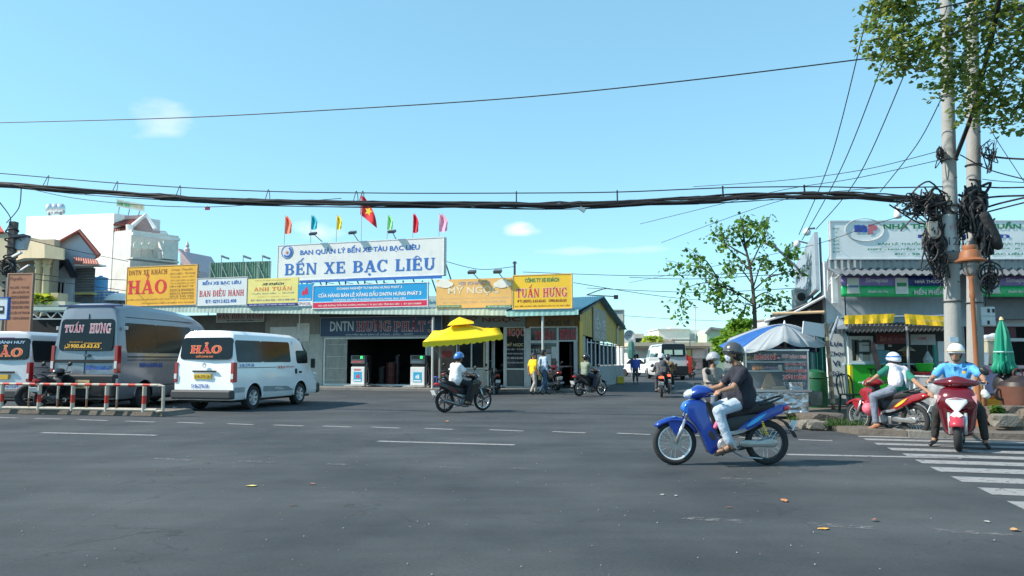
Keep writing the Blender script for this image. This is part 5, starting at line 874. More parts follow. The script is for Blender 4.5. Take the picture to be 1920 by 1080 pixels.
t, rt, stx, rp, sp, rr_ = van('large dark silver high-roof van with TUẤN HƯNG on its rear windows', rear_origin(221, 20.6, 2.02, 6.7), yaw(6.7), tr)
t.scale = (1, 1, 1.025)
rt('TUẤN', .68, .12, 2.10, 2.38, PINK, serif=True, shear=0, outline=(WHITE, .05)); rt('HƯNG', -.08, -.7, 2.08, 2.36, PINK, serif=True, outline=(WHITE, .05)); GOLD = M((.80, .42, .03), .5)
rt('TỔNG ĐÀI ĐẶT VÉ', .5, .1, 1.815, 1.86, GOLD, bold=.03); rt('1900.63.63.63', .5, -.42, 1.67, 1.785, GOLD, bold=.035)
g = MB()
for (a, b, c_, d) in ((.62, -.48, 1.64, 1.652), (.62, .62 - .012, 1.64, 1.87), (-.468, -.48, 1.64, 1.81), (.05, -.48, 1.80, 1.812)): g.poly([(rx_ - .014, a, c_) for rx_ in (0.02,)] + [(.02 - .014, b, c_), (.045 - .014, b, d), (.045 - .014, a, d)])
g.build('phone_frame', GOLD, t); g = MB(); g.torus((.012, .56, 1.73), (1, 0, 0), .05, .014, 10, 5, 60, 300); g.build('phone_symbol', GOLD, t)
rt('50H-660.65', -.04, -.78, 1.08, 1.21, BLT, bold=.035); stx('50H-660.65', .95, 2.1, 1.14, 1.27, BLT, bold=.035)
rp([(-.007, .98), (.007, .98), (.007, 2.6), (-.007, 2.6)], 'door_gap', BLACK, out=.012); rp([(-.92, 1.28), (.92, 1.28), (.92, 1.36), (-.92, 1.36)], 'trim_line', BLACK, out=.02); rp([(-.12, 1.45), (0.0, 1.45), (.02, 1.48), (0, 1.51), (-.12, 1.51), (-.14, 1.48)], 'badge', M((.1, .12, .16), .2, .5), out=.03); g = MB(); rp([(-.30, .60), (.12, .60), (.12, .82), (-.30, .82)], 'number_plate', M((.6, .42, .22), .6), out=.165); lettering(t, '50H', (-.18, -.02, .73), (0, -.16, 0), (0, 0, .05), KT, world=False); lettering(t, '660.65', (-.18, .08, .64), (0, -.34, 0), (0, 0, .06), KT, world=False)
rp([(-.95, 2.8), (.95, 2.8), (.95, 2.85), (-.95, 2.85)], 'roof_seam', M((.02, .03, .12), .4), out=.02)
for sd in (-1, 1): MB().box((-.02, sd * .93, .78), (.1, .16, .16)).build('corner_reflector', M((.6, .6, .6), .3), t, bevel=.02); MB().box((.25, sd * 1.02, 2.22), (.12, .06, .1)).build('door_hinge', M((.5, .5, .5), .4), t, bevel=.01)
tf = dict(tr); tf.update(paint=M((.62, .62, .62), .35, .1), H=2.5, top=[(a, min(b, 2.5) if b > 2.5 else b, c_) for a, b, c_ in tr['top']], W=1.95)
t, rt, stx, rp, sp, rr_ = van('silver passenger van driving away down the street', rear_origin(1291, 51, 1.95, 0), yaw(0), tf, name='passenger_van')
rp([(-.62, 1.72), (-.06, 1.72), (-.06, 2.05), (-.62, 2.05)], 'curtain', M((.45, .6, .5), .5), out=.02); rp([(.08, 1.72), (.64, 1.72), (.64, 2.05), (.08, 2.05)], 'curtain', M((.45, .6, .45), .5), out=.02)
p = P(1206, 690, 62); t = thing('white_car', 'white car standing at the far left of the street end', 'car', (p.x, p.y, 0), R(-50)); car = MB()
prof = [(-2.1, .35), (-2.15, .8), (-1.9, 1.0), (-1.2, 1.05), (-.7, 1.45), (.5, 1.48), (1.1, 1.05), (1.95, .9), (2.15, .6), (2.1, .3)]
car.loft([[V((x, y, z * (1 if abs(y) < .8 else .97))) for x, z in prof] for y in (-.86, -.7, .7, .86)]).build('body', VW, t, bevel=.04); MB().xz([(-1.1, 1.05), (-.68, 1.39), (.45, 1.41), (.98, 1.04)], -.875, .875).build('side_window', GLASS, t)
for x in (-1.3, 1.35):
 for y in (-.8, .8): MB().lathe([(0, -.1), (.31, -.1), (.32, 0), (.31, .1), (0, .1)], (x, y, .32), (0, 1, 0), 20).build('wheel', RUBBER, t, smooth=40)
MB().box((-2.14, 0, .62), (.04, .5, .14)).build('number_plate', M((.7, .5, .05), .5), t); [MB().box((-2.1, y, .82), (.1, .25, .14)).build('tail_light', M((.5, .02, .02), .3), t) for y in (-.65, .65)]
# ================================================================ median barrier
BAW = M((.48, .43, .36), .7, var=.15, sc=8, dirt=.35); BAR_ = M((.52, .035, .02), .6, var=.15, sc=8, dirt=.2); RUST = M((.20, .10, .06), .85, var=.3, sc=8)
ia, ib = G(-160, 772), G(304, 781); d = (ib - ia).normalized(); sd_ = V((-d.y, d.x, 0)); g = MB(); g.hexa([ia, ib, ib + sd_ * 1.3, ia + sd_ * 1.3] + [p_ + V((0, 0, .11)) for p_ in (ia + sd_ * .02, ib - d * .04 + sd_ * .02, ib - d * .1 + sd_ * 1.26, ia + sd_ * 1.26)])
md_ = struct(g, 'traffic_island', M((.17, .15, .13), .95, var=.3, sc=2, dirt=.5, bump=.5, bs=20))
br = thing('road_barrier', 'red and white striped steel pipe barrier on the road island', 'barrier', (ib.x, ib.y, .11)); z0 = .11
a0 = P(-150, 716.5, 20.4); a1 = G(294, 773, .11); a0 = a1 - d * 8.6
def bp(s): return a1 - d * s
LB_ = 8.4; n = 40
for i in range(n):
 s = LB_ * i / n; e = LB_ * (i + 1) / n; MB().cyl(bp(s) + V((0, 0, .66)), bp(e) + V((0, 0, .66)), .034, n=10).build('top_rail_band', BAR_ if i % 2 == 1 else BAW, br, world=True, smooth=40)
MB().cyl(bp(0) + V((0, 0, .05)), bp(LB_) + V((0, 0, .05)), .04, n=8).build('bottom_rail', BAW, br, world=True, smooth=40)
for k, px in enumerate((-125, -42, 47, 125, 202, 285)):
 q_ = G(px, 771, .11); s = (a1 - q_).dot(d); b = bp(s)
 for z0_, z1_, m in ((0, .20, BAW), (.20, .40, BAR_), (.40, .63, BAW)): MB().cyl(b + V((0, 0, z0_ + .001)), b + V((0, 0, z1_)), .05, n=12).build('post', m, br, world=True, smooth=40)
for px in (-80, 23, 90, 157, 225):
 q_ = G(px, 771, .11); s = (a1 - q_).dot(d); b = bp(s); MB().cyl(b, b + V((0, 0, .3)), .024, n=8).build('thin_post', RUST, br, world=True, smooth=40); MB().cyl(b + V((0, 0, .301)), b + V((0, 0, .62)), .025, n=8).build('thin_post', BAW, br, world=True, smooth=40)
MB().tube([bp(-.02) + V((0, 0, .66)), bp(-.16) + V((0, 0, .64)), bp(-.17) + V((0, 0, .04)), bp(0) + V((0, 0, .02))], .04, 8).build('end_post', BAW, br, world=True, smooth=40)
for k in range(5):
 p = bp(.3 + k * 1.1 + random.random() * .4) - sd_ * .25; t = tag(MB().box((0, 0, .03), (.55, .12, .06), rz=math.atan2(d.y, d.x)).build('flat_slab', M((.4, .37, .32), .9, dirt=.4), at=(p.x, p.y, .11), bevel=.01), ['pale flat slab at the barrier foot near its right end', 'pale flat slab at the foot of the barrier, second from its right end', 'third pale slab from the right along the barrier foot', 'fourth pale slab from the right along the barrier foot', 'leftmost pale slab lying along the barrier foot'][k], 'slab', 'pale slabs along the barrier foot'); t.location = (p.x, p.y, .11); 
# ================================================================ motorbikes
def bez(poly, k=1):   # soften a closed outline (Chaikin)
 for _ in range(k):
  o = []
  for i in range(len(poly)):
   a, b = poly[i], poly[(i + 1) % len(poly)]; o += [(a[0] * .75 + b[0] * .25, a[1] * .75 + b[1] * .25), (a[0] * .25 + b[0] * .75, a[1] * .25 + b[1] * .75)]
  poly = o
 return poly
def shell(g, poly, hw, tap=.72, inset=.93, seg=3):   # side outline given real width with rounded flanks
 n = len(poly); cx = sum(p[0] for p in poly) / n; cz = sum(p[1] for p in poly) / n; secs = []
 for y, k in ((-hw, inset * .9), (-hw * .9, inset), (-hw * .6, 1), (hw * .6, 1), (hw * .9, inset), (hw, inset * .9)):
  secs.append([V((cx + (a - cx) * k, y, cz + (b - cz) * k)) for a, b in poly])
 return g.loft(secs)
def wheel(t, x, r, kind, front=True, det=True, rimc=None):
 tw = .040 if front else .046
 wl = MB().torus((x, 0, r), (0, 1, 0), r - tw, tw, 40 if det else 24, 10, sq=.95).build('wheel', RUBBER, t, smooth=True)
 rm = rimc or CHROME; g = MB(); g.lathe([(r - .085, -.022), (r - .058, -.026), (r - .058, .026), (r - .085, .022), (r - .078, 0), (r - .085, -.022)], (x, 0, r), (0, 1, 0), 40 if det else 24); g.build('rim', rm, wl, smooth=40)
 g = MB()
 if kind == 'spoke':
  n = 24 if det else 12
  for i in range(n):
   a = i * 2 * math.pi / n; b = a + (.55 if i % 2 else -.55); sy = .03 if i % 4 < 2 else -.03; g.tube([(x + .035 * math.cos(b), sy, r + .035 * math.sin(b)), (x + (r - .08) * math.cos(a), 0, r + (r - .08) * math.sin(a))], .0035 if det else .006, 4)
 else:
  for i in range(6): a = i * math.pi / 3 + .3; g.bar((x + .03 * math.cos(a), 0, r + .03 * math.sin(a)), (x + (r - .075) * math.cos(a + .15), 0, r + (r - .075) * math.sin(a + .15)), .035, .02)
 g.build('spokes', M((.6, .6, .62), .3, .8) if kind == 'spoke' else (rimc or DARK), wl)
 MB().cyl((x, -.055, r), (x, .055, r), .045, n=14).build('hub', M((.5, .5, .5), .35, .8), wl, smooth=40)
 if front: MB().lathe([(.03, .058), (.085, .058), (.085, .064), (.03, .064)], (x, 0, r), (0, 1, 0), 20).build('brake_disc', M((.45, .45, .45), .3, .9), wl)
def motorbike(lab, loc, yaw_, c, accent=None, kind='cast', det=True, group=None, plate=True, shock=None, rimc=None, engine=None, name='motorbike', mirrors=True, lit=False, stripe=None, steer=0):
 t = thing(name, lab, 'motorbike', loc, yaw_, group); col = M(c, .28, .1, var=.1, sc=6, coat=.6, dirt=.08); blk = M((.022, .022, .025), .45); acc = M(accent, .25, coat=.5) if accent else col; eng = engine or M((.32, .33, .34), .38, .7, dirt=.3); rf, rr = .295, .295
 wheel(t, .62, rf, kind, True, det, rimc); wheel(t, -.62, rr, kind, False, det, rimc)
 for s in (-1, 1):
  f = MB().tube([(.62, s * .075, .295), (.49, s * .075, .60)], .024, 8).build('fork_leg', M((.6, .61, .62), .28, .8), t, smooth=True)
  MB().tube([(.50, s * .075, .58), (.40, s * .06, .82)], .018, 8).build('fork_tube', CHROME, f, smooth=True)
 g = MB(); secs = []
 for i in range(15):
  a = R(40 + 116 * i / 14); R_ = .318 + .006 * max(0, 3 - i); wd = .062 + .018 * math.sin(i / 14 * math.pi); cx_, cz_ = .62 + R_ * math.cos(a), .295 + R_ * math.sin(a)
  secs.append([V((.62 + (R_ + dr) * math.cos(a), y, .295 + (R_ + dr) * math.sin(a))) for y, dr in ((-wd, -.03), (-wd * .9, .0), (-wd * .5, .018), (0, .024), (wd * .5, .018), (wd * .9, .0), (wd, -.03))])
 for sct in secs[:1]: pass
 pts = [p for s_ in secs for p in s_]; b = g.av(pts); g.faces(b, [(j * 7 + i, j * 7 + i + 1, (j + 1) * 7 + i + 1, (j + 1) * 7 + i) for j in range(14) for i in range(6)]); g.build('front_fender', col, t, smooth=True, solid=.008)
 MB().xz(bez([(.56, .66), (.75, .60), (.62, .40), (.55, .36), (.52, .5)]), -.075, .075).build('fender_stay', col, t, bevel=.01) if det else None
 g = MB(); shell(g, bez([(.44, .86), (.22, .88), (.19, .70), (.13, .54), (.07, .42), (.03, .30), (.08, .17), (.15, .13), (.21, .24), (.26, .38), (.34, .52), (.44, .63), (.49, .78)], 1), .105, inset=.96); g.build('leg_shield', col, t, smooth=38)
 g = MB(); shell(g, bez([(.20, .46), (.14, .47), (.08, .37), (.11, .31), (.18, .36)], 1), .112, inset=.93); g.build('shield_recess', blk, t, smooth=45)
 g = MB(); shell(g, bez([(.18, .84), (.02, .42), (-.05, .40), (.06, .52), (.12, .80)], 1), .14); g.build('inner_shield', blk, t, smooth=45)
 g = MB(); shell(g, bez([(.46, .86), (.30, .78), (.28, .70), (.44, .66), (.50, .70), (.53, .76)], 2), .10); g.build('front_nose', acc, t, smooth=45)
 hc = []
 for x, hy, z0, z1 in ((.06, .06, .91, .97), (.12, .13, .90, 1.02), (.20, .17, .88, 1.05), (.30, .15, .87, 1.06), (.38, .12, .87, 1.01), (.44, .07, .88, .95)):
  hc.append([V((x, hy * math.cos(a), (z0 + z1) / 2 + (z1 - z0) / 2 * math.sin(a))) for a in [i / 8 * math.pi for i in range(16)]])
 cw = MB().loft(hc).build('handlebar_cowl', col, t, smooth=50)
 g = MB(); g.loft([[V((x, hy * math.cos(a), .945 + hz * math.sin(a) + dz)) for a in [i / 6 * math.pi for i in range(12)]] for x, hy, hz, dz in ((.34, .115, .07, 0), (.43, .10, .06, -.01), (.475, .06, .03, -.02))]); g.build('headlamp', M((.62, .68, .72), .08, .2, coat=1), cw, smooth=50)
 g = MB(); g.tube(catmull([(.10, -.34, .95), (.17, -.22, .95), (.22, 0, .93), (.17, .22, .95), (.10, .34, .95)], 5), .013, 8); g.build('handlebar', M((.03, .03, .03), .4), t, smooth=True)
 for s in (-1, 1):
  MB().cyl((.14, s * .25, .95), (.085, s * .37, .95), .02, n=10).build('grip', RUBBER, t, smooth=40); MB().tube([(.17, s * .24, .935), (.20, s * .32, .93), (.17, s * .38, .93)], .007, 6).build('brake_lever', CHROME, t)
  if mirrors:
   m_ = MB().tube([(.16, s * .22, .97), (.15, s * .27, 1.10), (.12, s * .32, 1.15)], .007, 6).build('mirror_stem', BLACK, t); g = MB(); g.lathe([(0, -.012), (.05, -.01), (.055, 0), (.05, .012), (0, .016)], (.11, s * .34, 1.17), (1, 0, 0), 16, 1, 1.3); g.build('mirror', BLACK, m_, smooth=True)
 g = MB(); secs = []
 for x, z0, z1, hy in ((.0, .62, .68, .06), (-.05, .62, .73, .10), (-.16, .64, .765, .125), (-.32, .67, .785, .13), (-.42, .69, .82, .13), (-.56, .71, .845, .12), (-.68, .73, .835, .09), (-.73, .76, .81, .05)):
  secs.append([V((x, hy * y, z0 + (z1 - z0) * z)) for y, z in ((-.8, 0), (-1, .35), (-.97, .75), (-.7, .97), (0, 1), (.7, .97), (.97, .75), (1, .35), (.8, 0))])
 g.loft(secs); g.build('seat', M((.02, .02, .022), .62, bump=.2), t, smooth=50)
 g = MB(); secs = []
 for x, z0, z1, hy in ((-.20, .43, .50, .11), (-.34, .46, .60, .135), (-.50, .53, .70, .135), (-.66, .62, .77, .115), (-.80, .67, .80, .085), (-.90, .73, .81, .05)):
  secs.append([V((x, hy * y, z0 + (z1 - z0) * z)) for y, z in ((-.6, 0), (-.95, .1), (-1, .5), (-.85, .9), (-.5, 1), (.5, 1), (.85, .9), (1, .5), (.95, .1), (.6, 0))])
 g.loft(secs); g.build('tail_cover', col, t, smooth=50)
 if stripe:
  for s in (-1, 1): MB().prism(bez([(-.28, .50), (-.42, .62), (-.60, .70), (-.56, .66), (-.42, .55)]), lambda a, b: (a, s * .141, b), lambda a, b: (a, s * .132, b)).build('tail_decal', M(stripe, .3), t)
 g = MB(); shell(g, bez([(.02, .62), (-.30, .68), (-.62, .70), (-.55, .55), (-.35, .45), (-.18, .38), (.02, .38), (.06, .50)], 1), .105); g.build('under_seat_body', blk, t, smooth=45)
 g = MB(); shell(g, bez([(.02, .44), (-.20, .46), (-.50, .56), (-.48, .52), (-.22, .41), (.04, .38)], 1), .125); g.build('side_trim', M((.5, .52, .55), .3, .6) if det else blk, t, smooth=45)
 g = MB(); g.loft([[V((x, hy * math.cos(a), z + hz * math.sin(a))) for a in [i / 6 * math.pi for i in range(12)]] for x, hy, hz, z in ((-.84, .09, .045, .745), (-.91, .075, .04, .75), (-.945, .04, .02, .755))])
 g.build('tail_light', M((.75, .03, .01), .2, em=3.5 if lit else 0) if lit else M((.5, .02, .02), .15, coat=.6), t, smooth=50)
 g = MB(); g.tube(catmull([(-.50, -.12, .80), (-.66, -.14, .84), (-.82, -.09, .90), (-.84, 0, .905), (-.82, .09, .90), (-.66, .14, .84), (-.50, .12, .80)], 4), .014, 6); g.build('grab_rail', blk, t, smooth=True)
 g = MB(); k = g.av([V((x, y, z)) for x, z, hy in ((-.55, .60, .06), (-.74, .63, .065), (-.88, .56, .065), (-.98, .42, .06), (-1.01, .36, .055)) for y in (-hy, hy)]); g.faces(k, [(2 * i, 2 * i + 1, 2 * i + 3, 2 * i + 2) for i in range(4)]); g.build('rear_fender', blk, t, solid=.015)
 if stripe and kind == 'none':
  for s in (-1, 1): MB().prism([(.42, .76), (.33, .62), (.22, .48), (.21, .50), (.30, .66), (.38, .78)], lambda a, b: (a, s * .119, b), lambda a, b: (a, s * .1, b)).build('shield_decal', M(stripe, .3), t)
 if plate:
  p_ = MB().box((-.975, 0, .52), (.012, .19, .14), ry=R(-28)).build('number_plate', M((.75, .76, .74), .5), t)
 g = MB(); g.cyl((-.02, -.12, .27), (-.02, .12, .27), .095, n=18).cyl((.0, 0, .30), (.17, 0, .35), .075, .065, 14); g.box((-.09, 0, .26), (.2, .2, .15)); g.build('engine', eng, t, bevel=.01, smooth=40)
 g = MB()
 for k in range(5): x = .05 + k * .025; g.cyl((x, 0, .315 + (x) * .28), (x + .008, 0, .317 + (x) * .28), .088, n=14)
 g.build('cooling_fin', eng, t)
 g = MB(); shell(g, bez([(-.22, .31), (-.30, .345), (-.48, .32), (-.60, .36), (-.70, .35), (-.735, .29), (-.68, .235), (-.50, .25), (-.35, .24), (-.22, .25)], 1), .02); g.v = [p + V((0, .105, 0)) for p in g.v]; g.build('chain_case', M((.38, .38, .37), .35, .7, dirt=.3), t, smooth=45)
 g = MB(); g.cyl((-.02, .10, .27), (-.02, .145, .27), .085, .075, 18); g.build('crankcase_cover', M((.6, .6, .6), .3, .7), t, smooth=40)
 g = MB(); g.tube(catmull([(.12, -.08, .26), (.08, -.12, .16), (-.1, -.14, .15), (-.3, -.15, .20)], 5), .02, 8); g.cyl((-.28, -.155, .20), (-.78, -.17, .33), .038, .046, 14); g.build('exhaust', M((.3, .3, .31), .3, .8), t, smooth=40)
 for s in (-1, 1):
  g = MB(); g.tube([(-.52, s * .10, .60), (-.62, s * .10, .33)], .013, 8); o = g.build('shock_absorber', CHROME, t, smooth=True); g = MB(); hel = [(-.525 - .075 * u_ / 40 + .028 * math.cos(u_ * 1.05) * .5, s * .10 + .03 * math.sin(u_ * 1.05), .585 - .19 * u_ / 40) for u_ in range(41)]; g.tube(hel, .009, 5); g.build('spring', M(shock, .35) if shock else DARK, o)
  MB().cyl((-.02, s * .12, .20), (-.02, s * .24, .20), .016, n=8).build('footpeg', RUBBER, t)
 MB().tube([(-.2, -.1, .16), (-.25, .13, .12), (-.5, .16, .10)], .011, 6).build('kick_stand', M((.4, .4, .4), .4, .7), t); MB().tube([(-.02, 0, .16), (-.02, 0, .13), (-.02, .12, .18)], .014).build('peg_bar', DARK, t)
 return t
# ================================================================ people
def capsule(g, p0, p1, r0, r1, n=12, sc=None):
 p0, p1 = V(p0), V(p1); d = p1 - p0; L_ = d.length; d = d.normalized() if L_ > 1e-5 else V((0, 0, 1)); a = d.orthogonal().normalized(); b_ = d.cross(a); rings = []
 for k in range(5):
  th = R(-90 + 22.5 * k); rings.append((p0 + d * (r0 * math.sin(th)), max(r0 * math.cos(th), .0008)))
 for k in range(5):
  th = R(22.5 * k); rings.append((p1 + d * (r1 * math.sin(th)), max(r1 * math.cos(th), .0008)))
 b = g.av([c + a * (r * math.cos(2 * math.pi * i / n)) + b_ * (r * math.sin(2 * math.pi * i / n)) for c, r in rings for i in range(n)]); m = len(rings)
 g.faces(b, [(j * n + i, j * n + (i + 1) % n, (j + 1) * n + (i + 1) % n, (j + 1) * n + i) for j in range(m - 1) for i in range(n)] + [tuple(reversed(range(n))), tuple(range((m - 1) * n, m * n))]); return g
def blob(segs, name, mat, parent, vox, it=3):
 g = MB()
 for s in segs: capsule(g, *s)
 o = g.build(name, mat, parent); md = o.modifiers.new('r', 'REMESH'); md.mode = 'VOXEL'; md.voxel_size = vox; md.use_smooth_shade = True
 sm = o.modifiers.new('s', 'SMOOTH'); sm.factor = .5; sm.iterations = it; realize(o)
 if mat.name not in [m.name for m in o.data.materials if m]: o.data.materials.clear(); o.data.materials.append(mat)
 o.data.polygons.foreach_set('use_smooth', [True] * len(o.data.polygons)); return o
RIDE = dict(hip=(-.28, .0, .84), chest=(-.27, 0, 1.10), neck=(-.25, 0, 1.31), head=(-.22, 0, 1.47), sh=(-.27, .175, 1.235), el=(-.10, .27, 1.03), wr=(.07, .29, .985), hd=(.125, .30, .965), hj=(-.26, .09, .83), kn=(.08, .19, .72), an=(-.05, .20, .27), to=(.11, .21, .22))
WALK = dict(hip=(0, 0, .93), chest=(0, 0, 1.2), neck=(0, 0, 1.4), head=(.02, 0, 1.55), sh=(0, .18, 1.35), el=(-.03, .24, 1.08), wr=(.05, .25, .86), hd=(.07, .25, .80), hj=(0, .085, .9), kn=(.05, .1, .5), an=(0, .1, .09), to=(.15, .11, .04))
def person(lab, loc, yaw_, base, over=None, skin=SKIN, shirt=(.5, .5, .5), pants=(.1, .1, .12), sleeve='short', head='helmet', hc=(.2, .2, .2), shoes=(.02, .02, .02), mask=None, det=False, face=0, group=None, visor=None, vest=None, shirt_o={}, barefoot=False, belly=0, hatb=None, scale=1.0):
 t = thing('person', lab, 'person', loc, yaw_, group); t.scale = (scale,) * 3
 J = {}
 for k, v in base.items():
  if k in ('hip', 'chest', 'neck', 'head'): J[k] = V(v)
  else: J[k + 'L'] = V(v); J[k + 'R'] = V((v[0], -v[1], v[2]))
 for k, v in (over or {}).items(): J[k] = V(v)
 vx = .0085 if det else .014; fa = R(face); fw = V((math.cos(fa), math.sin(fa), 0)); rt_ = V((math.sin(fa), -math.cos(fa), 0)); H = J['head']; up = V((0, 0, 1)); S_ = []
 S_ += [(H + up * .035 - fw * .012, H + up * .03 + fw * .02, .088, .082), (H + fw * .02, H - up * .075 + fw * .035, .076, .05), (H - up * .01 + fw * .085, H - up * .035 + fw * .098, .012, .016), (H - up * .062 + fw * .078, H - up * .068 + fw * .08, .02, .018)]
 for s in (-1, 1): S_.append((H + rt_ * s * .082 - up * .0, H + rt_ * s * .086 - up * .035, .016, .011))
 S_ += [(J['neck'] - up * .03, H - up * .06 - fw * .01, .056, .050), (J['hip'], J['chest'], .09, .10), (J['chest'], J['neck'], .09, .055), (J['shL'], J['shR'], .05, .05)]
 for s in 'LR':
  S_ += [(J['sh' + s], J['el' + s], .050, .040), (J['el' + s], J['wr' + s], .040, .027)]
  w_, h_ = J['wr' + s], J['hd' + s]; d = (h_ - w_).normalized(); S_.append((w_, w_.lerp(h_, .8), .028, .034)); side = d.cross(up); side = side.normalized() if side.length > .1 else V((0, 1, 0)); cr = .0085 if det else .011
  dn = -up if d.z > -.6 else fw
  for k in range(4):
   o = side * ((k - 1.5) * .021); kb = w_.lerp(h_, .95) + o; ln_ = (.035, .042, .038, .028)[k]; k1 = kb + d * ln_ + dn * .006; k2 = k1 + dn * .026 + d * .006; k3 = k2 - d * .018 + dn * .008; S_ += [(kb - d * .02, k1, cr, cr), (k1, k2, cr, cr * .95), (k2, k3, cr * .95, cr * .85)]
  th = w_.lerp(h_, .35) + side * (-.03 if s == 'L' else .03); S_ += [(th, th + d * .035 + side * (-.02 if s == 'L' else .02) + dn * .01, .012, .011), (th + d * .035 + side * (-.02 if s == 'L' else .02) + dn * .01, th + d * .055 + dn * .03, .011, .009)]
  S_ += [(J['hj' + s], J['kn' + s], .075, .052), (J['kn' + s], J['kn' + s].lerp(J['an' + s], .4), .052, .055), (J['kn' + s].lerp(J['an' + s], .35), J['an' + s], .054, .034)]
  a, o_ = J['an' + s], J['to' + s]; S_ += [(a, a.lerp(o_, .5) - up * .02, .036, .034), (a - up * .03 - (o_ - a).normalized() * .03, o_ - up * .005, .030, .024)]
 blob(S_, 'body', skin, t, vx)
 for s in (-1, 1):
  g = MB(); g.lathe([(0, -.008), (.010, -.004), (.012, 0), (.010, .004), (0, .008)], H + fw * .079 + rt_ * s * .032 + up * .005, fw, 10); g.build('eye', M((.03, .02, .02), .2), t, smooth=True)
  if det: MB().bar(H + fw * .087 + rt_ * s * .018 + up * .026, H + fw * .08 + rt_ * s * .048 + up * .026, .008, .006).build('eyebrow', BLACK, t)
 if not mask: MB().bar(H + fw * .093 - rt_ * .022 - up * .062, H + fw * .093 + rt_ * .022 - up * .062, .008, .007).build('mouth', M((.25, .08, .07), .5), t)
 sh_m = M(shirt, .85, var=.18, sc=7, bump=1, bs=7); c, h = J['chest'], J['hip']; sd = (J['shL'] - J['shR']).normalized(); N_ = J['neck']; bl = belly; bk_ = 1 + belly * 2.2; fwd = sd.cross(up); fwd = -fwd if fwd.x < 0 and abs(fwd.x) > .3 else fwd
 T_s = [(c + sd * .075, h + sd * .075 + up * .02, .108, .115 + bl * .5), (c - sd * .075, h - sd * .075 + up * .02, .108, .115 + bl * .5), (J['shL'], J['shR'], .066, .066), (J['shL'] - sd * .03, c + sd * .08, .075, .11), (J['shR'] + sd * .03, c - sd * .08, .075, .11), (N_ - up * .05, c, .075, .12), (h + up * .08, h - up * .03, .13 + bl, .13 + bl * .6)]; T_s = [(a, b, r0 * bk_, r1 * bk_) for a, b, r0, r1 in T_s]
 for s in 'LR':
  a, b = J['sh' + s], J['el' + s]; T_s.append((a, a.lerp(b, .62 if sleeve == 'short' else 1), .066, .068 if sleeve == 'short' else .052))
  if sleeve == 'long': T_s.append((b, b.lerp(J['wr' + s], .92), .052, .040))
 if not vest: blob(T_s, 'shirt', sh_m, t, vx * 1.25, 4)
 else:
  blob(T_s, 'shirt', sh_m, t, vx * 1.25, 4)
  blob([(a, b, r0 + .028, r1 + .022) for a, b, r0, r1 in [(c + sd * .075, h + sd * .07 + up * .09, .108, .112), (c - sd * .075, h - sd * .07 + up * .09, .108, .112), (J['shL'] - sd * .045, J['shR'] + sd * .045, .072, .072), (J['shL'] - sd * .05, c + sd * .07, .078, .11), (J['shR'] + sd * .05, c - sd * .07, .078, .11)]], 'vest', M(vest, .8, bump=.5, bs=12, var=.05), t, vx * 1.2, 4)
 pm = M(pants, .85, var=.15, sc=7, bump=1, bs=8); T_p = [(J['hjL'] + up * .03, J['hjR'] + up * .03, .108, .108), (h, (J['hjL'] + J['hjR']) / 2, .125, .12)]
 if isinstance(sleeve, str):
  for s in 'LR': a, b, c2 = J['hj' + s], J['kn' + s], J['an' + s]; T_p += [(a, b, .098, .074), (b, b.lerp(c2, .88), .074, .058)]
 blob(T_p, 'trousers', pm, t, vx * 1.25, 4)
 if not barefoot:
  for s in 'LR': a, o_ = J['an' + s], J['to' + s]; d = (o_ - a).normalized(); blob([(a - up * .035 - d * .045, o_ - up * .008 + d * .012, .040, .033), (a - up * .02 - d * .02, a - up * .03 + d * .05, .044, .038)], 'shoe', M(shoes, .5), t, .012, 2)
 else:
  for s in 'LR':
   a, o_ = J['an' + s], J['to' + s]; d = (o_ - a); dd = d.normalized(); sol = MB().bar(a - up * .066 - dd * .07, o_ - up * .035 + dd * .05, .085, .02).build('sandal', M(shoes, .6), t); MB().torus(a.lerp(o_, .62) - up * .02, dd, .04, .008, 14, 5).build('strap', M(shoes, .6), sol); MB().torus(a.lerp(o_, .2) - up * .0, dd, .046, .007, 14, 5).build('strap', M(shoes, .6), sol)
 if mask: blob([(H + fw * .055 - up * .045, H + fw * .072 - up * .04, .056, .045), (H + fw * .05 - up * .075, H + fw * .065 - up * .07, .045, .038)], 'face_mask', M(mask, .8), t, .01, 2)
 if head in ('helmet', 'cap_helmet'):
  hm = M(hc, .25, var=.05, coat=.6); g = MB(); a_ = H + up * .045 - fw * .012; prof = [(0, .118), (.045, .112), (.085, .088), (.112, .045), (.124, -.005), (.124, -.035), (.112, -.04)]
  o = g.lathe(prof, a_, (0, 0, 1), 26, 1.0, 1.0); 
  for i, p in enumerate(g.v): q_ = p - a_; g.v[i] = a_ + fw * (q_.dot(fw) * 1.12) + rt_ * (q_.dot(rt_) * .98) + up * (q_.z - max(0, -q_.dot(fw)) * .22)
  hl = g.build('helmet', hm, t, smooth=True, solid=.014)
  g = MB(); k = g.av([a_ + fw * (.10 + .065 * e * (1 - .5 * abs(i - 4) / 4)) * math.cos(R((i - 4) * 17)) + rt_ * (.12 + .03 * e) * math.sin(R((i - 4) * 17)) * 1.0 + up * (.005 - .012 * e) for e in (0, 1) for i in range(9)]); g.faces(k, [(i, i + 1, 10 + i, 9 + i) for i in range(8)]); g.build('visor', M(visor, .3) if visor else hm, hl, smooth=True, solid=.008)
  g = MB(); g.tube([a_ + rt_ * .10 - up * .02 + fw * .01, H + rt_ * .055 - up * .11 + fw * .035, H - up * .135 + fw * .04, H - rt_ * .055 - up * .11 + fw * .035, a_ - rt_ * .10 - up * .02 + fw * .01], .006, 5); g.build('chin_strap', BLACK, hl)
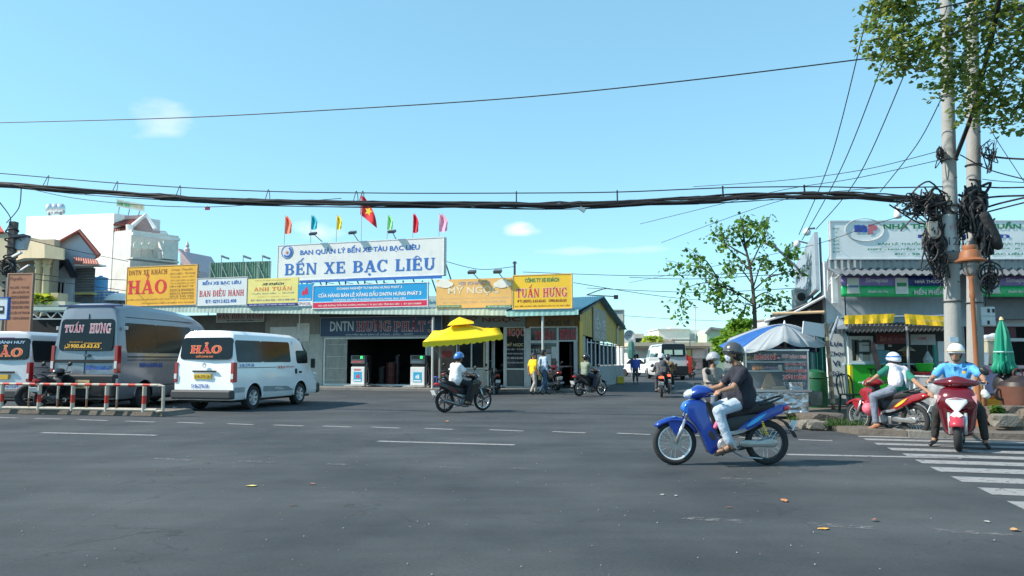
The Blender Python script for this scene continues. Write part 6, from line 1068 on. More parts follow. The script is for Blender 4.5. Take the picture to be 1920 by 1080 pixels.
  if hatb: g = MB(); g.torus(a_ + up * .03, (0, 0, 1), .125, .014, 26, 5, 0, 360); g.build('helmet_band', M(hatb, .4), hl, smooth=True)
  blob([(H - fw * .03 + up * .0, H - fw * .045 - up * .04, .088, .075)], 'hair', BLACK, t, .014, 2)
 elif head == 'hair': blob([(H + up * .05 - fw * .02, H + up * .055 + fw * .02, .09, .082), (H - fw * .03 + up * .01, H - fw * .045 - up * .04, .086, .07)], 'hair', M((.02, .018, .016), .7), t, .012, 2)
 elif head == 'cap':
  blob([(H + up * .055 - fw * .015, H + up * .055 + fw * .02, .09, .084)], 'cap', M(hc, .8), t, .012, 2); MB().bar(H + up * .04 + fw * .07, H + up * .03 + fw * .15, .13, .012).build('cap_peak', M(hc, .8), t)
 elif head == 'cone':
  blob([(H + up * .05 - fw * .02, H + up * .05 + fw * .02, .086, .08)], 'hair', BLACK, t, .014, 2); MB().lathe([(.225, .035), (.15, .09), (.08, .14), (0, .185)], H + up * .02, (fw * .25 + up).normalized(), 26).build('conical_hat', M((.50, .40, .26), .8, var=.1, sc=8), t, smooth=True, solid=.006)
 return t
def side_yaw(a): return R(a)
def gp(px, py, z=0): p = G(px, py, z); return (p.x, p.y, z)
Y0 = 10.15; c0 = P(1352, 862, Y0); LOC = (c0.x, Y0, 0)
motorbike('glossy blue underbone motorbike with white spoked wheels and yellow rear spring, nearest the camera', LOC, R(181), (.008, .045, .30), accent=(.02, .16, .62), kind='spoke', shock=(.85, .55, .02), rimc=M((.85, .86, .86), .3), engine=M((.55, .55, .54), .35, .6), stripe=(.05, .45, .85), mirrors=False)
person('man in dark navy shirt, pale jeans, grey helmet and face mask riding the blue motorbike', LOC, R(181), RIDE, dict(head=(-.20, 0, 1.475), hip=(-.30, 0, .85), chest=(-.31, 0, 1.12), neck=(-.27, 0, 1.315), toL=(.09, .21, .205), toR=(.09, -.21, .205), anL=(-.07, .2, .27), anR=(-.07, -.2, .27)), shirt=(.018, .02, .032), pants=(.42, .50, .60), hc=(.06, .063, .067), mask=(.50, .56, .62), det=True, face=0, shoes=(.02, .018, .018), barefoot=True, belly=.05)
tb = thing('pink_bag', 'small pink bag hanging behind the blue leg shield', 'bag', (c0.x - .04, Y0 - .13, .60)); blob([((0, 0, 0), (.04, -.02, -.08), .05, .045), ((-.03, 0, -.03), (-.06, 0, -.09), .03, .03), ((.05, -.01, .02), (.08, 0, .05), .025, .02)], 'pouch', M((.75, .12, .25), .6), tb, .012); MB().torus((0, 0, .07), (0, 1, 0), .04, .005, 12, 5).build('handle', M((.6, .1, .2), .6), tb)
p = (P(1352, 780, 14.6).x, 14.6, 0)
motorbike('dark motorbike mostly hidden behind the blue one', p, R(-72), (.06, .06, .07), det=False)
person('person in beige jacket and grey helmet behind the blue motorbike rider', p, R(-72), RIDE, shirt=(.28, .25, .22), pants=(.16, .18, .22), hc=(.36, .37, .38), sleeve='long', mask=(.35, .5, .55), face=30, scale=.95)
p = (P(870, 772, 20.4).x, 20.4, 0)
motorbike('black and dark red motorbike ridden right past the fuel station', p, R(38), (.02, .018, .02), accent=(.20, .012, .02), det=True, stripe=(.25, .02, .03))
person('man in white short-sleeved shirt and blue-white helmet riding the black and red motorbike', p, R(38), RIDE, dict(neck=(-.24, 0, 1.29), head=(-.17, 0, 1.44)), shirt=(.78, .78, .80), pants=(.02, .02, .024), hc=(.05, .18, .48), visor=(.75, .75, .75), barefoot=True, face=0, belly=.04)
p = (P(1107, 741, 29.2).x, 29.2, 0)
motorbike('small black motorbike heading down the side street past the ticket office', p, R(40), (.03, .03, .035), det=False); person('man in grey-green shirt and dark helmet riding past the ticket office', p, R(40), RIDE, shirt=(.22, .26, .20), pants=(.03, .04, .07), hc=(.03, .03, .035), face=0, barefoot=True)
p = (P(1241, 745, 28.4).x, 28.4, 0)
motorbike('motorbike with lit tail lamp seen from behind, left of the pair', p, R(78), (.03, .03, .035), det=False, lit=True); person('rider in grey with large black backpack and white helmet seen from behind', p, R(78), RIDE, shirt=(.13, .13, .14), pants=(.05, .05, .06), hc=(.62, .68, .75), sleeve='long', barefoot=True)
tb = thing('backpack', 'large black and grey backpack on the white-helmeted rider', 'backpack', (p[0] - .02, p[1] - .44, 1.08), R(78)); blob([((0, 0, .16), (0, 0, -.14), .15, .17), ((-.08, .06, .05), (-.08, -.06, -.1), .12, .13)], 'pack', M((.05, .055, .065), .8), tb, .02); MB().tube([(.05, .1, .25), (.2, .12, .3), (.3, .12, .15)], .02).build('strap', M((.3, .3, .32), .8), tb); MB().box((-.2, 0, -.05), (.06, .22, .2)).build('pocket', M((.12, .12, .13), .8), tb, bevel=.02)
p = (P(1253, 735, 31.5).x, 31.5, 0)
motorbike('motorbike with lit tail lamp seen from behind, right of the pair', p, R(80), (.03, .03, .035), det=False, lit=True); person('rider in brown shirt and black cap helmet just right of the backpack rider', p, R(80), RIDE, shirt=(.20, .13, .05), pants=(.03, .03, .03), hc=(.04, .04, .05), barefoot=True)
p = (P(1297, 706, 58).x, 58, 0)
motorbike('tiny distant motorbike beside the silver van', p, R(88), (.03, .03, .035), det=False); person('distant rider in olive shirt beside the silver van', p, R(88), RIDE, shirt=(.18, .19, .1), pants=(.04, .04, .05), hc=(.12, .12, .1))
WK = lambda k: dict(knL=(.16, .09, .52), anL=(.24 * k, .1, .10), toL=(.38 * k, .1, .045), knR=(.02, -.09, .5), anR=(-.24 * k, -.1, .12), toR=(-.11 * k, -.1, .045), elL=(-.06, .25, 1.08), wrL=(-.02, .26, .87), hdL=(-.01, .26, .8))
p = (P(1000, 739, 30).x, 30, 0); person('man in yellow shirt, cap and beige trousers walking by the ticket office', p, R(35), WALK, WK(.8), shirt=(.85, .55, .01), pants=(.42, .37, .32), head='cap', hc=(.05, .05, .06), scale=.99)
p = (P(1019, 739, 30).x, 30.1, 0); person('taller man in pale blue shirt and jeans beside the yellow-shirted man', p, R(30), WALK, WK(.9), shirt=(.36, .46, .60), pants=(.06, .11, .18), sleeve='long', head='hair', scale=1.07)
p = (P(1184, 717, 46).x, 44.5, 0); person('man in blue shirt and grey trousers walking towards the camera by the slatted wall', p, R(-95), WALK, WK(.6), shirt=(.08, .13, .5), pants=(.10, .10, .12), head='cap', hc=(.04, .04, .05), sleeve='long')
p = (P(927, 733, 31.2).x, 31.2, .0); motorbike('black motorbike parked nose-in beside the glass door', p, R(100), (.02, .02, .024), det=False, group='motorbikes parked at the station front')
p = (P(1031, 731, 32).x, 32, .1); motorbike('black motorbike parked nose-in right of the walkers', p, R(112), (.02, .02, .024), det=False, group='motorbikes parked at the station front')
p = (P(1040, 730, 33).x, 32.6, .1); motorbike('dark red motorbike parked just behind the black one by the doorway', p, R(100), (.2, .015, .03), det=False, group='motorbikes parked at the station front')
p = (P(844, 716, 33.5).x, 33.4, .0); motorbike('motorbike with white cowl parked under the yellow canopy', p, R(75), (.5, .5, .5), det=False, group='motorbikes parked at the station front')
p = (P(98, 762, 20.2).x, 20.2, .11); motorbike('black motorbike parked at the barrier between the two silver vans', p, R(95), (.02, .02, .022), det=False)
t = thing('spare_tyre', 'large worn tyre standing against the barrier at the left', 'tyre', (P(50, 750, 19.75).x, 19.85, .43)); MB().torus((0, 0, 0), (.5, -1, 0), .25, .085, 32, 10).build('tread', RUBBER, t, smooth=True); MB().torus((0, 0, 0), (.5, -1, 0), .17, .02, 24, 6).build('inner_bead', M((.05, .05, .05), .7), t, smooth=True)
LR = V((7.13, 14.4, 0)); YR = math.atan2(.95, -.42)
motorbike('red and yellow underbone motorbike stopped at the kerb', LR, YR, (.30, .012, .02), kind='spoke', stripe=(.85, .5, .05), rimc=M((.55, .55, .55), .3, .6), shock=None, mirrors=False)
def toloc(w, loc, yw): return Matrix.Rotation(-yw, 3, 'Z') @ (V(w) - V(loc))
hand_w = P(1748, 741, 13.0); sw = toloc(hand_w, LR, YR)
person('man in white vest over green shirt on the red motorbike, one arm reaching right', LR, YR, RIDE, dict(hip=(-.30, -.02, .86), chest=(-.24, -.08, 1.08), neck=(-.12, -.16, 1.27), head=(-.02, -.24, 1.38), shL=(-.18, .08, 1.24), shR=(-.22, -.30, 1.17), elR=V((-.22, -.30, 1.17)).lerp(sw, .48) + V((0, 0, -.03)), wrR=V((-.22, -.30, 1.17)).lerp(sw, .9), hdR=sw, knL=(.02, .30, .70), anL=(-.05, .33, .18), toL=(.10, .36, .10), elL=(-.02, .26, 1.06)), shirt=(.01, .16, .11), vest=(.72, .68, .74), pants=(.17, .20, .26), hc=(.62, .66, .72), hatb=(.03, .15, .5), barefoot=False, shoes=(.28, .12, .06), det=True, face=-12)
tb = thing('pink_helmet', 'pink round helmet hanging low on the red motorbike', 'helmet', P(1628, 766, 14.55)); blob([((0, 0, 0), (.02, 0, -.03), .115, .11)], 'helmet_shell', M((.75, .16, .22), .6, var=.1), tb, .015); MB().torus((0, 0, .1), (0, 1, 0), .05, .008, 12, 5).build('strap', M((.6, .1, .15), .6), tb)
tb = thing('vest_print', 'faded grey-green print across the back of the white vest', 'print', P(1665, 722, 14.05)); 
bpy.data.objects.remove(tb)
tb = thing('black_bag', 'black bag hung between handlebar and seat of the red motorbike', 'bag', P(1637, 728, 14.65)); blob([((0, 0, .1), (0, 0, -.12), .10, .12), ((.06, 0, .05), (.08, 0, -.1), .07, .08)], 'bag_body', M((.02, .02, .022), .7), tb, .018); MB().torus((0, 0, .22), (0, 1, 0), .05, .008, 12, 5).build('handle', BLACK, tb)
tb = thing('snack_bag', 'white paper packet in a yellow bag passed between the two riders', 'bag', P(1765, 745, 12.6)); blob([(P(1755, 744, 12.8) - tb.location, P(1762, 748, 12.75) - tb.location, .035, .05)], 'white_packet', M((.7, .66, .6), .7), tb, .012); blob([(P(1766, 744, 12.65) - tb.location, P(1782, 740, 12.3) - tb.location, .035, .055), (P(1772, 748, 12.55) - tb.location, P(1784, 746, 12.2) - tb.location, .03, .04)], 'yellow_bag', M((.70, .33, .02), .5), tb, .012)
def scooter(lab, loc, yw, c):
 t = thing('scooter', lab, 'scooter', loc, yw); col = M(c, .2, .15, var=.05, coat=.8); blk = M((.02, .02, .022), .5); wheel(t, .62, .26, 'cast', True, True, M((.4, .4, .4), .4, .5)); wheel(t, -.62, .26, 'cast', False, True, M((.4, .4, .4), .4, .5))
 MB().torus((.62, 0, .26), (0, 1, 0), .20, .062, 40, 10, sq=.95).build('tyre', RUBBER, t, smooth=True)
 for s in (-1, 1): MB().tube([(.62, s * .10, .26), (.55, s * .11, .58)], .026, 10).build('fork_leg', M((.7, .7, .7), .3, .6), t, smooth=True)
 g = MB(); secs = []
 for i in range(11): a = R(25 + 110 * i / 10); wd = .10; secs.append([V((.62 + (.30 + dr) * math.cos(a), y, .26 + (.30 + dr) * math.sin(a))) for y, dr in ((-wd, -.05), (-wd * .8, .0), (0, .035), (wd * .8, .0), (wd, -.05))])
 k = g.av([p for s_ in secs for p in s_]); g.faces(k, [(j * 5 + i, j * 5 + i + 1, (j + 1) * 5 + i + 1, (j + 1) * 5 + i) for j in range(10) for i in range(4)]); fe = g.build('front_fender', M((.45, .03, .05), .3, coat=.5), t, smooth=True, solid=.01)
 MB().poly([(.80, y, .56 + z) for y, z in ((-.09, .0), (0, .08), (.09, 0), (.04, -.03), (-.04, -.03))]).build('fender_cap', WHITE, fe, solid=.01)
 g = MB(); secs = []
 for z, x, hy, d in ((.22, .36, .15, .10), (.34, .38, .22, .14), (.50, .44, .25, .16), (.62, .52, .26, .16), (.74, .56, .285, .16), (.84, .54, .26, .14), (.93, .48, .22, .10), (.97, .42, .15, .08)):
  secs.append([V((x - d * (1 - math.cos(a)) * .9 * (abs(math.sin(a)) ** .5 if abs(a) > .01 else 0) - (0 if abs(a) < 1.2 else 0), hy * math.sin(a), z)) for a in [R(-90 + 180 * i / 14) for i in range(15)]] + [V((x - d * 1.2, hy * math.sin(a) * .9, z)) for a in [R(90 - 180 * i / 6) for i in range(7)]])
 g.loft(secs); g.build('front_apron', col, t, smooth=55)
 g = MB(); g.prism([(-.14, .82), (0, .85), (.14, .82), (.15, .77), (.0, .60), (-.15, .77)], lambda a, b: (.635 - abs(a) * .3, a, b - .03), lambda a, b: (.50, a, b - .03)); g.build('headlamp', M((.75, .78, .80), .06, .3, coat=1), t, bevel=.012)
 for s in (-1, 1): MB().prism([(.20, .83), (.27, .86), (.265, .72)], lambda a, b: (.50, s * a, b), lambda a, b: (.44, s * a, b)).build('indicator', M((.6, .3, .32), .2, coat=.5), t)
 MB().prism([(-.17, .50), (.17, .50), (.12, .60), (-.12, .60)], lambda a, b: (.50, a, b), lambda a, b: (.40, a, b)).build('lower_grille', BLACK, t); MB().prism([(-.15, .64), (.0, .57), (.15, .64), (.0, .54)], lambda a, b: (.545, a, b), lambda a, b: (.50, a, b)).build('chin_trim', M((.25, .008, .015), .3), t)
 hc = []
 for y, z0, z1, x0, x1 in ((-.33, 1.01, 1.06, .20, .28), (-.24, .98, 1.08, .20, .38), (-.12, .96, 1.12, .18, .46), (0, .94, 1.15, .18, .50), (.12, .96, 1.12, .18, .46), (.24, .98, 1.08, .20, .38), (.33, 1.01, 1.06, .20, .28)):
  hc.append([V(((x0 + x1) / 2 + (x1 - x0) / 2 * math.cos(a), y, (z0 + z1) / 2 + (z1 - z0) / 2 * math.sin(a))) for a in [i / 7 * math.pi for i in range(14)]])
 MB().loft(hc).build('handlebar_cowl', col, t, smooth=50)
 for s in (-1, 1): MB().cyl((.24, s * .30, 1.03), (.16, s * .42, 1.03), .02, n=10).build('grip', RUBBER, t, smooth=40); MB().tube([(.28, s * .30, 1.02), (.27, s * .40, 1.01)], .008).build('brake_lever', CHROME, t)
 m_ = MB().tube([(.22, .27, 1.06), (.2, .31, 1.14), (.2, .35, 1.19)], .008).build('mirror_stem', BLACK, t); MB().lathe([(0, -.015), (.06, -.01), (.068, 0), (.055, .02), (0, .03)], (.19, .38, 1.22), (1, 0, 0), 18, .8, 1.2).build('mirror', BLACK, m_, smooth=True)
 g = MB(); shell(g, bez([(.36, .30), (.1, .30), (.0, .62), (-.3, .66), (-.8, .74), (-.82, .6), (-.5, .35), (-.3, .22), (.2, .2), (.38, .22)], 2), .19); g.build('body', col, t, smooth=45)
 g = MB(); shell(g, bez([(.05, .68), (-.1, .78), (-.5, .82), (-.75, .84), (-.75, .76), (-.3, .68)], 2), .15); g.build('seat', blk, t, smooth=45); MB().box((-.35, 0, .28), (.5, .22, .2)).build('engine', DARK, t, bevel=.04); g = MB(); g.cyl((-.2, -.2, .25), (-.75, -.2, .36), .04, .05); g.build('exhaust', DARK, t)
 return t
LS = V((P(1812, 841, 11.95).x, 11.95, 0)); YS = math.atan2(-LS.y, -LS.x) + R(-2); LS = LS + V((0, .15, 0)); 
scooter('dark red scooter seen head-on at the crosswalk', LS, YS, (.13, .005, .012))
hw_ = P(1786, 742, 12.2)
sR = toloc(hw_, LS, YS)
person('man in sky blue uniform shirt and white helmet astride the dark red scooter', LS, YS, RIDE, dict(hip=(-.30, 0, .90), chest=(-.28, 0, 1.12), neck=(-.24, 0, 1.34), head=(-.18, 0, 1.50), shL=(-.27, .20, 1.28), shR=(-.27, -.20, 1.28), elL=(-.08, .36, 1.10), wrL=(.10, .37, 1.06), hdL=(.16, .37, 1.05), elR=(-.10, -.36, 1.08), wrR=(.10, -.38, 1.06), hdR=(.16, -.38, 1.05), knL=(.04, .30, .60), anL=(-.06, .34, .12), toL=(.08, .38, .05), knR=(.04, -.30, .60), anR=(-.06, -.36, .12), toR=(.08, -.41, .05)), shirt=(.10, .38, .75), pants=(.03, .028, .026), hc=(.75, .76, .76), visor=(.80, .52, .10), det=True, face=-8, shoes=(.02, .02, .022))
pr = [o for o in COL.objects if o.name.startswith('person') and 'sky blue' in o.get('label', '')][0]
for s in (-1, 1): MB().box((-.27, s * .17, 1.345), (.07, .12, .018), rx=-s * .3).build('epaulette', M((.02, .02, .04), .6), pr, bevel=.005); MB().prism([(-.005, 0), (.06, .03), (.05, -.05)], lambda a, b: (-.13, s * a + s * .02, 1.30 + b), lambda a, b: (-.15, s * a + s * .02, 1.30 + b)).build('collar', M((.10, .38, .75), .8), pr)
MB().lathe([(0, 0), (.028, 0), (.024, .006), (0, .008)], (-.135, .10, 1.19), (1, 0, 0), 14).build('badge', M((.65, .42, .06), .4), pr)
for s in (-1, 1): MB().box((-.132, s * .085, 1.13), (.012, .085, .07)).build('chest_pocket', M((.09, .35, .70), .8), pr, bevel=.004)
# ================================================================ pharmacy corner (right)
FPh = Frame((9.32, 22), (1, -.01)); GW = M((.60, .66, .72), .75, var=.08, sc=1.2, dirt=.25); ph = thing('pharmacy_building', 'grey pharmacy shophouse with corrugated parapet and awning, behind the poles', 'building', FPh.pt(3, .11))
SGN = M((.80, .84, .84), .5, var=.05, sc=.7, dirt=.12); TEAL = M((.02, .26, .20), .5); GRN = M((.01, .22, .09), .5); BLU2 = M((.03, .08, .38), .5); CORR = M((.42, .46, .48), .5, .3, var=.12, dirt=.3)
pbox(FPh, MB(), 1551, 490, 1586, 768, -.25, 0).build('corner_wall', GW, ph, world=True)
pbox(FPh, MB(), 1586.3, 500, 2300, 612, -.25, 0).build('upper_wall', M((.42, .48, .54), .75, dirt=.2), ph, world=True)
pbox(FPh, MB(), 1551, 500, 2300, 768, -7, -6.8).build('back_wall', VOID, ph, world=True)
pbox(FPh, MB(), 1790, 612.5, 1812, 768, -.25, 0).build('pier', M((.34, .36, .38), .8, dirt=.3), ph, world=True); pbox(FPh, MB(), 2060, 612.5, 2300, 768, -.25, 0).build('pier', GW, ph, world=True)
pbox(FPh, MB(), 1830, 560, 2060, 598, .01, .4).build('beam', M((.17, .19, .21), .8), ph, world=True)
pbox(FPh, MB(), 1812, 602, 1905, 642, -.2, -.1).build('roller_shutter', M((.10, .03, .04), .6), ph, world=True); pbox(FPh, MB(), 1843, 634, 2060, 640, .0, .06).build('rail', M((.5, .52, .52), .5), ph, world=True)
g = MB(); a = FPh.rect(1553, 487, 2300, 500, .3); corr(g, FPh.pt(a[0], a[2] - .1, .3), FPh.pt(a[1], a[2] - .1, .3), FPh.pt(a[1], a[3] + .1, .3), FPh.pt(a[0], a[3] + .1, .3), 62, .02, FPh.n); g.build('parapet_sheet', CORR, ph, world=True, solid=.01)
g = MB(); corr(g, FPh.at(1575, 515, 1.5), FPh.at(2300, 515, 1.5), FPh.at(2300, 502, .1), FPh.at(1547, 502, .1), 48, .035); g.build('awning', M((.12, .14, .16), .6, var=.15, dirt=.3), ph, world=True, solid=.012)
g = MB(); a, b, c = FPh.at(1553, 503, .2), FPh.at(1575, 515, 1.4), FPh.at(1553, 535, .1); g.bar(a, b, .04); g.bar(a, c, .04); g.bar(c, b, .04); g.bar(a.lerp(b, .5), c, .03); g.bar(FPh.at(1553, 503, .2), FPh.at(1553, 545, .3), .05); g.build('awning_bracket', M((.45, .5, .52), .5), ph, world=True)
g = MB(); k = g.av([FPh.at(1551, 488, .3), FPh.at(2300, 488, .3), FPh.at(2300, 488, -7), FPh.at(1551, 488, -7)]); g.faces(k, [(0, 1, 2, 3)]); g.build('roof', M((.25, .26, .27), .7), ph, world=True, solid=.08)
pbox(FPh, MB(), 1561, 519, 1571, 568, .9, 1.0).build('hanging_panel', M((.72, .74, .72), .5), ph, world=True)
ps = sign(FPh, 'pharmacy_sign', 'long pale pharmacy sign NHÀ THUỐC with oval MP logo', 'sign', 1556.5, 413, 2260, 486.5, .62, SGN, [], thick=.12, frame=M((.62, .66, .68), .4))
E = .63
def pt_(s, a, y0, b, y1, m, **k): ftext(FPh, ps, s, a, y0, b, y1, E, m, **k)
pt_('NHÀ THUỐC ĐẠT CHUẨN GPP', 1656, 415, 1960, 431.5, GRN, bold=.035); pt_('mến phến', 1721, 434, 1893, 449, BLU2, bold=.035)
pt_('BÁN LẺ THUỐC NỘI - NGOẠI, MỸ PHẨM, THỰC PHẨM CHỨC NĂNG', 1646, 453, 2010, 460.5, TEAL, bold=.02); pt_('DSPT : NGUYỄN THỊ MẾN', 1627, 464, 1770, 470, TEAL, bold=.03); pt_('SỐ ĐKKD : 2BL - NDK : JBL A', 1800, 463, 1925, 468.5, TEAL, bold=.02); pt_('ĐC : 9B TRẦN PHÚ, P.7, TP. BẠC LIÊU', 1677, 472, 1918, 479.5, TEAL, bold=.03)
pt_('m', 1602, 421, 1626, 435.5, BLU2, bold=.11); pt_('P', 1628, 421, 1646, 439, M((.55, .16, .2), .5), bold=.1); pt_('CHĂM SÓC SỨC KHỎE', 1603, 437.4, 1645, 439.4, TEAL)
for i, wd in enumerate(('PHỤC', 'VỤ', 'VÌ', 'SỨC', 'KHỎE', 'CỦA', 'BẠN')): pt_(wd, 1562 + (0 if len(wd) > 2 else 4), 427 + i * 7.2, 1574 - (0 if len(wd) > 2 else 4), 431.4 + i * 7.2, TEAL, bold=.02)
c = FPh.at(1621, 431, E + .006); g = MB(); rx_, rz_ = (FPh.sz(1657, 431, E)[0] - FPh.sz(1585, 431, E)[0]) / 2, .33; pts = [c + FPh.u * (rx_ * math.cos(i / 24 * math.pi)) + V((0, 0, rz_ * math.sin(i / 24 * math.pi))) for i in range(49)]; g.tube(pts, .014, 5); g.build('logo_oval', M((.5, .53, .53), .5), ps, world=True)
def banner(lab, x0, x1):
 t = thing('pharmacy_banner', lab, 'banner', FPh.at((x0 + x1) / 2, 556, 1.0), 0, 'green and blue banners under the awning'); fr = FPh
 def wav(a0, y0, a1, y1, off, mat, nm):
  g = MB(); n = 26; pts = []
  for j in range(4):
   for i in range(n + 1): x = a0 + (a1 - a0) * i / n; pts.append(fr.at(x, y0 + (y1 - y0) * j / 3, off + .02 * math.sin(x * .5 + j * 1.4) + .012 * math.sin(x * 1.3)))
  b = g.av(pts); g.faces(b, [(j * (n + 1) + i, j * (n + 1) + i + 1, (j + 1) * (n + 1) + i + 1, (j + 1) * (n + 1) + i) for j in range(3) for i in range(n)]); return g.build(nm, mat, t, world=True, smooth=True, solid=.004)
 L_ = x1 - x0; wav(x0, 517, x0 + L_ * .62, 536, 1.0, M((.25, .20, .50), .45), 'purple_band'); wav(x0 + L_ * .62, 517, x1, 536, 1.0, M((.03, .05, .26), .45), 'blue_band'); wav(x0, 536, x1, 556.5, 1.0, M((.015, .48, .15), .4, coat=.3), 'green_band')
 pbox(fr, MB(), x0 + 12, 521, x0 + 34, 550, 1.03, 1.045).build('product_panel', M((.62, .66, .60), .5), t, world=True); pbox(fr, MB(), x0 + 13, 535, x0 + 33, 539, 1.046, 1.052).build('panel_stripe', M((.1, .2, .35), .5), t, world=True)
 pbox(fr, MB(), x0 + 102, 521, x0 + 126, 551, 1.03, 1.045).build('product_panel', M((.68, .70, .66), .5), t, world=True); pbox(fr, MB(), x0 + 105, 530, x0 + 123, 537, 1.046, 1.052).build('panel_stripe', M((.02, .25, .1), .5), t, world=True)
 ftext(fr, t, 'Simepas', x0 + 45, 521, x0 + 88, 532, 1.05, M((.6, .58, .7), .5), bold=.03, shear=.2); ftext(fr, t, 'chuyên tiêu hóa', x0 + 50, 544, x0 + 88, 550, 1.05, PW, bold=.03); ftext(fr, t, 'sữa non', x0 + 14, 546, x0 + 36, 550.5, 1.05, PW, bold=.03)
 ftext(fr, t, 'NHÀ THUỐC', x0 + 138, 522, x0 + 190, 531, 1.05, PW, bold=.03); ftext(fr, t, 'MẾN PHẾN', x0 + 137, 539, x0 + 192, 552.5, 1.05, PW, bold=.03)
banner('green and blue pharmacy banner MẾN PHẾN left of the concrete poles', 1577, 1771); banner('green and blue pharmacy banner right of the concrete poles, cut by the photo edge', 1840, 2034)
FSd = Frame((9.32, 22.02), (.30, .954)); FSn = Frame((9.32 + 2.58, 22.02 + 8.2), (-.30, -.954))
g = MB(); sw_ = [(9.32, 22.3), (11.9, 30.6)]; a, b = V((9.32, 22.2, 0)), V((11.9, 30.6, 0)); off = V((.25, -.08, 0)); g.hexa([a + V((0, 0, .1)), b + V((0, 0, .1)), b + off + V((0, 0, .1)), a + off + V((0, 0, .1)), a + V((0, 0, 3.5)), b + V((0, 0, 3.5)), b + off + V((0, 0, 3.5)), a + off + V((0, 0, 3.5))]); g.build('side_wall', M((.24, .27, .30), .8, dirt=.4), ph, world=True)
ss = thing('side_sign', 'weathered side sign of the pharmacy seen almost edge-on with faded lettering', 'sign', (9.3, 22, 3.3)); g = MB(); a, b = V((9.16, 22.1, 0)), V((11.75, 30.6, 0)); o2 = V((-.1, .03, 0)); z0, z1 = 3.45, 5.2
g.hexa([a + o2 + V((0, 0, z0)), b + o2 + V((0, 0, z0)), b + V((0, 0, z0)), a + V((0, 0, z0)), a + o2 + V((0, 0, z1)), b + o2 + V((0, 0, z1)), b + V((0, 0, z1)), a + V((0, 0, z1))]); g.build('panel', M((.33, .40, .46), .6, var=.12, dirt=.3), ss, world=True)
lettering(ss, 'NHÀ THUỐC', b + o2 * 1.08 + V((0, 0, 4.35)) + (a - b) * .1, (a - b) * .78, V((0, 0, .5)), M((.08, .14, .2), .6), bold=.03); lettering(ss, 'MẾN PHẾN', b + o2 * 1.08 + V((0, 0, 3.7)) + (a - b) * .2, (a - b) * .6, V((0, 0, .4)), M((.08, .14, .2), .6), bold=.03)
g = MB(); [g.bar(a.lerp(b, k) + V((.1, 0, 3.2)), a.lerp(b, k) + V((.1, 0, 5.1)), .05) for k in (.05, .4, .75)]; g.bar(a + V((-.13, 0, z0 + .02)), b + V((-.13, 0, z0 + .02)), .05); g.build('frame', GREYM, ss, world=True)
for i, (p0, p1, lab) in enumerate((((1527, 428, 23), (1513, 432, 24.5), 'small round lamp on a bent arm, upper one beside the side sign'), ((1530, 460, 24), (1494, 455, 25), 'small round lamp on a long arm, lower one beside the side sign'))):
 t = thing('sign_lamp', lab, 'lamp', P(*p0)); MB().tube([P(*p0), P(p1[0] + 3, p1[1] - 3, p1[2])], .03, 6).build('arm', DARK, t, world=True); MB().lathe([(0, .15), (.08, .1), (.13, 0), (.1, -.1), (0, -.13)], P(p1[0], p1[1] + 3, p1[2]), n=14).build('lamp_head', M((.6, .66, .68), .4), t, world=True, smooth=True)
t = thing('street_lamp', 'grey street lamp head leaning out past the young tree', 'street lamp', P(1505, 540, 27)); MB().tube(catmull([P(1508, 545, 27), P(1500, 510, 27), P(1480, 488, 26.6), P(1448, 458, 26)], 5), .045, 6).build('arm', M((.3, .33, .36), .5), t, world=True); MB().bar(P(1452, 462, 26), P(1436, 454, 25.8), .22, .1).build('lamp_head', M((.2, .22, .25), .5), t, world=True, bevel=.03)
t = thing('air_conditioner', 'grey air conditioner box on the awning beside the side sign', 'air conditioner', P(1499, 563, 25)); MB().box((0, 0, 0), (.42, .35, .75)).build('case', M((.38, .42, .43), .6), t, bevel=.03); MB().lathe([(0, -.19), (.14, -.19), (.14, -.175), (0, -.175)], (0, 0, .1), (0, 1, 0), 18).build('fan_grille', DARK, t); MB().box((0, 0, -.42), (.6, .5, .06)).build('bracket', DARK, t)
t = thing('side_awning', 'dark sloping lean-to awning beside the pharmacy, bamboo pole under it', 'awning', P(1500, 600, 22)); g = MB(); A_, B_, C2, D2 = P(1546, 557, 21.6), P(1434, 602, 22.6), P(1445, 600, 26.5), P(1549, 568, 27)
corr(g, B_, C2, D2, A_, 14, .03); g.build('roof_sheet', M((.12, .12, .13), .7, var=.2, dirt=.3), t, world=True, solid=.02)
MB().tube([A_ + V((0, 0, .02)), A_.lerp(B_, .5) + V((0, 0, -.1)), B_ + V((0, 0, .0))], .04).build('edge_strip', M((.5, .53, .55), .5), t, world=True)
MB().tube([P(1448, 588, 22.4), P(1546, 585, 21.7)], .045, 8).build('bamboo_beam', M((.50, .36, .22), .7), t, world=True)
g = MB(); k = g.av([P(1450, 590, 24), P(1546, 588, 23.2), P(1546, 634, 23.2), P(1430, 634, 24)]); g.faces(k, [(0, 1, 2, 3)]); g.build('shade_sheet', M((.04, .045, .05), .8), t, world=True, solid=.02)  # near-black sheet added to stand for the shade under the awning
for x, yy in ((1448, 24), (1545, 22)): p = P(x, 640, yy); MB().cyl((p.x, p.y, .1), (p.x, p.y, P(x, 590, yy).z), .04, n=8).build('post', DARK, t, world=True)
t = thing('teal_shed', 'dark teal sheet-metal doors between bread cart and white panel', 'shed', P(1535, 745, 21.4)); FTl = Frame(tuple(P(1500, 700, 21.6).xy), (1, 0))
for i, (a, b, c) in enumerate(((1500, 1511, (.01, .06, .06)), (1511.3, 1520, (.02, .09, .09)), (1520.3, 1529, (.16, .26, .28)), (1529.3, 1536, (.01, .09, .08)), (1536.3, 1549.5, (.015, .10, .09)))): pbox(FTl, MB(), a, 628, b, 752, -.05 - .02 * (i % 2), .0).build('door_leaf', M(c, .6, dirt=.2), t, world=True)
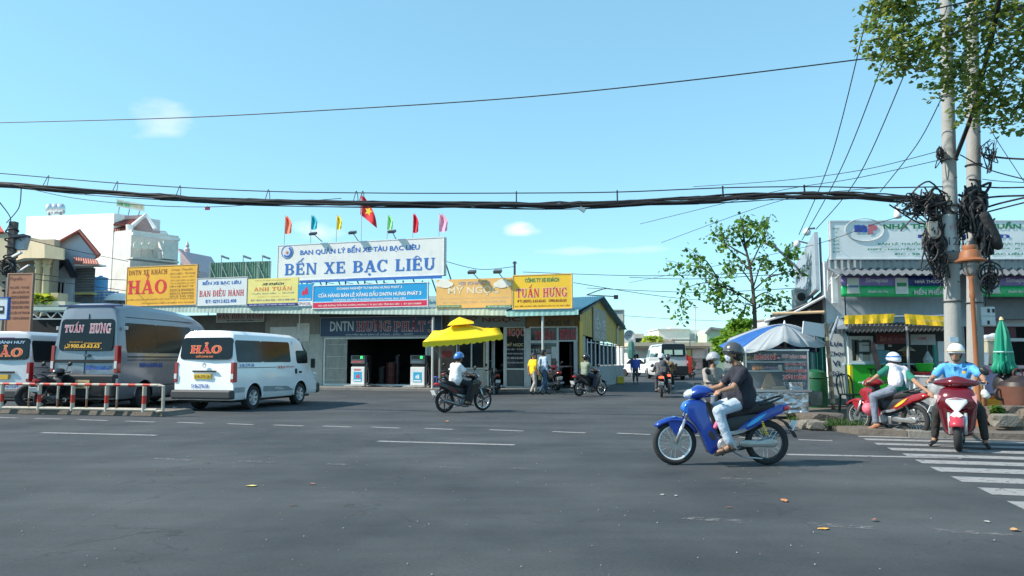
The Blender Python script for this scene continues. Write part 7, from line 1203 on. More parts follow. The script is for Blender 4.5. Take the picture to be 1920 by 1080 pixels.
g = MB(); [pbox(FTl, g, x, 630, x + 1, 750, .001, .03) for x in (1505, 1515, 1525, 1533, 1543)]; g.build('rib', M((.02, .14, .12), .5), t, world=True); pbox(FTl, MB(), 1396, 632, 1499.5, 752, -.6, -.5).build('side_sheet', M((.03, .05, .05), .8), t, world=True)
t = thing('green_bin', 'dark green barrel behind the right end of the bread cart', 'barrel', P(1529, 752, 20.5)); t.location.z = .11; MB().lathe([(0, 0), (.3, 0), (.33, .3), (.33, .75), (.28, .95), (.1, 1.02), (0, 1.03)], (0, 0, 0), n=20).build('barrel', M((.01, .10, .045), .5), t, smooth=40); MB().torus((0, 0, .8), (0, 0, 1), .33, .02, 20, 5).build('hoop', M((.01, .07, .03), .5), t)
FW_ = Frame(tuple(P(1552, 700, 20.9).xy), (1, -.02)); wp = thing('text_panel', 'tall white panel reading Lựa chọn Vì Sức khoẻ behind the bamboo pole', 'sign', FW_.at(1570, 747, 0)); pbox(FW_, MB(), 1552, 626, 1590, 747, -.06, 0).build('panel', M((.82, .86, .9), .6, var=.04), wp, world=True); pbox(FW_, MB(), 1590.2, 627, 1595, 747, -.06, .01).build('green_edge', M((.05, .40, .30), .5), wp, world=True); pbox(FW_, MB(), 1552, 747.3, 1595, 760, -.08, .02).build('base', M((.3, .32, .33), .8), wp, world=True)
NVT = M((.03, .05, .16), .6)
for s_, a, y0, b, y1 in (('Lựa', 1556, 640, 1579, 651), ('Chọn', 1554, 659, 1584, 669), ('Vì', 1561, 676, 1575, 687), ('Sức', 1559, 695, 1580, 705), ('Khoẻ', 1553, 713, 1578, 725)): ftext(FW_, wp, s_, a, y0, b, y1, .002, NVT, bold=.025)
bp_ = thing('bamboo_pole', 'brown bamboo pole leaning in front of the white text panel', 'pole', gp(1563, 768, .11)); pts = [P(1563, 768, 17.6), P(1556, 690, 17.5), P(1548, 606, 17.4)]; MB().tube(catmull(pts, 4), .045, 9).build('cane', M((.30, .20, .12), .7, var=.3, sc=5, dirt=.3), bp_, world=True, smooth=True)
for k in (.08, .22, .4, .6, .8): p = pts[0].lerp(pts[2], k); MB().cyl(p, p + (pts[2] - pts[0]).normalized() * .09, .052, n=9).build('wrapping', M((.55, .42, .28), .7), bp_, world=True)
FK = Frame(tuple(P(1595, 700, 19.6).xy), (1, -.02)); kk = thing('food_kiosk', 'food kiosk with lime green counter, glass case and dark roof', 'kiosk', FK.pt(1.5, .11)); LIME = M((.03, .50, .02), .45, var=.05); FRW = M((.60, .66, .66), .5)
pbox(FK, MB(), 1600, 684, 1671, 746, -.5, 0).build('counter', LIME, kk, world=True); pbox(FK, MB(), 1594.5, 684, 1599.6, 742, -.3, 0).build('yellow_edge', M((.7, .62, .03), .5), kk, world=True); pbox(FK, MB(), 1596, 681.5, 1740, 683.7, -.5, .05).build('counter_edge', M((.3, .55, .6), .4), kk, world=True)
ftext(FK, kk, 'TIẾP', 1627, 685, 1668, 701, .01, M((.01, .05, .02), .5), bold=.03)
pbox(FK, MB(), 1610, 716, 1630, 718, .0, .01).build('white_line', WHITE, kk, world=True)
wn_ = frame_rect(kk, FK, 1591, 630, 1638, 683, .0, .09, FRW, mull=1); pbox(FK, MB(), 1592, 631, 1637, 682, -.07, -.05).build('pane', GLASS, wn_, world=True)
frame_rect(kk, FK, 1607, 638.5, 1634, 663, .02, .05, M((.03, .05, .05), .5), name='menu_frame'); pbox(FK, MB(), 1610, 641, 1632, 646.5, -.02, .01).build('menu_card', M((.5, .55, .55), .6), kk, world=True); pbox(FK, MB(), 1610, 648, 1632, 661, -.02, .01).build('menu_card', M((.55, .6, .6), .6), kk, world=True); pbox(FK, MB(), 1606, 665, 1634, 680, -.045, -.02).build('curtain', M((.42, .40, .34), .7), kk, world=True); pbox(FK, MB(), 1592.5, 665, 1600, 683, -.045, -.02).build('curtain', M((.35, .30, .24), .7), kk, world=True)
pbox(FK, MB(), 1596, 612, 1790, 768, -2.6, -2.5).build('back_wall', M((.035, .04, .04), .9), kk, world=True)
pbox(FK, MB(), 1752.5, 640, 1757.5, 715, -.05, .03).build('teal_post', M((.03, .28, .24), .5), kk, world=True); pbox(FK, MB(), 1759, 640, 1773, 678, -.06, 0).build('white_post', M((.66, .68, .7), .5), kk, world=True); pbox(FK, MB(), 1759, 678.4, 1773, 715, -.06, 0).build('pink_panel', M((.45, .28, .3), .6), kk, world=True)
sign(FK, 'kiosk_sign', 'dark red kiosk sign strip under the yellow valance', 'sign', 1644, 625.5, 1707, 644.5, .12, M((.13, .015, .02), .5), [('Bánh mì', 1650, 630, 1672, 640, M((.45, .18, .16), .5), dict(shear=.2)), ('NƯỚC GIẢI KHÁT', 1674, 632, 1702, 638, M((.4, .16, .15), .5), {})], thick=.04)
sign(FK, 'kiosk_sign', 'pale kiosk sign strip with small red mark, right of the dark red one', 'sign', 1707.5, 627, 1754, 646.5, .12, M((.42, .42, .43), .5), [('CAFE', 1722, 632, 1737, 637, M((.5, .06, .05), .5), dict(bold=.03))], thick=.04)
g = MB(); corr(g, FK.at(1553, 622, 1.1), FK.at(1801, 618, 1.1), FK.at(1801, 606, -2.4), FK.at(1560, 607, -2.4), 30, .03); g.build('roof_sheet', M((.10, .105, .11), .7, dirt=.3), kk, world=True, solid=.03)
g = MB(); g.tube([FK.at(1556, 640, 1.1), FK.at(1562, 620, 1.1), FK.at(1572, 594, .9), FK.at(1583, 606, 1.0)], .03); g.tube([FK.at(1574, 596, .9), FK.at(1792, 592, .9)], .03); g.build('roof_frame', M((.25, .3, .34), .5), kk, world=True)
g = MB(); k = g.av([FK.at(1571, 595, .9), FK.at(1583, 607, 1.15), FK.at(1590, 616, 1.2), FK.at(1560, 618, 1.0)]); g.faces(k, [(0, 1, 2, 3)]); g.build('end_cloth', M((.16, .2, .24), .7), kk, world=True, solid=.01)
for nm, pl in (('valance', [(1584, 591.5), (1678, 588), (1675.5, 605.5), (1583, 608)]), ('valance', [(1696, 588.5), (1792, 595), (1803, 614), (1698, 607.5)])):
 g = MB(); pts_ = [FK.at(x, y, 1.25) for x, y in pl]; n = 14; q_ = []
 for j in range(3):
  for i in range(n + 1): p = pts_[0].lerp(pts_[1], i / n).lerp(pts_[3].lerp(pts_[2], i / n), j / 2); q_.append(p + FK.n * (.03 * math.sin(i * 1.7) * j / 2))
 b = g.av(q_); g.faces(b, [(j * (n + 1) + i, j * (n + 1) + i + 1, (j + 1) * (n + 1) + i + 1, (j + 1) * (n + 1) + i) for j in range(2) for i in range(n)]); g.build(nm, M((.95, .60, .02), .6, var=.08), kk, world=True, solid=.008)
ftext(FK, kk, 'BÁNH MÌ - NƯỚC', 1610, 597, 1655, 602, 1.3, M((.82, .62, .12), .5)); ftext(FK, kk, 'NƯỚC MÍA - SINH TỐ', 1730, 597, 1778, 604, 1.3, M((.82, .68, .3), .5))
for x in (1583, 1700, 1795): a = FK.at(x, 612, 1.0); MB().cyl((a.x, a.y, .11), a, .03, n=8).build('post', M((.3, .32, .33), .5), kk, world=True)
pbox(FK, MB(), 1596, 611, 1796, 619, .9, .95).build('front_beam', M((.05, .055, .06), .7), kk, world=True)
g = MB(); [g.lathe([(0, 0), (.05, -.04), (.07, -.2), (.05, -.34), (0, -.36)], FK.at(1637 + 3 * i, 640 + 11 * i, .3), n=8) for i in range(4)]; g.build('hanging_packets', M((.22, .14, .12), .7, var=.5, sc=9), kk, world=True)
pbox(FK, MB(), 1645, 657, 1668, 682, -.3, -.2).build('light_blue_sheet', M((.14, .34, .44), .6, var=.2), kk, world=True); pbox(FK, MB(), 1645, 645, 1658, 656, -.3, -.2).build('light_blue_sheet', M((.4, .5, .55), .6), kk, world=True); pbox(FK, MB(), 1666, 646, 1672, 650, -.3, -.28).build('paper_note', WHITE, kk, world=True)
vp = P(1704, 700, 20.3); person('street vendor in conical straw hat and dark clothes inside the kiosk', (vp.x, 20.5, .11), R(-60), WALK, dict(elL=(.08, .25, 1.1), wrL=(.25, .18, 1.0), hdL=(.31, .17, .98), elR=(.08, -.25, 1.1), wrR=(.25, -.18, 1.0), hdR=(.31, -.17, .98), head=(.07, 0, 1.5)), shirt=(.03, .028, .02), pants=(.03, .03, .03), head='cone', sleeve='long', skin=SKIN2, scale=.98)
cx = P(1741, 705, 19); t = thing('drinks_cooler', 'white ice cooler chest under the baskets', 'cooler', (cx.x - .1, 19, .11)); MB().box((0, 0, .42), (.85, .6, .84)).build('chest', M((.62, .66, .68), .5, dirt=.15), t, bevel=.03); MB().box((0, 0, .87), (.88, .63, .06)).build('lid', WHITE, t, bevel=.02); MB().poly([(-.1, -.305, .2), (.1, -.305, .2), (.05, -.305, .38), (0, -.305, .3), (-.05, -.305, .38)]).build('cooler_emblem', M((.4, .5, .55), .5), t)
def basket(lab, px, py, Y, c, w_=.3, h=.2):
 p = P(px, py, Y); t = thing('plastic_basket', lab, 'basket', p, 0, 'plastic baskets on the cooler'); MB().lathe([(w_ * .38, 0), (w_ * .5, h), (w_ * .54, h), (w_ * .54, h + .02), (w_ * .46, h + .02), (w_ * .35, .02), (0, .02)], (0, 0, 0), n=16).build('basket', M(c, .5), t, smooth=40); MB().torus((0, 0, h + .01), (0, 0, 1), w_ * .52, .012, 18, 5).build('rim', M(tuple(min(1, x * 1.3 + .05) for x in c), .5), t)
basket('lime green plastic basket on top of the red one', 1734, 696, 18.9, (.03, .5, .04), .42, .18); basket('red plastic basket on the white cooler', 1731, 706, 18.9, (.45, .03, .03), .44, .1)
t = thing('hanging_plastic_bag', 'clear plastic bag of goods hanging right of the vendor', 'bag', P(1739, 660, 19)); blob([((0, 0, 0), (0, 0, -.2), .03, .12), ((0, 0, -.2), (.02, 0, -.42), .12, .09)], 'bag_body', M((.42, .45, .46), .25, var=.4, sc=12), t, .018); MB().tube([(0, 0, .02), (0, 0, .3)], .006).build('string', GREYM, t)
t = thing('trash_sack', 'big translucent sack of rubbish standing behind the crosswalk riders', 'sack', (P(1762, 720, 15.6).x, 15.6, .11)); blob([((0, 0, .25), (0, 0, .7), .22, .24), ((-.05, 0, .7), (-.02, 0, 1.0), .2, .12), ((.12, 0, .3), (.13, 0, .75), .16, .15)], 'sack', M((.30, .31, .32), .3, var=.5, sc=8, bump=.6, bs=9), t, .025); MB().torus((-.02, 0, 1.1), (0, 0, 1), .06, .02, 12, 5).build('knot', M((.5, .5, .5), .5), t)
t = thing('styrofoam_box', 'grey plastic drum behind the translucent sack', 'drum', (P(1748, 725, 17).x, 17, .11)); MB().lathe([(0, 0), (.24, 0), (.26, .4), (.25, .9), (0, .92)], (0, 0, 0), n=18).build('drum', M((.20, .22, .24), .5), t, smooth=40); MB().torus((0, 0, .9), (0, 0, 1), .25, .02, 18, 5).build('rim', M((.3, .32, .33), .5), t)
t = thing('soda_can', 'green and yellow can on the pavement under the sack', 'can', P(1753, 792, 14.3)); t.location.z = .11; MB().cyl((0, 0, .02), (0, 0, .26), .07, n=16).build('can_body', M((.25, .45, .03), .4), t, smooth=40); MB().cyl((0, 0, .26), (0, 0, .29), .06, .05, n=16).build('lid', M((.1, .4, .3), .4), t, smooth=40)
def chair(p, yw):
 t = thing('plastic_chair', 'dark green plastic armless chair with slatted back by the lime counter', 'chair', p, yw); m = M((.008, .035, .03), .4)
 MB().box((0, 0, .43), (.42, .42, .035)).build('seat', m, t, bevel=.015)
 for x in (-.18, .18):
  for y in (-.18, .18): MB().bar((x, y, .42), (x * 1.15, y * 1.15, 0), .045).build('leg', m, t)
 g = MB(); g.tube(catmull([(-.20, .20, .42), (-.22, .25, .70), (-.16, .28, .88), (0, .29, .91), (.16, .28, .88), (.22, .25, .70), (.20, .20, .42)], 4), .022, 6); g.build('back_frame', m, t)
 for x in (-.10, -.035, .035, .10): MB().tube([(x, .20, .43), (x * 1.2, .27, .88)], .011, 5).build('slat', m, t)
 g = MB(); [g.bar((x0, y0, .18), (x1, y1, .18), .025) for x0, y0, x1, y1 in ((-.2, -.2, .2, -.2), (-.2, .2, .2, .2), (-.2, -.2, -.2, .2), (.2, -.2, .2, .2))]; g.build('stretcher', m, t)
p = P(1597, 757, 18.6); chair((p.x, 18.6, .11), R(12))
FBC = Frame(tuple(P(1458, 780, 16.4).xy), (1, -.01)); bc = thing('bread_cart', 'glass and foil-clad bread cart lettered BÁNH MÌ and XÔI MẶN', 'food cart', (FBC.o.x, 16.6, 0)); FOIL = M((.62, .63, .64), .32, .85, var=.25, sc=3, bump=2.2, bs=4.5); ALU = M((.55, .57, .58), .3, .8)
def mesh_foil(x0, y0, x1, y1, off):
 g = MB(); n, m = 18, 10; q_ = []
 for j in range(m + 1):
  for i in range(n + 1): x = x0 + (x1 - x0) * i / n; y = y0 + (y1 - y0) * j / m; e = 0 if i in (0, n) or j == 0 else 1; q_.append(FBC.at(x + e * random.uniform(-2, 2), y + e * random.uniform(-1.5, 1.5), off + e * random.uniform(-.03, .03)))
 b = g.av(q_); g.faces(b, [(j * (n + 1) + i, j * (n + 1) + i + 1, (j + 1) * (n + 1) + i + 1, (j + 1) * (n + 1) + i) for j in range(m) for i in range(n)]); return g
mesh_foil(1398, 735, 1516, 777, .04).build('foil_apron', FOIL, bc, world=True, smooth=25, solid=.004)
pbox(FBC, MB(), 1400, 735.5, 1515, 776, -.7, -.02).build('base_cabinet', ALU, bc, world=True); pbox(FBC, MB(), 1396, 731, 1522, 735, -.75, .08).build('worktop', ALU, bc, world=True)
pbox(FBC, MB(), 1398, 655, 1517, 658, -.7, .03).build('top_frame', M((.66, .68, .68), .4, .4), bc, world=True)
for x in (1398, 1514.5): pbox(FBC, MB(), x, 658.3, x + 2.5, 730.8, -.02, .02).build('corner_post', ALU, bc, world=True); pbox(FBC, MB(), x, 658.3, x + 2.5, 730.8, -.7, -.66).build('corner_post', ALU, bc, world=True)
gl = M((.5, .6, .62), .03, alpha=.07, spec=.6, var=0); pbox(FBC, MB(), 1401, 658.5, 1514, 730.5, -.002, .004).build('front_pane', gl, bc, world=True)
pbox(FBC, MB(), 1399, 658.5, 1516, 730.5, -.69, -.67).build('back_panel', M((.10, .13, .16), .5), bc, world=True)
for y in (678, 695): pbox(FBC, MB(), 1401, y, 1514, y + 1.5, -.6, -.06).build('shelf', ALU, bc, world=True)
pbox(FBC, MB(), 1401.5, 660, 1513, 665, -.012, -.006).build('dark_header', M((.04, .05, .06), .5), bc, world=True)
REDL = M((.66, .10, .08), .5); PKL = M((.70, .30, .26), .5)
for s_, a, y0, b, y1, m_ in (('BÁNH MÌ -', 1415, 663, 1461, 674, REDL), ('THỊT', 1466, 665, 1479, 672, PKL), ('BÁNH BAO', 1481, 665, 1512, 672, PKL), ('XÍU MẠI - ỐP LA', 1471, 679, 1511, 686, REDL), ('BÁNH MÌ CHẢO', 1474, 691, 1512, 698, REDL), ('XÔI MẶN', 1468, 701, 1511, 713, REDL)):
 ftext(FBC, bc, s_, a, y0, b, y1, .012, m_, bold=.035, outline=(M((.75, .62, .6), .5), .06))
for i, (x, y, c, lab) in enumerate(((1412, 676, (.6, .35, .08), 'tray of yellow bread on the top shelf of the cart'), (1475, 676, (.6, .6, .58), 'pile of white packets on the top shelf of the cart'), (1447, 694, (.5, .28, .38), 'pink bowl on the middle shelf of the cart'), (1484, 694, (.62, .6, .6), 'white packets on the middle shelf of the cart'))):
 t = thing('food_tray', lab, 'food', FBC.at(x, y + 1, -.3)); g = MB()
 for k in range(5): capsule(g, (-.14 + .07 * k, random.uniform(-.05, .05), .05), (-.11 + .07 * k, random.uniform(-.1, .1), .06 + .02 * random.random()), .042, .036, 8)
 g.build('food_piece', M(c, .7, var=.3, sc=8), t, smooth=True); MB().lathe([(0, 0), (.2, 0), (.23, .03)], (0, 0, 0), n=18).build('tray', ALU, t)
for i in range(3): tag(MB().lathe([(0, 0), (.045, .01), (.06, .05), (.045, .09), (0, .1)], (0, 0, 0), n=12).build('bread_roll', M((.55, .20, .06), .6), at=(0, 0, 0), smooth=True), ['orange round roll, leftmost of three on the cart middle shelf', 'orange round roll in the middle of the three in the cart', 'orange round roll, rightmost of three on the cart middle shelf'][i], 'bread roll', 'rolls on the cart middle shelf').location = FBC.at(1415 + i * 6, 694, -.2)
t = thing('glass_jar', 'small cream jar on the cart middle shelf', 'jar', FBC.at(1463, 694.5, -.15)); MB().cyl((0, 0, 0), (0, 0, .1), .045, n=14).build('jar_body', M((.6, .5, .32), .4), t, smooth=40); MB().cyl((0, 0, .1), (0, 0, .12), .04, n=14).build('lid', WHITE, t, smooth=40)
t = thing('paper_stack', 'brown paper sheets leaning inside the cart bottom', 'paper', FBC.at(1442, 729, -.3)); MB().hexa([V(p) for p in ((-.15, 0, 0), (.2, 0, 0), (.2, .1, 0), (-.15, .1, 0), (-.02, .05, .33), (.06, .05, .35), (.06, .1, .35), (-.02, .1, .33))]).build('paper', M((.30, .20, .12), .8), t); MB().box((.2, .02, .03), (.3, .16, .05)).build('chopping_board', M((.35, .25, .15), .7), t)
t = thing('steel_pot', 'round steel pot at the right inside the cart', 'pot', FBC.at(1490, 730, -.3)); MB().lathe([(0, 0), (.17, 0), (.18, .02), (.18, .16), (.19, .17), (.1, .21), (.03, .22), (0, .25)], (0, 0, 0), n=22).build('pot_body', CHROME, t, smooth=40)
for s in (-1, 1): MB().torus((s * .2, 0, .12), (0, 1, 0), .03, .008, 10, 5).build('handle', CHROME, t)
for x in (1418, 1497):
 p = P(x, 789, 16.5); c_ = (p.x, 16.55, .10); w__ = MB().torus(c_, (0, 1, 0), .078, .024, 20, 8).build('wheel', M((.22, .2, .17), .8), bc, world=True, smooth=True); MB().cyl((p.x, 16.51, .1), (p.x, 16.59, .1), .05, n=12).build('hub', M((.5, .46, .38), .7), w__, world=True); MB().box((p.x + .02, 16.56, .20), (.09, .09, .18)).build('fork', M((.5, .47, .4), .6), bc, world=True)
pa = thing('parasol', 'large grey and blue street parasol over the bread cart', 'parasol', (P(1468, 780, 17.6).x, 17.8, .1)); AP2 = P(1471, 607, 17.8); rim = []
RP = [(1348, 648, 17.0), (1385, 658, 16.4), (1425, 657, 16.2), (1470, 640, 16.3), (1515, 650, 16.6), (1554, 646, 17.6), (1530, 630, 19.2), (1480, 622, 19.8), (1420, 626, 19.6), (1368, 634, 18.8)]
rim = [P(*q_) for q_ in RP]; n = len(rim)
for i in range(n):
 a, b = rim[i], rim[(i + 1) % n]; g = MB(); q_ = []
 for j in range(6):
  v_ = j / 5
  for k in range(5): p = a.lerp(b, k / 4).lerp(AP2, v_ ** .85); p = p + V((0, 0, .07 * math.sin(v_ * math.pi) - .05 * math.sin(k / 4 * math.pi) * (1 - v_))); q_.append(p)
 bb_ = g.av(q_); g.faces(bb_, [(j * 5 + k, j * 5 + k + 1, (j + 1) * 5 + k + 1, (j + 1) * 5 + k) for j in range(5) for k in range(4)])
 g.build('canopy_panel', M((.02, .11, .36), .7) if i == 0 else M((.33, .36, .38), .75, var=.06), pa, world=True, smooth=True, solid=.006)
MB().cyl((AP2.x, AP2.y, .1), AP2, .03).build('pole', GREYM, pa, world=True); MB().cyl(AP2, AP2 + V((0, 0, .08)), .03, .01).build('tip', WHITE, pa, world=True)
g = MB(); [g.tube([AP2 - V((0, 0, .3)), r_.lerp(AP2, .4) - V((0, 0, .02))], .01, 5) for r_ in rim]; g.build('ribs', GREYM, pa, world=True)
t = thing('blue_tarp', 'crumpled blue and mauve tarp hanging under the parasol', 'tarp', P(1500, 650, 18.2)); g = MB(); q_ = [P(1440 + i * 8, 640 + 9 * j - 4 * math.sin(i) + (6 * (i > 8) if j == 0 else 0), 18.2 + .2 * math.sin(i * 1.9 + j)) for j in range(3) for i in range(13)]; b = g.av(q_); g.faces(b, [(j * 13 + i, j * 13 + i + 1, (j + 1) * 13 + i + 1, (j + 1) * 13 + i) for j in range(2) for i in range(12)]); g.build('cloth', M((.03, .10, .26), .6, var=.4, sc=5), t, world=True, smooth=True, solid=.01); MB().bar(P(1455, 648, 17.9), P(1480, 655, 17.9), .12, .05).build('mauve_fold', M((.3, .2, .28), .7), t, world=True)
t = thing('white_board', 'plain white board propped beside the parasol and bamboo pole', 'board', P(1528, 625, 17.3)); g = MB(); k = [P(1507, 602, 17.3), P(1548, 608, 17.4), P(1546, 633, 17.4), P(1505, 625, 17.3)]; g.hexa(k + [p + V((0, .05, 0)) for p in k]); g.build('panel', M((.62, .65, .68), .6, var=.03), t, world=True); MB().bar(P(1528, 625, 17.42), P(1530, 660, 17.6), .03).build('prop', GREYM, t, world=True)
t = thing('cream_bucket', 'tall cream plastic bin hanging on the wall beside the lamp post', 'bin', P(1863, 683, 17)); MB().loft([[V((x * w_, y * w_, z)) for x, y in ((-.5, -.4), (.5, -.4), (.5, .4), (-.5, .4))] for z, w_ in ((0, .36), (.5, .45), (.52, .48), (.55, .48))]).build('bin_body', M((.52, .47, .34), .6, dirt=.15), t, bevel=.02); blob([((-.15, 0, .6), (.12, 0, .62), .07, .06), ((0, 0, .64), (.05, 0, .66), .06, .05)], 'plastic_sheet', M((.6, .62, .66), .4, var=.2), t, .02)
t = thing('blue_grey_sheet', 'blue-grey board leaning behind the blue-shirted rider', 'board', P(1838, 684, 16.6)); g = MB(); k = [P(1824, 683, 16.6), P(1853, 685, 16.6), P(1854, 662, 16.7), P(1825, 658, 16.7)]; g.hexa(k + [p + V((0, .05, 0)) for p in k]); g.build('panel', M((.34, .40, .45), .7, var=.1), t, world=True); MB().bar(P(1838, 683, 16.7), P(1838, 740, 16.9), .05).build('leg', GREYM, t, world=True)
FPk = Frame(tuple(P(1848, 740, 16).xy), (1, -.02)); t = thing('drinks_poster', 'pink and purple poster board with small blue round mark', 'poster', FPk.at(1862, 738, 0)); pbox(FPk, MB(), 1848, 685, 1880, 700, -.05, 0).build('pink_half', M((.62, .36, .44), .6), t, world=True); pbox(FPk, MB(), 1848, 700.4, 1880, 738, -.05, 0).build('purple_half', M((.44, .36, .56), .6), t, world=True); ftext(FPk, t, 'Sinh Tố', 1851, 691, 1875, 698, .003, M((.6, .12, .3), .5), bold=.03); g = MB(); g.torus(FPk.at(1868, 728, .01), (0, 1, 0), .04, .014, 16, 5); g.build('round_mark', M((.05, .05, .35), .5), t, world=True)
pbox(FPk, MB(), 1836, 686, 1847.6, 740, -.05, 0).build('white_panel', M((.6, .6, .62), .6), t, world=True); pbox(FPk, MB(), 1905, 685, 1990, 745, -.2, -.1).build('pink_sheet', M((.6, .4, .42), .6), t, world=True)
t = thing('yellow_crate', 'yellow-orange plastic crate below the purple poster', 'crate', FPk.at(1862, 770, .3)); pbox(FPk, MB(), 1846, 742, 1878, 746.5, -.1, .42).build('crate_rim', M((.75, .2, .03), .5), t, world=True); pbox(FPk, MB(), 1847, 747, 1877, 770, -.08, .40).build('crate_body', M((.85, .42, .01), .5, var=.1), t, world=True); pbox(FPk, MB(), 1852, 752, 1872, 757, .401, .41).build('crate_rib', M((.75, .36, .02), .5), t, world=True)
t = thing('orange_sack', 'brown-orange strip sack beside the yellow crate', 'sack', (P(1838, 765, 15).x, 15, .11)); blob([((0, 0, .1), (0, 0, .75), .14, .1), ((.06, 0, .1), (.05, 0, .6), .1, .08)], 'sack', M((.42, .2, .08), .7, var=.2, bump=.5, bs=10), t, .02); MB().torus((0, 0, .82), (0, 0, 1), .05, .015, 10, 5).build('knot', M((.3, .15, .06), .7), t)
t = thing('white_bag', 'small white bag hanging from the scooter handlebar', 'bag', P(1846, 738, 12.1)); blob([((0, 0, .02), (.02, 0, -.03), .05, .06), ((-.02, 0, .0), (.05, 0, -.04), .04, .04)], 'bag_body', M((.66, .66, .64), .5), t, .012); MB().tube([(0, 0, .05), (0, 0, .13)], .006).build('handle', WHITE, t)
t = thing('closed_parasol', 'closed emerald green parasol standing upright at the right edge', 'parasol', (P(1888, 770, 15).x, 15, .11)); z = lambda y: P(1888, y, 15).z - .11; g = MB(); secs = []
for y, r_ in ((600, .025), (620, .09), (650, .13), (668, .15), (680, .155), (690, .2), (697, .15)):
 secs.append([V((r_ * (1 + .22 * math.cos(8 * a)) * math.cos(a), r_ * (1 + .22 * math.cos(8 * a)) * math.sin(a), z(y))) for a in [i / 24 * math.pi for i in range(48)]])
g.loft(secs); g.build('folded_cloth', M((.01, .26, .16), .5, var=.15, sc=4), t, smooth=60)
g = MB(); 
for i in range(14): a = i * .45; g.tube([(.14 * math.cos(a), .14 * math.sin(a), z(678)), (.20 * math.cos(a), .20 * math.sin(a), z(690)), (.17 * math.cos(a), .17 * math.sin(a), z(700))], .03, 6)
g.build('hanging_frill', M((.01, .22, .13), .5, var=.2), t, smooth=True); MB().cyl((0, 0, z(600)), (0, 0, z(594)), .045, .02, 10).build('tip', M((.6, .45, .25), .5), t); MB().cyl((-.08, -.05, 0), (0, 0, z(690)), .02, n=8).build('pole', M((.6, .55, .45), .5), t); MB().torus((0, 0, z(660)), (0, 0, 1), .165, .014, 20, 5).build('tie_band', M((.4, .6, .55), .5), t)
pp_ = P(1912, 765, 14.6); t = thing('clay_jar', 'wide brown clay jar with dark lid and handle at the right edge', 'jar', (pp_.x, 14.6, pp_.z)); MB().lathe([(0, 0), (.28, 0), (.33, .2), (.36, .38), (.37, .42), (.33, .42), (0, .42)], (0, 0, 0), n=24).build('jar_body', M((.16, .07, .05), .5, var=.2, sc=6, dirt=.2), t, smooth=40); MB().lathe([(.33, .42), (.30, .5), (.15, .56), (.1, .62), (0, .63)], (0, 0, 0), n=20).build('lid', M((.03, .02, .02), .5), t, smooth=40); MB().torus((-.36, 0, .27), (0, 1, 0), .1, .03, 16, 6, 60, 300).build('handle', BLACK, t, smooth=True); MB().torus((0, 0, .66), (0, 1, 0), .09, .018, 14, 6).build('lid_handle', M((.08, .02, .02), .5), t, smooth=True)
t = thing('black_stove', 'black coal stove and pans heaped behind the clay jar', 'stove', (P(1895, 730, 15).x, 15.1, P(1895, 745, 15).z)); g = MB(); g.lathe([(0, 0), (.2, 0), (.26, .25), (.2, .42), (.1, .5), (0, .5)], (0, 0, 0), n=14); g.lathe([(.0, .5), (.25, .52), (.27, .58), (.0, .56)], (.1, 0, 0), (.2, 0, 1), 14); g.build('stove_body', BLACK, t, smooth=40); MB().tube([(-.1, -.2, .3), (-.35, -.25, .45)], .02).build('pan_handle', BLACK, t)
def rock(name, lab, c, r, mat, cat, grp=None, sx=(1, 1, 1), seed=0):
 rr = random.Random(seed); bm = bmesh.new(); bmesh.ops.create_icosphere(bm, subdivisions=2, radius=1)
 for v in bm.verts:
  q_ = v.co; k = 1 + rr.uniform(-.16, .16); v.co = V((max(-.75, min(.75, q_.x * k)) * r * sx[0], max(-.75, min(.75, q_.y * k)) * r * sx[1], max(-.55, min(.6, q_.z * k)) * r * sx[2]))
 me = bpy.data.meshes.new(name); bm.to_mesh(me); bm.free(); me.materials.append(mat); o = bpy.data.objects.new(name, me); COL.objects.link(o); o.location = c; W[o.name] = Matrix.Translation(V(c)); return tag(o, lab, cat, grp)
STO = M((.22, .20, .17), .9, var=.25, sc=6, bump=.6, bs=30, dirt=.3); STD = M((.12, .10, .085), .95, var=.3, sc=5, bump=.8, bs=20)
rock('concrete_chunk', 'big pale chunk of broken concrete left of the clay jar', P(1882, 788, 13.9), .27, STO, 'stone', 'broken stones at the kerb', (1.25, .8, .72), 1)
rock('concrete_chunk', 'long slanted dark slab behind the pale chunk', P(1903, 775, 14.4), .5, STD, 'stone', 'broken stones at the kerb', (1.3, .7, .5), 2)
rock('concrete_chunk', 'brown rubble mound under the clay jar at the right edge', P(1925, 785, 14.5), .55, M((.22, .17, .13), .95, var=.3, sc=5, bump=.8, bs=20), 'stone', 'broken stones at the kerb', (1.3, 1, .7), 3)
rock('concrete_chunk', 'flat brown slab just under the yellow crate', P(1870, 780, 15.2), .45, M((.24, .18, .13), .95, var=.3, sc=5, bump=.8, bs=20), 'stone', 'broken stones at the kerb', (1.4, .8, .4), 4)
rock('kerb_rubble', 'dark rough lump of pavement right of the cart wheel', P(1540, 786, 15.9), .5, STD, 'stone', 'broken stones at the kerb', (1.2, .9, .45), 5)
rock('kerb_rubble', 'smaller grey block beside the cart wheel', P(1532, 797, 15.0), .16, STO, 'stone', 'broken stones at the kerb', (1.6, .8, .8), 6)
rock('kerb_rubble', 'low grey kerb block left of the weeds', P(1517, 796, 15.3), .2, STO, 'stone', 'broken stones at the kerb', (1.4, .8, .8), 8)
rock('grey_stool_block', 'grey cube-like block behind the cart apron corner', P(1524, 748, 17.6), .28, STO, 'stone', None, (.9, .9, 1.1), 7)
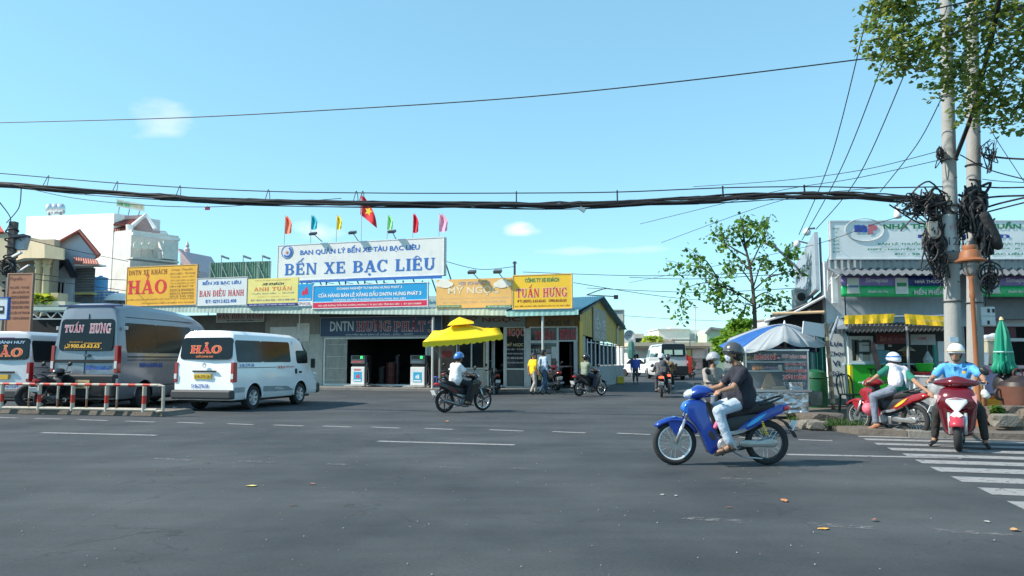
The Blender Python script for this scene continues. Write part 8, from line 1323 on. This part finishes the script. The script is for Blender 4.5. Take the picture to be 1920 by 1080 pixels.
t = thing('leafy_weed', 'dark green leafy plant in front of the yellow crate', 'plant', P(1872, 778, 14.2)); leaves(260, lambda: (P(1864 + 14 * random.random(), 778 - 17 * random.random(), 14.0 + .4 * random.random()), 1), .10, LF, 'foliage', t); g = MB(); [g.tube([P(1870, 780, 14.2), P(1866 + i * 5, 766, 14.2)], .008, 4) for i in range(3)]; g.build('stem', M((.1, .12, .03), .8), t, world=True)
def grass_at(x0, x1, y, n, h, nm='kerb_grass'):
 g = MB()
 for i in range(n):
  p = G(x0 + (x1 - x0) * random.random(), y + random.uniform(-5, 3) + (0), .0); p.z = .10; a = random.random() * 6.28; hh = h * (.4 + random.random()); d = V((math.cos(a), math.sin(a), 0)); s = V((-d.y, d.x, 0)) * .012; k = g.av([p - s, p + s, p + d * hh * .5 + V((0, 0, hh))]); g.faces(k, [(0, 1, 2)])
 return tag(g.build(nm, LF), kind='stuff')
tag(grass_at(1545, 1632, 806, 900, .10), 'low weeds and grass along the broken kerb', 'grass'); tag(grass_at(1478, 1502, 797, 220, .12), 'grass tuft beside the cart wheel', 'grass')
# ================================================================ utility poles and lamp post
POLE = M((.33, .33, .32), .85, var=.12, sc=2, bump=.25, bs=30, dirt=.25)
def cpole(lab, Y, x_top, y_top, r_top, x_bot, r_bot):
 b = P(x_bot, 700, Y); tp = P(x_top, y_top, Y); t = thing('utility_pole', lab, 'utility pole', (b.x, Y, .0), 0, 'twin concrete utility poles'); d = (tp - P(x_bot, 700, Y)); slope = d.x / (tp.z - b.z); base = V((b.x - slope * b.z, Y, 0)); MB().tube([base, tp], r_bot, 24, r1=r_top).build('shaft', POLE, t, world=True, smooth=40)
 g = MB()
 for z in (2.6, 3.4, 4.6, 5.6, 7.0, 8.6): c = base + (tp - base) * (z / tp.z); g.torus(c, (0, 0, 1), r_bot * (1 - .2 * z / tp.z) + .012, .014, 20, 5)
 g.build('steel_band', M((.1, .1, .1), .5, .5), t, world=True)
 for i in range(10): z = 3.0 + i * .55; c = base + (tp - base) * (z / tp.z); MB().cyl(c + V((.06, -.165, 0)), c + V((.06, -.12, 0)), .012, n=8).build('bolt_hole', BLACK, t, world=True)
 return t, base, tp
t1_, b1_, p1_ = cpole('left concrete utility pole with 12 number plate', 15.5, 1772, -60, .11, 1788, .168); t2_, b2_, p2_ = cpole('right concrete utility pole wrapped in black cable coils', 15.9, 1822, -60, .115, 1829, .168)
c = P(1783, 438, 15.33); MB().lathe([(.168, -.42), (.171, -.42), (.171, .42), (.168, .42)], (c.x, 15.5, c.z), n=24).build('number_plate', M((.46, .48, .48), .6, dirt=.15), t1_, world=True, smooth=40)
lettering(t1_, '12', P(1779, 459, 15.27), (.2, 0, 0), (0, 0, .16), M((.03, .03, .035), .6), bold=.0); lettering(t1_, 'Y', P(1781, 431, 15.31), (.07, 0, 0), (0, 0, .1), M((.6, .2, .18), .6))
g = MB(); g.lathe([(.20, -.12), (.24, -.04), (.25, .02), (.2, .05)], (c.x + .01, 15.5, P(1787, 478, 15.5).z), n=22); g.build('collar', M((.2, .2, .2), .6, .3), t1_, world=True, smooth=40)
pbox(Frame(tuple(P(1783, 640, 15.30).xy), (1, 0)), MB(), 1781, 632, 1797, 641, 0, .01).build('phone_sticker', M((.45, .62, .75), .5), t1_, world=True)
lp = P(1832, 800, 14.7); TER = M((.30, .11, .045), .55, var=.12, sc=4, dirt=.2); t = thing('lamp_post', 'orange-brown ornamental lamp post with bell-shaped hood', 'lamp post', (lp.x + .06, 14.7, .1)); zz = lambda y: P(1832, y, 14.7).z - .1
MB().lathe([(.07, 0), (.06, .4), (.045, .5), (.042, zz(560)), (.06, zz(556)), (.045, zz(548)), (.055, zz(540)), (.045, zz(525)), (.07, zz(518)), (.05, zz(512))], (0, 0, 0), n=16).build('post', TER, t, smooth=40); MB().lathe([(0, zz(460)), (.13, zz(460)), (.14, zz(464)), (.13, zz(469)), (.17, zz(471)), (.19, zz(478)), (.2, zz(484)), (.28, zz(489)), (.27, zz(491)), (0, zz(490))], (0, 0, 0), n=26).build('hood', TER, t, smooth=35)
MB().lathe([(.13, zz(491)), (.14, zz(500)), (.10, zz(514)), (.05, zz(518))], (0, 0, 0), n=16).build('glass_lantern', M((.25, .26, .26), .2, alpha=.6), t, smooth=True)
for a in range(4): x, y = math.cos(a * 1.57 + .5), math.sin(a * 1.57 + .5); MB().tube(catmull([(x * .15, y * .15, zz(491)), (x * .16, y * .16, zz(500)), (x * .12, y * .12, zz(512)), (x * .04, y * .04, zz(519))], 3), .012, 5).build('lantern_rib', M((.12, .08, .06), .5), t)
FM = Frame(tuple(P(1840, 610, 15.7).xy), (1, 0)); t = thing('meter_box', 'white electricity meter box on the right pole with three dark windows', 'meter box', FM.at(1853, 612, 0)); pbox(FM, MB(), 1841, 575, 1867, 611, -.15, 0).build('case', M((.58, .62, .63), .5, dirt=.15), t, world=True, bevel=.02)
for x, y in ((1852, 579), (1861, 579), (1852, 601)): pbox(FM, MB(), x, y, x + 4, y + 7, .0, .012).build('meter_window', BLACK, t, world=True)
pbox(FM, MB(), 1841, 592, 1867, 593, .0, .008).build('lid_seam', GREYM, t, world=True)
MB().tube([FM.at(1848, 575, .05), FM.at(1849, 540, .05), FM.at(1846, 500, .05)], .014).build('supply_wire', CABLE, t, world=True)
# ================================================================ cables
def wire(name, lab, pts, r, grp=None, cat='cable', mat=None, k=8, parts=None):
 t = tag(MB().tube(catmull(pts, k), r, 6).build(name, mat or CABLE, at=tuple(pts[0])), lab, cat, grp); return t
B = [(-60, 338, 21.6), (0, 345, 21.2), (160, 358, 20.4), (300, 368, 19.8), (420, 376, 19.3), (640, 380.5, 18.6), (870, 383.5, 18.0), (1050, 384, 17.6), (1180, 380, 17.2), (1310, 374, 16.8), (1450, 366, 16.4), (1600, 367, 16.0), (1710, 373, 15.7), (1775, 372, 15.5)]
bp3 = [P(*q_) for q_ in B]; t = thing('cable_bundle', 'thick sagging black bundle of cables spanning the whole street', 'cable bundle', bp3[6])
for i in range(9):
 o = V((0, random.uniform(-.05, .05), random.uniform(-.05, .05))); pts = [p + o + V((0, random.uniform(-.02, .02), random.uniform(-.03, .03))) for p in catmull(bp3, 4)]
 MB().tube(catmull(pts, 2), random.choice((.016, .022, .028)), 6).build('cable_strand', CABLE, t, world=True)
for i in range(3):
 pts = []
 for j, p in enumerate(catmull(bp3[1 + i:10 + i], 3)): pts.append(p + V((0, 0, -.06 - .05 * abs(math.sin(j * .45 + i)))))
 MB().tube(catmull(pts, 2), .009, 5).build('loose_strand', CABLE, t, world=True)
ms = [(-60, 321, 21.6), (0, 325, 21.3), (240, 345, 20.2), (480, 358, 19.2), (720, 362, 18.5), (970, 362, 17.9), (1160, 360, 17.3), (1360, 352, 16.7), (1520, 350, 16.2), (1640, 352, 15.8), (1772, 350, 15.5)]
wire('support_wire', 'thin support wire just above the thick cable bundle', [P(*q_) for q_ in ms], .013)
msc = catmull([P(*q_) for q_ in ms], 10); bsc = catmull(bp3, 10)
for i, px in enumerate((66, 200, 322, 484, 656, 672, 973, 1163, 1360, 1523)):
 tgt = lambda L_: min(L_, key=lambda p: abs(p.x / (p.y * math.cos(PITCH)) * FPX - (px - 960)))
 a, b = tgt(msc), tgt(bsc); a = a.copy(); b = b.copy(); a.x = b.x = (a.x + b.x) / 2; g = MB()
 if px in (973, 1163, 1360, 1523): g.bar(a + V((0, 0, .04)), b, .03)
 else: g.tube(catmull([b + V((-.06, 0, 0)), (a + b) / 2 + V((-.03, 0, .04)), a + V((0, 0, .05)), (a + b) / 2 + V((.05, 0, .04)), b + V((.07, 0, 0))], 4), .010, 5)
 tag(g.build('cable_hanger', CABLE, at=tuple(a)), 'wire tie on the cable bundle, number-free %s' % px if False else ['small wire loop on the cable bundle at the far left', 'wire loop on the cable bundle above the HẢO sign side', 'wire loop on the cable bundle above the pink roof', 'wire loop on the cable bundle above the green billboard', 'left of two close wire loops beside the red flag', 'right of two close wire loops beside the red flag', 'short strap on the cable bundle above the faded MỸ NGỌC sign', 'short strap on the cable bundle above the street opening', 'short strap on the cable bundle above the young tree', 'short strap on the cable bundle nearest the concrete poles'][i], 'cable tie', 'ties along the cable bundle')
wire('overhead_wire', 'long thin wire rising across the sky from left to the leafy crown', [P(*q_) for q_ in ((-40, 231, 24), (0, 230, 23.6), (330, 221, 21), (640, 205, 19), (960, 184, 17.5), (1280, 152, 16), (1655, 106, 15))], .014)
wire('overhead_wire', 'thin wire below the cable bundle at the left', [P(*q_) for q_ in ((20, 345, 21), (130, 370, 20.5), (260, 384, 20), (388, 388, 19.8), (500, 382, 19.4), (640, 372, 18.9))], .009)
for i, (q_, lab) in enumerate((([(1637, -20, 14), (1560, 290, 17), (1498, 440, 21)], 'left one of three steep wires from the leafy crown'), ([(1662, 100, 14), (1580, 310, 17), (1504, 450, 21.5)], 'middle one of three steep wires from the leafy crown'), ([(1703, 122, 14), (1610, 330, 16.5), (1530, 430, 19)], 'right one of three steep wires from the leafy crown'), ([(1765, 185, 15), (1720, 270, 16), (1650, 360, 18)], 'faint steep wire left of the twin poles'))): wire('steep_wire', lab, [P(*x) for x in q_], .011, 'steep wires from the crown')
rnd = random.Random(4)
LW = [([(1762, 283, 15.5), (1620, 318, 17), (1470, 338, 19), (1300, 350, 22)], 'thin wire fanning left from the pole, topmost'), ([(1762, 300, 15.5), (1600, 335, 17), (1440, 362, 19), (1200, 420, 26)], 'thin wire fanning left from the pole, second'), ([(1765, 350, 15.5), (1600, 356, 17), (1450, 380, 20), (1240, 455, 27)], 'thin wire fanning left and down to the young tree'), ([(1765, 385, 15.5), (1640, 420, 18), (1480, 470, 24), (1180, 530, 36)], 'thin wire dropping left behind the young tree'), ([(1180, 520, 36), (1300, 523, 32), (1500, 512, 24)], 'faint level wire left of the young tree'), ([(1100, 540, 38), (1300, 548, 34), (1500, 540, 26)], 'faint level wire below the first one'), ([(980, 510, 36), (1200, 517, 34), (1420, 512, 28)], 'faint wire from the short mast over the station'), ([(1075, 530, 34), (1280, 560, 40), (1500, 575, 50)], 'faint wire running low towards the far houses'), ([(835, 490, 36), (900, 505, 35), (963, 500, 34)], 'thin wire from the roof sign to the short mast'), ([(1170, 592, 48), (1300, 600, 55), (1420, 603, 60)], 'lowest faint wire over the far white house')]
for q_, lab in LW: wire('overhead_wire', lab, [P(*x) for x in q_], .008 if q_[0][2] < 20 else .014, 'thin wires crossing the sky')
RW = [([(1838, 288, 15.9), (1880, 296, 15.6), (1960, 300, 15)], .02, 'thick wire leaving right from the right pole under the crown'), ([(1800, 290, 15.6), (1860, 320, 15.5), (1960, 345, 15)], .012, 'wire dropping right from the left pole'), ([(1838, 350, 15.9), (1880, 352, 15.5), (1960, 350, 15)], .016, 'level wire right of the coils, upper'), ([(1838, 372, 15.9), (1880, 368, 15.5), (1960, 366, 15)], .02, 'level thick wire right of the coils'), ([(1840, 392, 15.9), (1880, 380, 15.5), (1960, 362, 15)], .02, 'rising wire right of the coils'), ([(1842, 400, 15.9), (1880, 390, 15.5), (1960, 370, 15)], .016, 'lowest rising wire right of the coils'), ([(1842, 336, 15.9), (1880, 340, 15.5), (1960, 344, 15)], .008, 'thin wire right of the coils'), ([(1856, 240, 15.9), (1880, 280, 15.5), (1960, 400, 15)], .008, 'thin steep wire at the far right')]
for q_, r_, lab in RW: wire('overhead_wire', lab, [P(*x) for x in q_], r_, 'wires leaving right from the poles')
t = thing('rising_cable', 'heavy black cable climbing from the pole coils through the crown to the top right', 'cable bundle', P(1800, 290, 15.4))
for i in range(5): MB().tube(catmull([P(x + rnd.uniform(-3, 3), y, Y) for x, y, Y in ((1790, 300, 15.4), (1808, 255, 15.2), (1822, 215, 14.9), (1845, 130, 14.2), (1862, 60, 13.4), (1880, -30, 12.4))], 6), .024, 6).build('cable_strand', CABLE, t, world=True)
def tangle(lab, cx, cy, w_, h_, Y, n, r, seed, name='cable_tangle', at=None, loops=0):
 rr = random.Random(seed); t = thing(name, lab, 'cable tangle', P(cx, cy, Y), 0, 'black cable tangles on the twin poles'); g = MB()
 for i in range(n):
  pts = [P(cx + rr.gauss(0, .5) * w_ * .8, cy + rr.gauss(0, .5) * h_ * .8, Y + rr.uniform(-.25, .15)) for _ in range(rr.randint(3, 6))]
  g.tube(catmull(pts, 5), r * rr.uniform(.6, 1.4), 5)
 g.build('tangled_wire', CABLE, t, world=True); g = MB()
 for i in range(loops):
  c = P(cx + rr.uniform(-.2, .2) * w_, cy + rr.uniform(-.25, .25) * h_, Y - .1 + rr.uniform(-.12, .12)); ra = rr.uniform(.12, .24) * (h_ / 60); g.torus(c, (rr.uniform(-.5, .5), 1, rr.uniform(-.3, .3)), ra, r * 1.5, 22, 5)
 if loops: g.build('cable_coil', CABLE, t, world=True)
 return t
tangle('wide black wire tangle left of the 12 pole at cable height', 1738, 385, 62, 40, 15.4, 34, .014, 11, loops=8); tangle('hanging black wire mass beside the number plate', 1752, 450, 26, 62, 15.35, 30, .017, 12, loops=6); tangle('thin wires dangling below the left pole tangle', 1766, 505, 22, 50, 15.35, 12, .009, 13)
tangle('dense black coil bundle wrapped round the right pole', 1825, 385, 30, 56, 15.55, 46, .022, 14, loops=16); tangle('black closure and coils right of the right pole', 1849, 440, 20, 44, 15.5, 34, .022, 15, loops=9); tangle('loose loops hanging beside the orange lamp hood', 1855, 520, 18, 60, 15.5, 10, .012, 16, loops=5); tangle('thin loops between the twin poles', 1803, 420, 14, 60, 15.5, 12, .011, 17, loops=3); tangle('loose wire ends high on the right pole', 1856, 290, 22, 44, 15.6, 8, .010, 18); tangle('loops on the left side of the left pole', 1764, 290, 10, 30, 15.5, 5, .012, 19, loops=2)
t = thing('cable_closure', 'chunky black cable closure hanging on the right pole', 'cable closure', P(1851, 425, 15.4)); blob([((-.08, 0, .2), (.1, 0, -.3), .15, .17), ((.08, 0, -.1), (.2, 0, -.4), .12, .1)], 'closure_body', M((.02, .02, .022), .7, bump=.8, bs=9), t, .025); MB().tube([(0, 0, .35), (.02, 0, .6)], .03).build('cable_entry', CABLE, t)
t = thing('cable_closure', 'dark grey cable closure wrapped on the right pole above the lamp', 'cable closure', P(1824, 392, 15.6)); blob([((0, 0, .35), (0, 0, -.3), .15, .22), ((-.1, 0, .0), (-.05, 0, -.3), .14, .14), ((.1, 0, .1), (.08, 0, -.25), .14, .14)], 'closure_body', M((.03, .03, .032), .8, bump=.8, bs=9), t, .025); MB().torus((0, -.1, .1), (0, 1, 0), .25, .03, 22, 6).build('cable_coil', CABLE, t, smooth=True)
t = thing('junction_box', 'small grey junction box in the tangle by the left pole', 'junction box', P(1748, 432, 15.2)); MB().box((0, 0, 0), (.2, .12, .36)).build('case', M((.22, .22, .2), .6), t, bevel=.015); MB().box((0, -.065, 0), (.14, .01, .28)).build('lid', M((.28, .28, .26), .6), t)
t = thing('white_insulator', 'small white lamp fitting hanging above the pharmacy sign', 'lamp', P(1683, 402, 19)); MB().lathe([(0, .2), (.05, .18), (.09, .0), (.09, -.1), (0, -.12)], (0, 0, 0), n=12).build('lamp_head', WHITE, t, smooth=True); MB().tube([(0, 0, .18), (0, 0, .4)], .015).build('stem', DARK, t)
t = thing('red_tag', 'small red tag hanging on the thin wire at the left', 'tag', P(389, 391, 19.8)); MB().box((0, 0, 0), (.13, .02, .08)).build('tag_plate', M((.42, .06, .12), .6), t); MB().tube([(0, 0, .03), (0, 0, .08)], .006).build('tie', CABLE, t)
t = thing('cable_splice', 'small grey splice box under the cable bundle near the street opening', 'splice box', P(1092, 393, 17.4)); MB().box((0, 0, 0), (.15, .08, .08), ry=.6).build('case', M((.35, .45, .45), .5), t); MB().tube([(-.03, 0, .03), (-.05, 0, .14)], .008).build('tie', CABLE, t)
for i, (q_, lab) in enumerate((([(12, 418, 31), (35, 390, 29), (40, 350, 22)], 'dark cable dangling from the bundle to the left pole'), ([(12, 430, 31), (28, 440, 31), (40, 452, 31)], 'short wire from left pole to floodlight'), ([(14, 440, 31), (140, 470, 36), (240, 490, 42)], 'upper thin wire from the left pole over the balcony house'), ([(14, 505, 31), (120, 520, 36), (236, 525, 41)], 'middle thin wire crossing the gabled house'), ([(14, 518, 31), (120, 530, 36), (236, 545, 41)], 'lower thin wire crossing the gabled house'), ([(0, 380, 24), (20, 410, 30), (13, 430, 31)], 'thin wire from top left to the left pole'))): wire('service_wire', lab, [P(*x) for x in q_], .018, 'service wires from the left pole')
p = P(965, 512, 33.6); t = thing('roof_mast', 'short dark mast standing behind the TUẤN HƯNG sign', 'mast', P(965, 560, 33.6)); MB().bar(P(965, 560, 33.6), P(965, 490, 33.6), .1, .1).build('mast', M((.08, .08, .09), .7), t, world=True); MB().bar(P(961, 493, 33.6), P(969, 493, 33.6), .05).build('crossbar', DARK, t, world=True)
t = thing('roof_antenna', 'small dark antenna arm on the blue roof right of the yellow sign', 'antenna', P(1105, 560, 37)); MB().tube([P(1100, 553, 37), P(1118, 546, 37), P(1137, 540, 37)], .025).build('arm', DARK, t, world=True); MB().tube([P(1100, 553, 37), P(1155, 556, 37)], .025).build('arm', DARK, t, world=True); MB().box(P(1155, 557, 37), (.2, .15, .2)).build('lamp_head', DARK, t, world=True)
# ================================================================ young tree and big crown
bark = M((.075, .065, .055), .9, var=.3, sc=6, bump=.5, bs=20); YT = 24.0
tt = thing('young_tree', 'young sparse tree with drooping leaf clusters left of the side sign', 'tree', (P(1415, 700, YT).x, YT, .1)); base = P(1416, 700, YT); base.z = 0
trunk = [base, P(1416, 640, YT), P(1415, 590, YT), P(1412, 545, YT), P(1406, 500, YT), P(1397, 460, YT), P(1392, 425, YT), P(1388, 405, YT)]
MB().tube(catmull(trunk, 4), .085, 8, r1=.015).build('trunk', bark, tt, world=True, smooth=True)
BRN_ = [((1412, 570), (1380, 548), (1345, 522)), ((1345, 522), (1310, 500), (1270, 497)), ((1345, 522), (1325, 490), (1300, 475)), ((1380, 548), (1330, 530), (1284, 540)), ((1405, 505), (1370, 470), (1340, 440)), ((1400, 480), (1360, 455), (1352, 430)), ((1412, 545), (1440, 520), (1470, 495)), ((1440, 520), (1470, 512), (1500, 505)), ((1406, 500), (1430, 450), (1440, 425)), ((1397, 460), (1420, 430), (1432, 415)), ((1412, 535), (1385, 500), (1368, 505)), ((1413, 560), (1435, 548), (1450, 555)), ((1345, 522), (1350, 550), (1355, 570)), ((1284, 540), (1275, 565), (1282, 590)), ((1414, 575), (1400, 570), (1395, 580)), ((1470, 495), (1480, 475), (1478, 465)), ((1398, 470), (1385, 440), (1370, 428)), ((1380, 548), (1360, 535), (1330, 555)), ((1412, 540), (1425, 500), (1432, 480)), ((1414, 580), (1440, 570), (1470, 575))]
g = MB(); tips = []
for (a, b, c) in BRN_:
 dy = random.uniform(-1.2, 1.2); pts = [P(*a, YT), P(*b, YT + dy * .5), P(*c, YT + dy)]; g.tube(catmull(pts, 4), .028, 5, r1=.008); tips += [(pts[1], .5), (pts[2], 1.2), (pts[1].lerp(pts[2], .5), .8)]
 for _ in range(4): e = pts[2].lerp(pts[1], random.random()) ; f_ = e + V((random.uniform(-.5, .5), random.uniform(-.5, .5), random.uniform(-.25, .45))); g.tube([e, (e + f_) / 2 + V((0, 0, .06)), f_], .007, 4); tips.append((f_, .8))
for i in range(10): a = P(1395 + random.uniform(-8, 25), 410 + 40 * random.random(), YT + random.uniform(-.5, .5)); tips.append((a, .8))
g.build('branches', bark, tt, world=True)
LYT = [leafmat((.05, .12, .025)), leafmat((.08, .17, .03)), leafmat((.15, .26, .05)), leafmat((.03, .07, .02))]
def yl(): c_, w_ = random.choices(tips, weights=[w for _, w in tips])[0]; return c_ + V((random.gauss(0, .10), random.gauss(0, .10), random.gauss(-.07, .12))), 1
leaves(1500, yl, .15, LYT, 'leaves', tt, droop=.9)
bt = thing('street_tree', 'dense leafy tree crown filling the top right corner above the poles', 'tree', (12.6, 14.5, .1)); TB = V((12.6, 14.5, 0))
MB().tube(catmull([TB, V((12.5, 14.4, 3.2)), P(2080, 60, 14.2), P(2050, -120, 14)], 5), .2, 10, r1=.1).build('trunk', bark, bt, world=True, smooth=True)
EN = [(1700, 30, 13), (1655, 70, 12.8), (1720, 95, 13), (1770, 60, 13.4), (1800, 120, 13.6), (1780, 150, 13.4), (1850, 60, 13.4), (1900, 100, 13.6), (1860, 160, 13.8), (1900, 215, 14), (1940, 60, 14), (1840, 0, 13.4), (1740, -30, 13.4), (1680, -20, 13), (1930, 170, 14), (1800, -60, 13.6), (1960, -20, 14), (1890, 20, 13.4), (1690, 110, 13), (1835, 200, 13.9), (1990, 120, 14.2), (1660, 10, 13)]
g = MB(); cs = []
for x, y, Y in EN: e = P(x, y, Y); st_ = P(2060, 10, 14.1); g.tube(catmull([st_, st_.lerp(e, .5) + V((0, random.uniform(-.3, .3), .3)), e], 5), .035, 5, r1=.008); cs.append((e, .55))
for i in range(30): e = random.choice(cs)[0] + V((random.uniform(-.6, .6), random.uniform(-.6, .6), random.uniform(-.4, .4))); g.tube([random.choice(cs)[0].lerp(e, .8), e], .008, 4)
g.tube(catmull([P(1700, 100, 13), P(1712, 128, 13), P(1730, 134, 13), P(1742, 128, 13)], 4), .012, 5); g.build('branches', bark, bt, world=True)
def cl():
 e, r = random.choice(cs); d = V((random.gauss(0, 1), random.gauss(0, 1), random.gauss(0, 1))).normalized(); r_ = r * random.random() ** .5; return e + V((d.x * r_, d.y * r_, d.z * r_ * .75)), 1
LO = [leafmat((.08, .125, .03)), leafmat((.13, .17, .045)), leafmat((.22, .23, .07)), leafmat((.05, .07, .022))]
leaves(5600, cl, .105, LO, 'leaves', bt, droop=.5)
# ================================================================ litter
def litter(name, lab, px, py, sz, c, cat, fold=.02, rot=0, z=.006):
 p = G(px, py); g = MB(); n = 8; q_ = [V((sz[0] * .4 * math.cos(i / 4 * math.pi) * random.uniform(.8, 1.15), sz[1] * .4 * math.sin(i / 4 * math.pi) * random.uniform(.8, 1.15), fold * .5 * random.random())) for i in range(n)] + [V((0, 0, fold * .5))]; Rm = Matrix.Rotation(rot, 3, 'Z'); b = g.av([Rm @ v for v in q_]); g.faces(b, [(i, (i + 1) % n, n) for i in range(n)])
 o = g.build(name, M(c, .7, var=.2, sc=30), at=(0, 0, 0), solid=.002); o.location = (p.x, p.y, z); return tag(o, lab, cat, 'leaves and scraps lying on the road')
litter('yellow_leaf', 'pale yellow leaf on the road left of centre', 472, 912, (.16, .11), (.75, .62, .22), 'leaf'); litter('paper_scrap', 'orange paper scrap on the road at the lower right', 1545, 993, (.13, .07), (.72, .38, .08), 'scrap'); litter('dry_leaf', 'curled orange-brown dry leaf right of centre', 1471, 941, (.10, .08), (.50, .20, .08), 'leaf', .05); litter('dry_leaf', 'tan leaf near the lower right corner', 1904, 996, (.11, .09), (.5, .28, .12), 'leaf', .04); litter('dry_leaf', 'small brown leaf below the crosswalk', 1641, 978, (.09, .06), (.42, .18, .1), 'leaf', .04); litter('dry_leaf', 'pinkish brown leaf right of the yellow leaf', 586, 909, (.10, .05), (.35, .18, .14), 'leaf', .03); litter('twig', 'dark twig on the road below the pinkish leaf', 550, 950, (.14, .02), (.06, .04, .03), 'twig', .02)
litter('dry_leaf', 'brown leaf on the forecourt below the scooter rider', 838, 791, (.14, .1), (.4, .18, .08), 'leaf', .05); litter('paper_scrap', 'small white scrap right of the crosswalk end', 1851, 980, (.07, .05), (.4, .4, .38), 'scrap'); litter('paper_scrap', 'small white scrap in the lane left of the orange leaf', 1242, 929, (.06, .04), (.36, .36, .35), 'scrap'); litter('paper_scrap', 'tiny white scrap beside the other scrap', 1268, 931, (.05, .03), (.36, .36, .35), 'scrap'); litter('dry_leaf', 'thin brown leaf strip left of the orange leaf', 1368, 953, (.1, .03), (.25, .1, .06), 'leaf', .02)
litter('paper_scrap', 'crumpled white litter at the kerb by the weeds', 1577, 808, (.14, .1), (.4, .4, .38), 'scrap', .05); litter('paper_scrap', 'crumpled pale litter beside the white minibus rear wheel', 345, 767, (.2, .14), (.5, .5, .48), 'scrap', .06); litter('paper_scrap', 'pale litter left of the other scrap behind the minibus', 328, 765, (.16, .1), (.5, .5, .46), 'scrap', .05); litter('dry_leaf', 'orange leaf on the dirt under the clay jar', 1895, 805, (.12, .09), (.55, .25, .1), 'leaf', .04, z=.13)
g = MB(); rq = random.Random(9)
for i in range(900):
 Y = rq.uniform(4.5, 26); X = rq.uniform(-.72, .72) * Y; r_ = rq.uniform(.002, .008); p = V((X, Y, .004 + r_ * .4)); k = g.av([p + V((r_, 0, 0)), p + V((0, r_, 0)), p + V((-r_, 0, 0)), p + V((0, -r_, 0)), p + V((0, 0, r_))]); g.faces(k, [(0, 1, 4), (1, 2, 4), (2, 3, 4), (3, 0, 4)])
tag(g.build('road_grit', M((.32, .30, .28), .9, var=.6, sc=40)), 'loose grit and tiny stones scattered over the road', 'gravel', None, 'stuff')
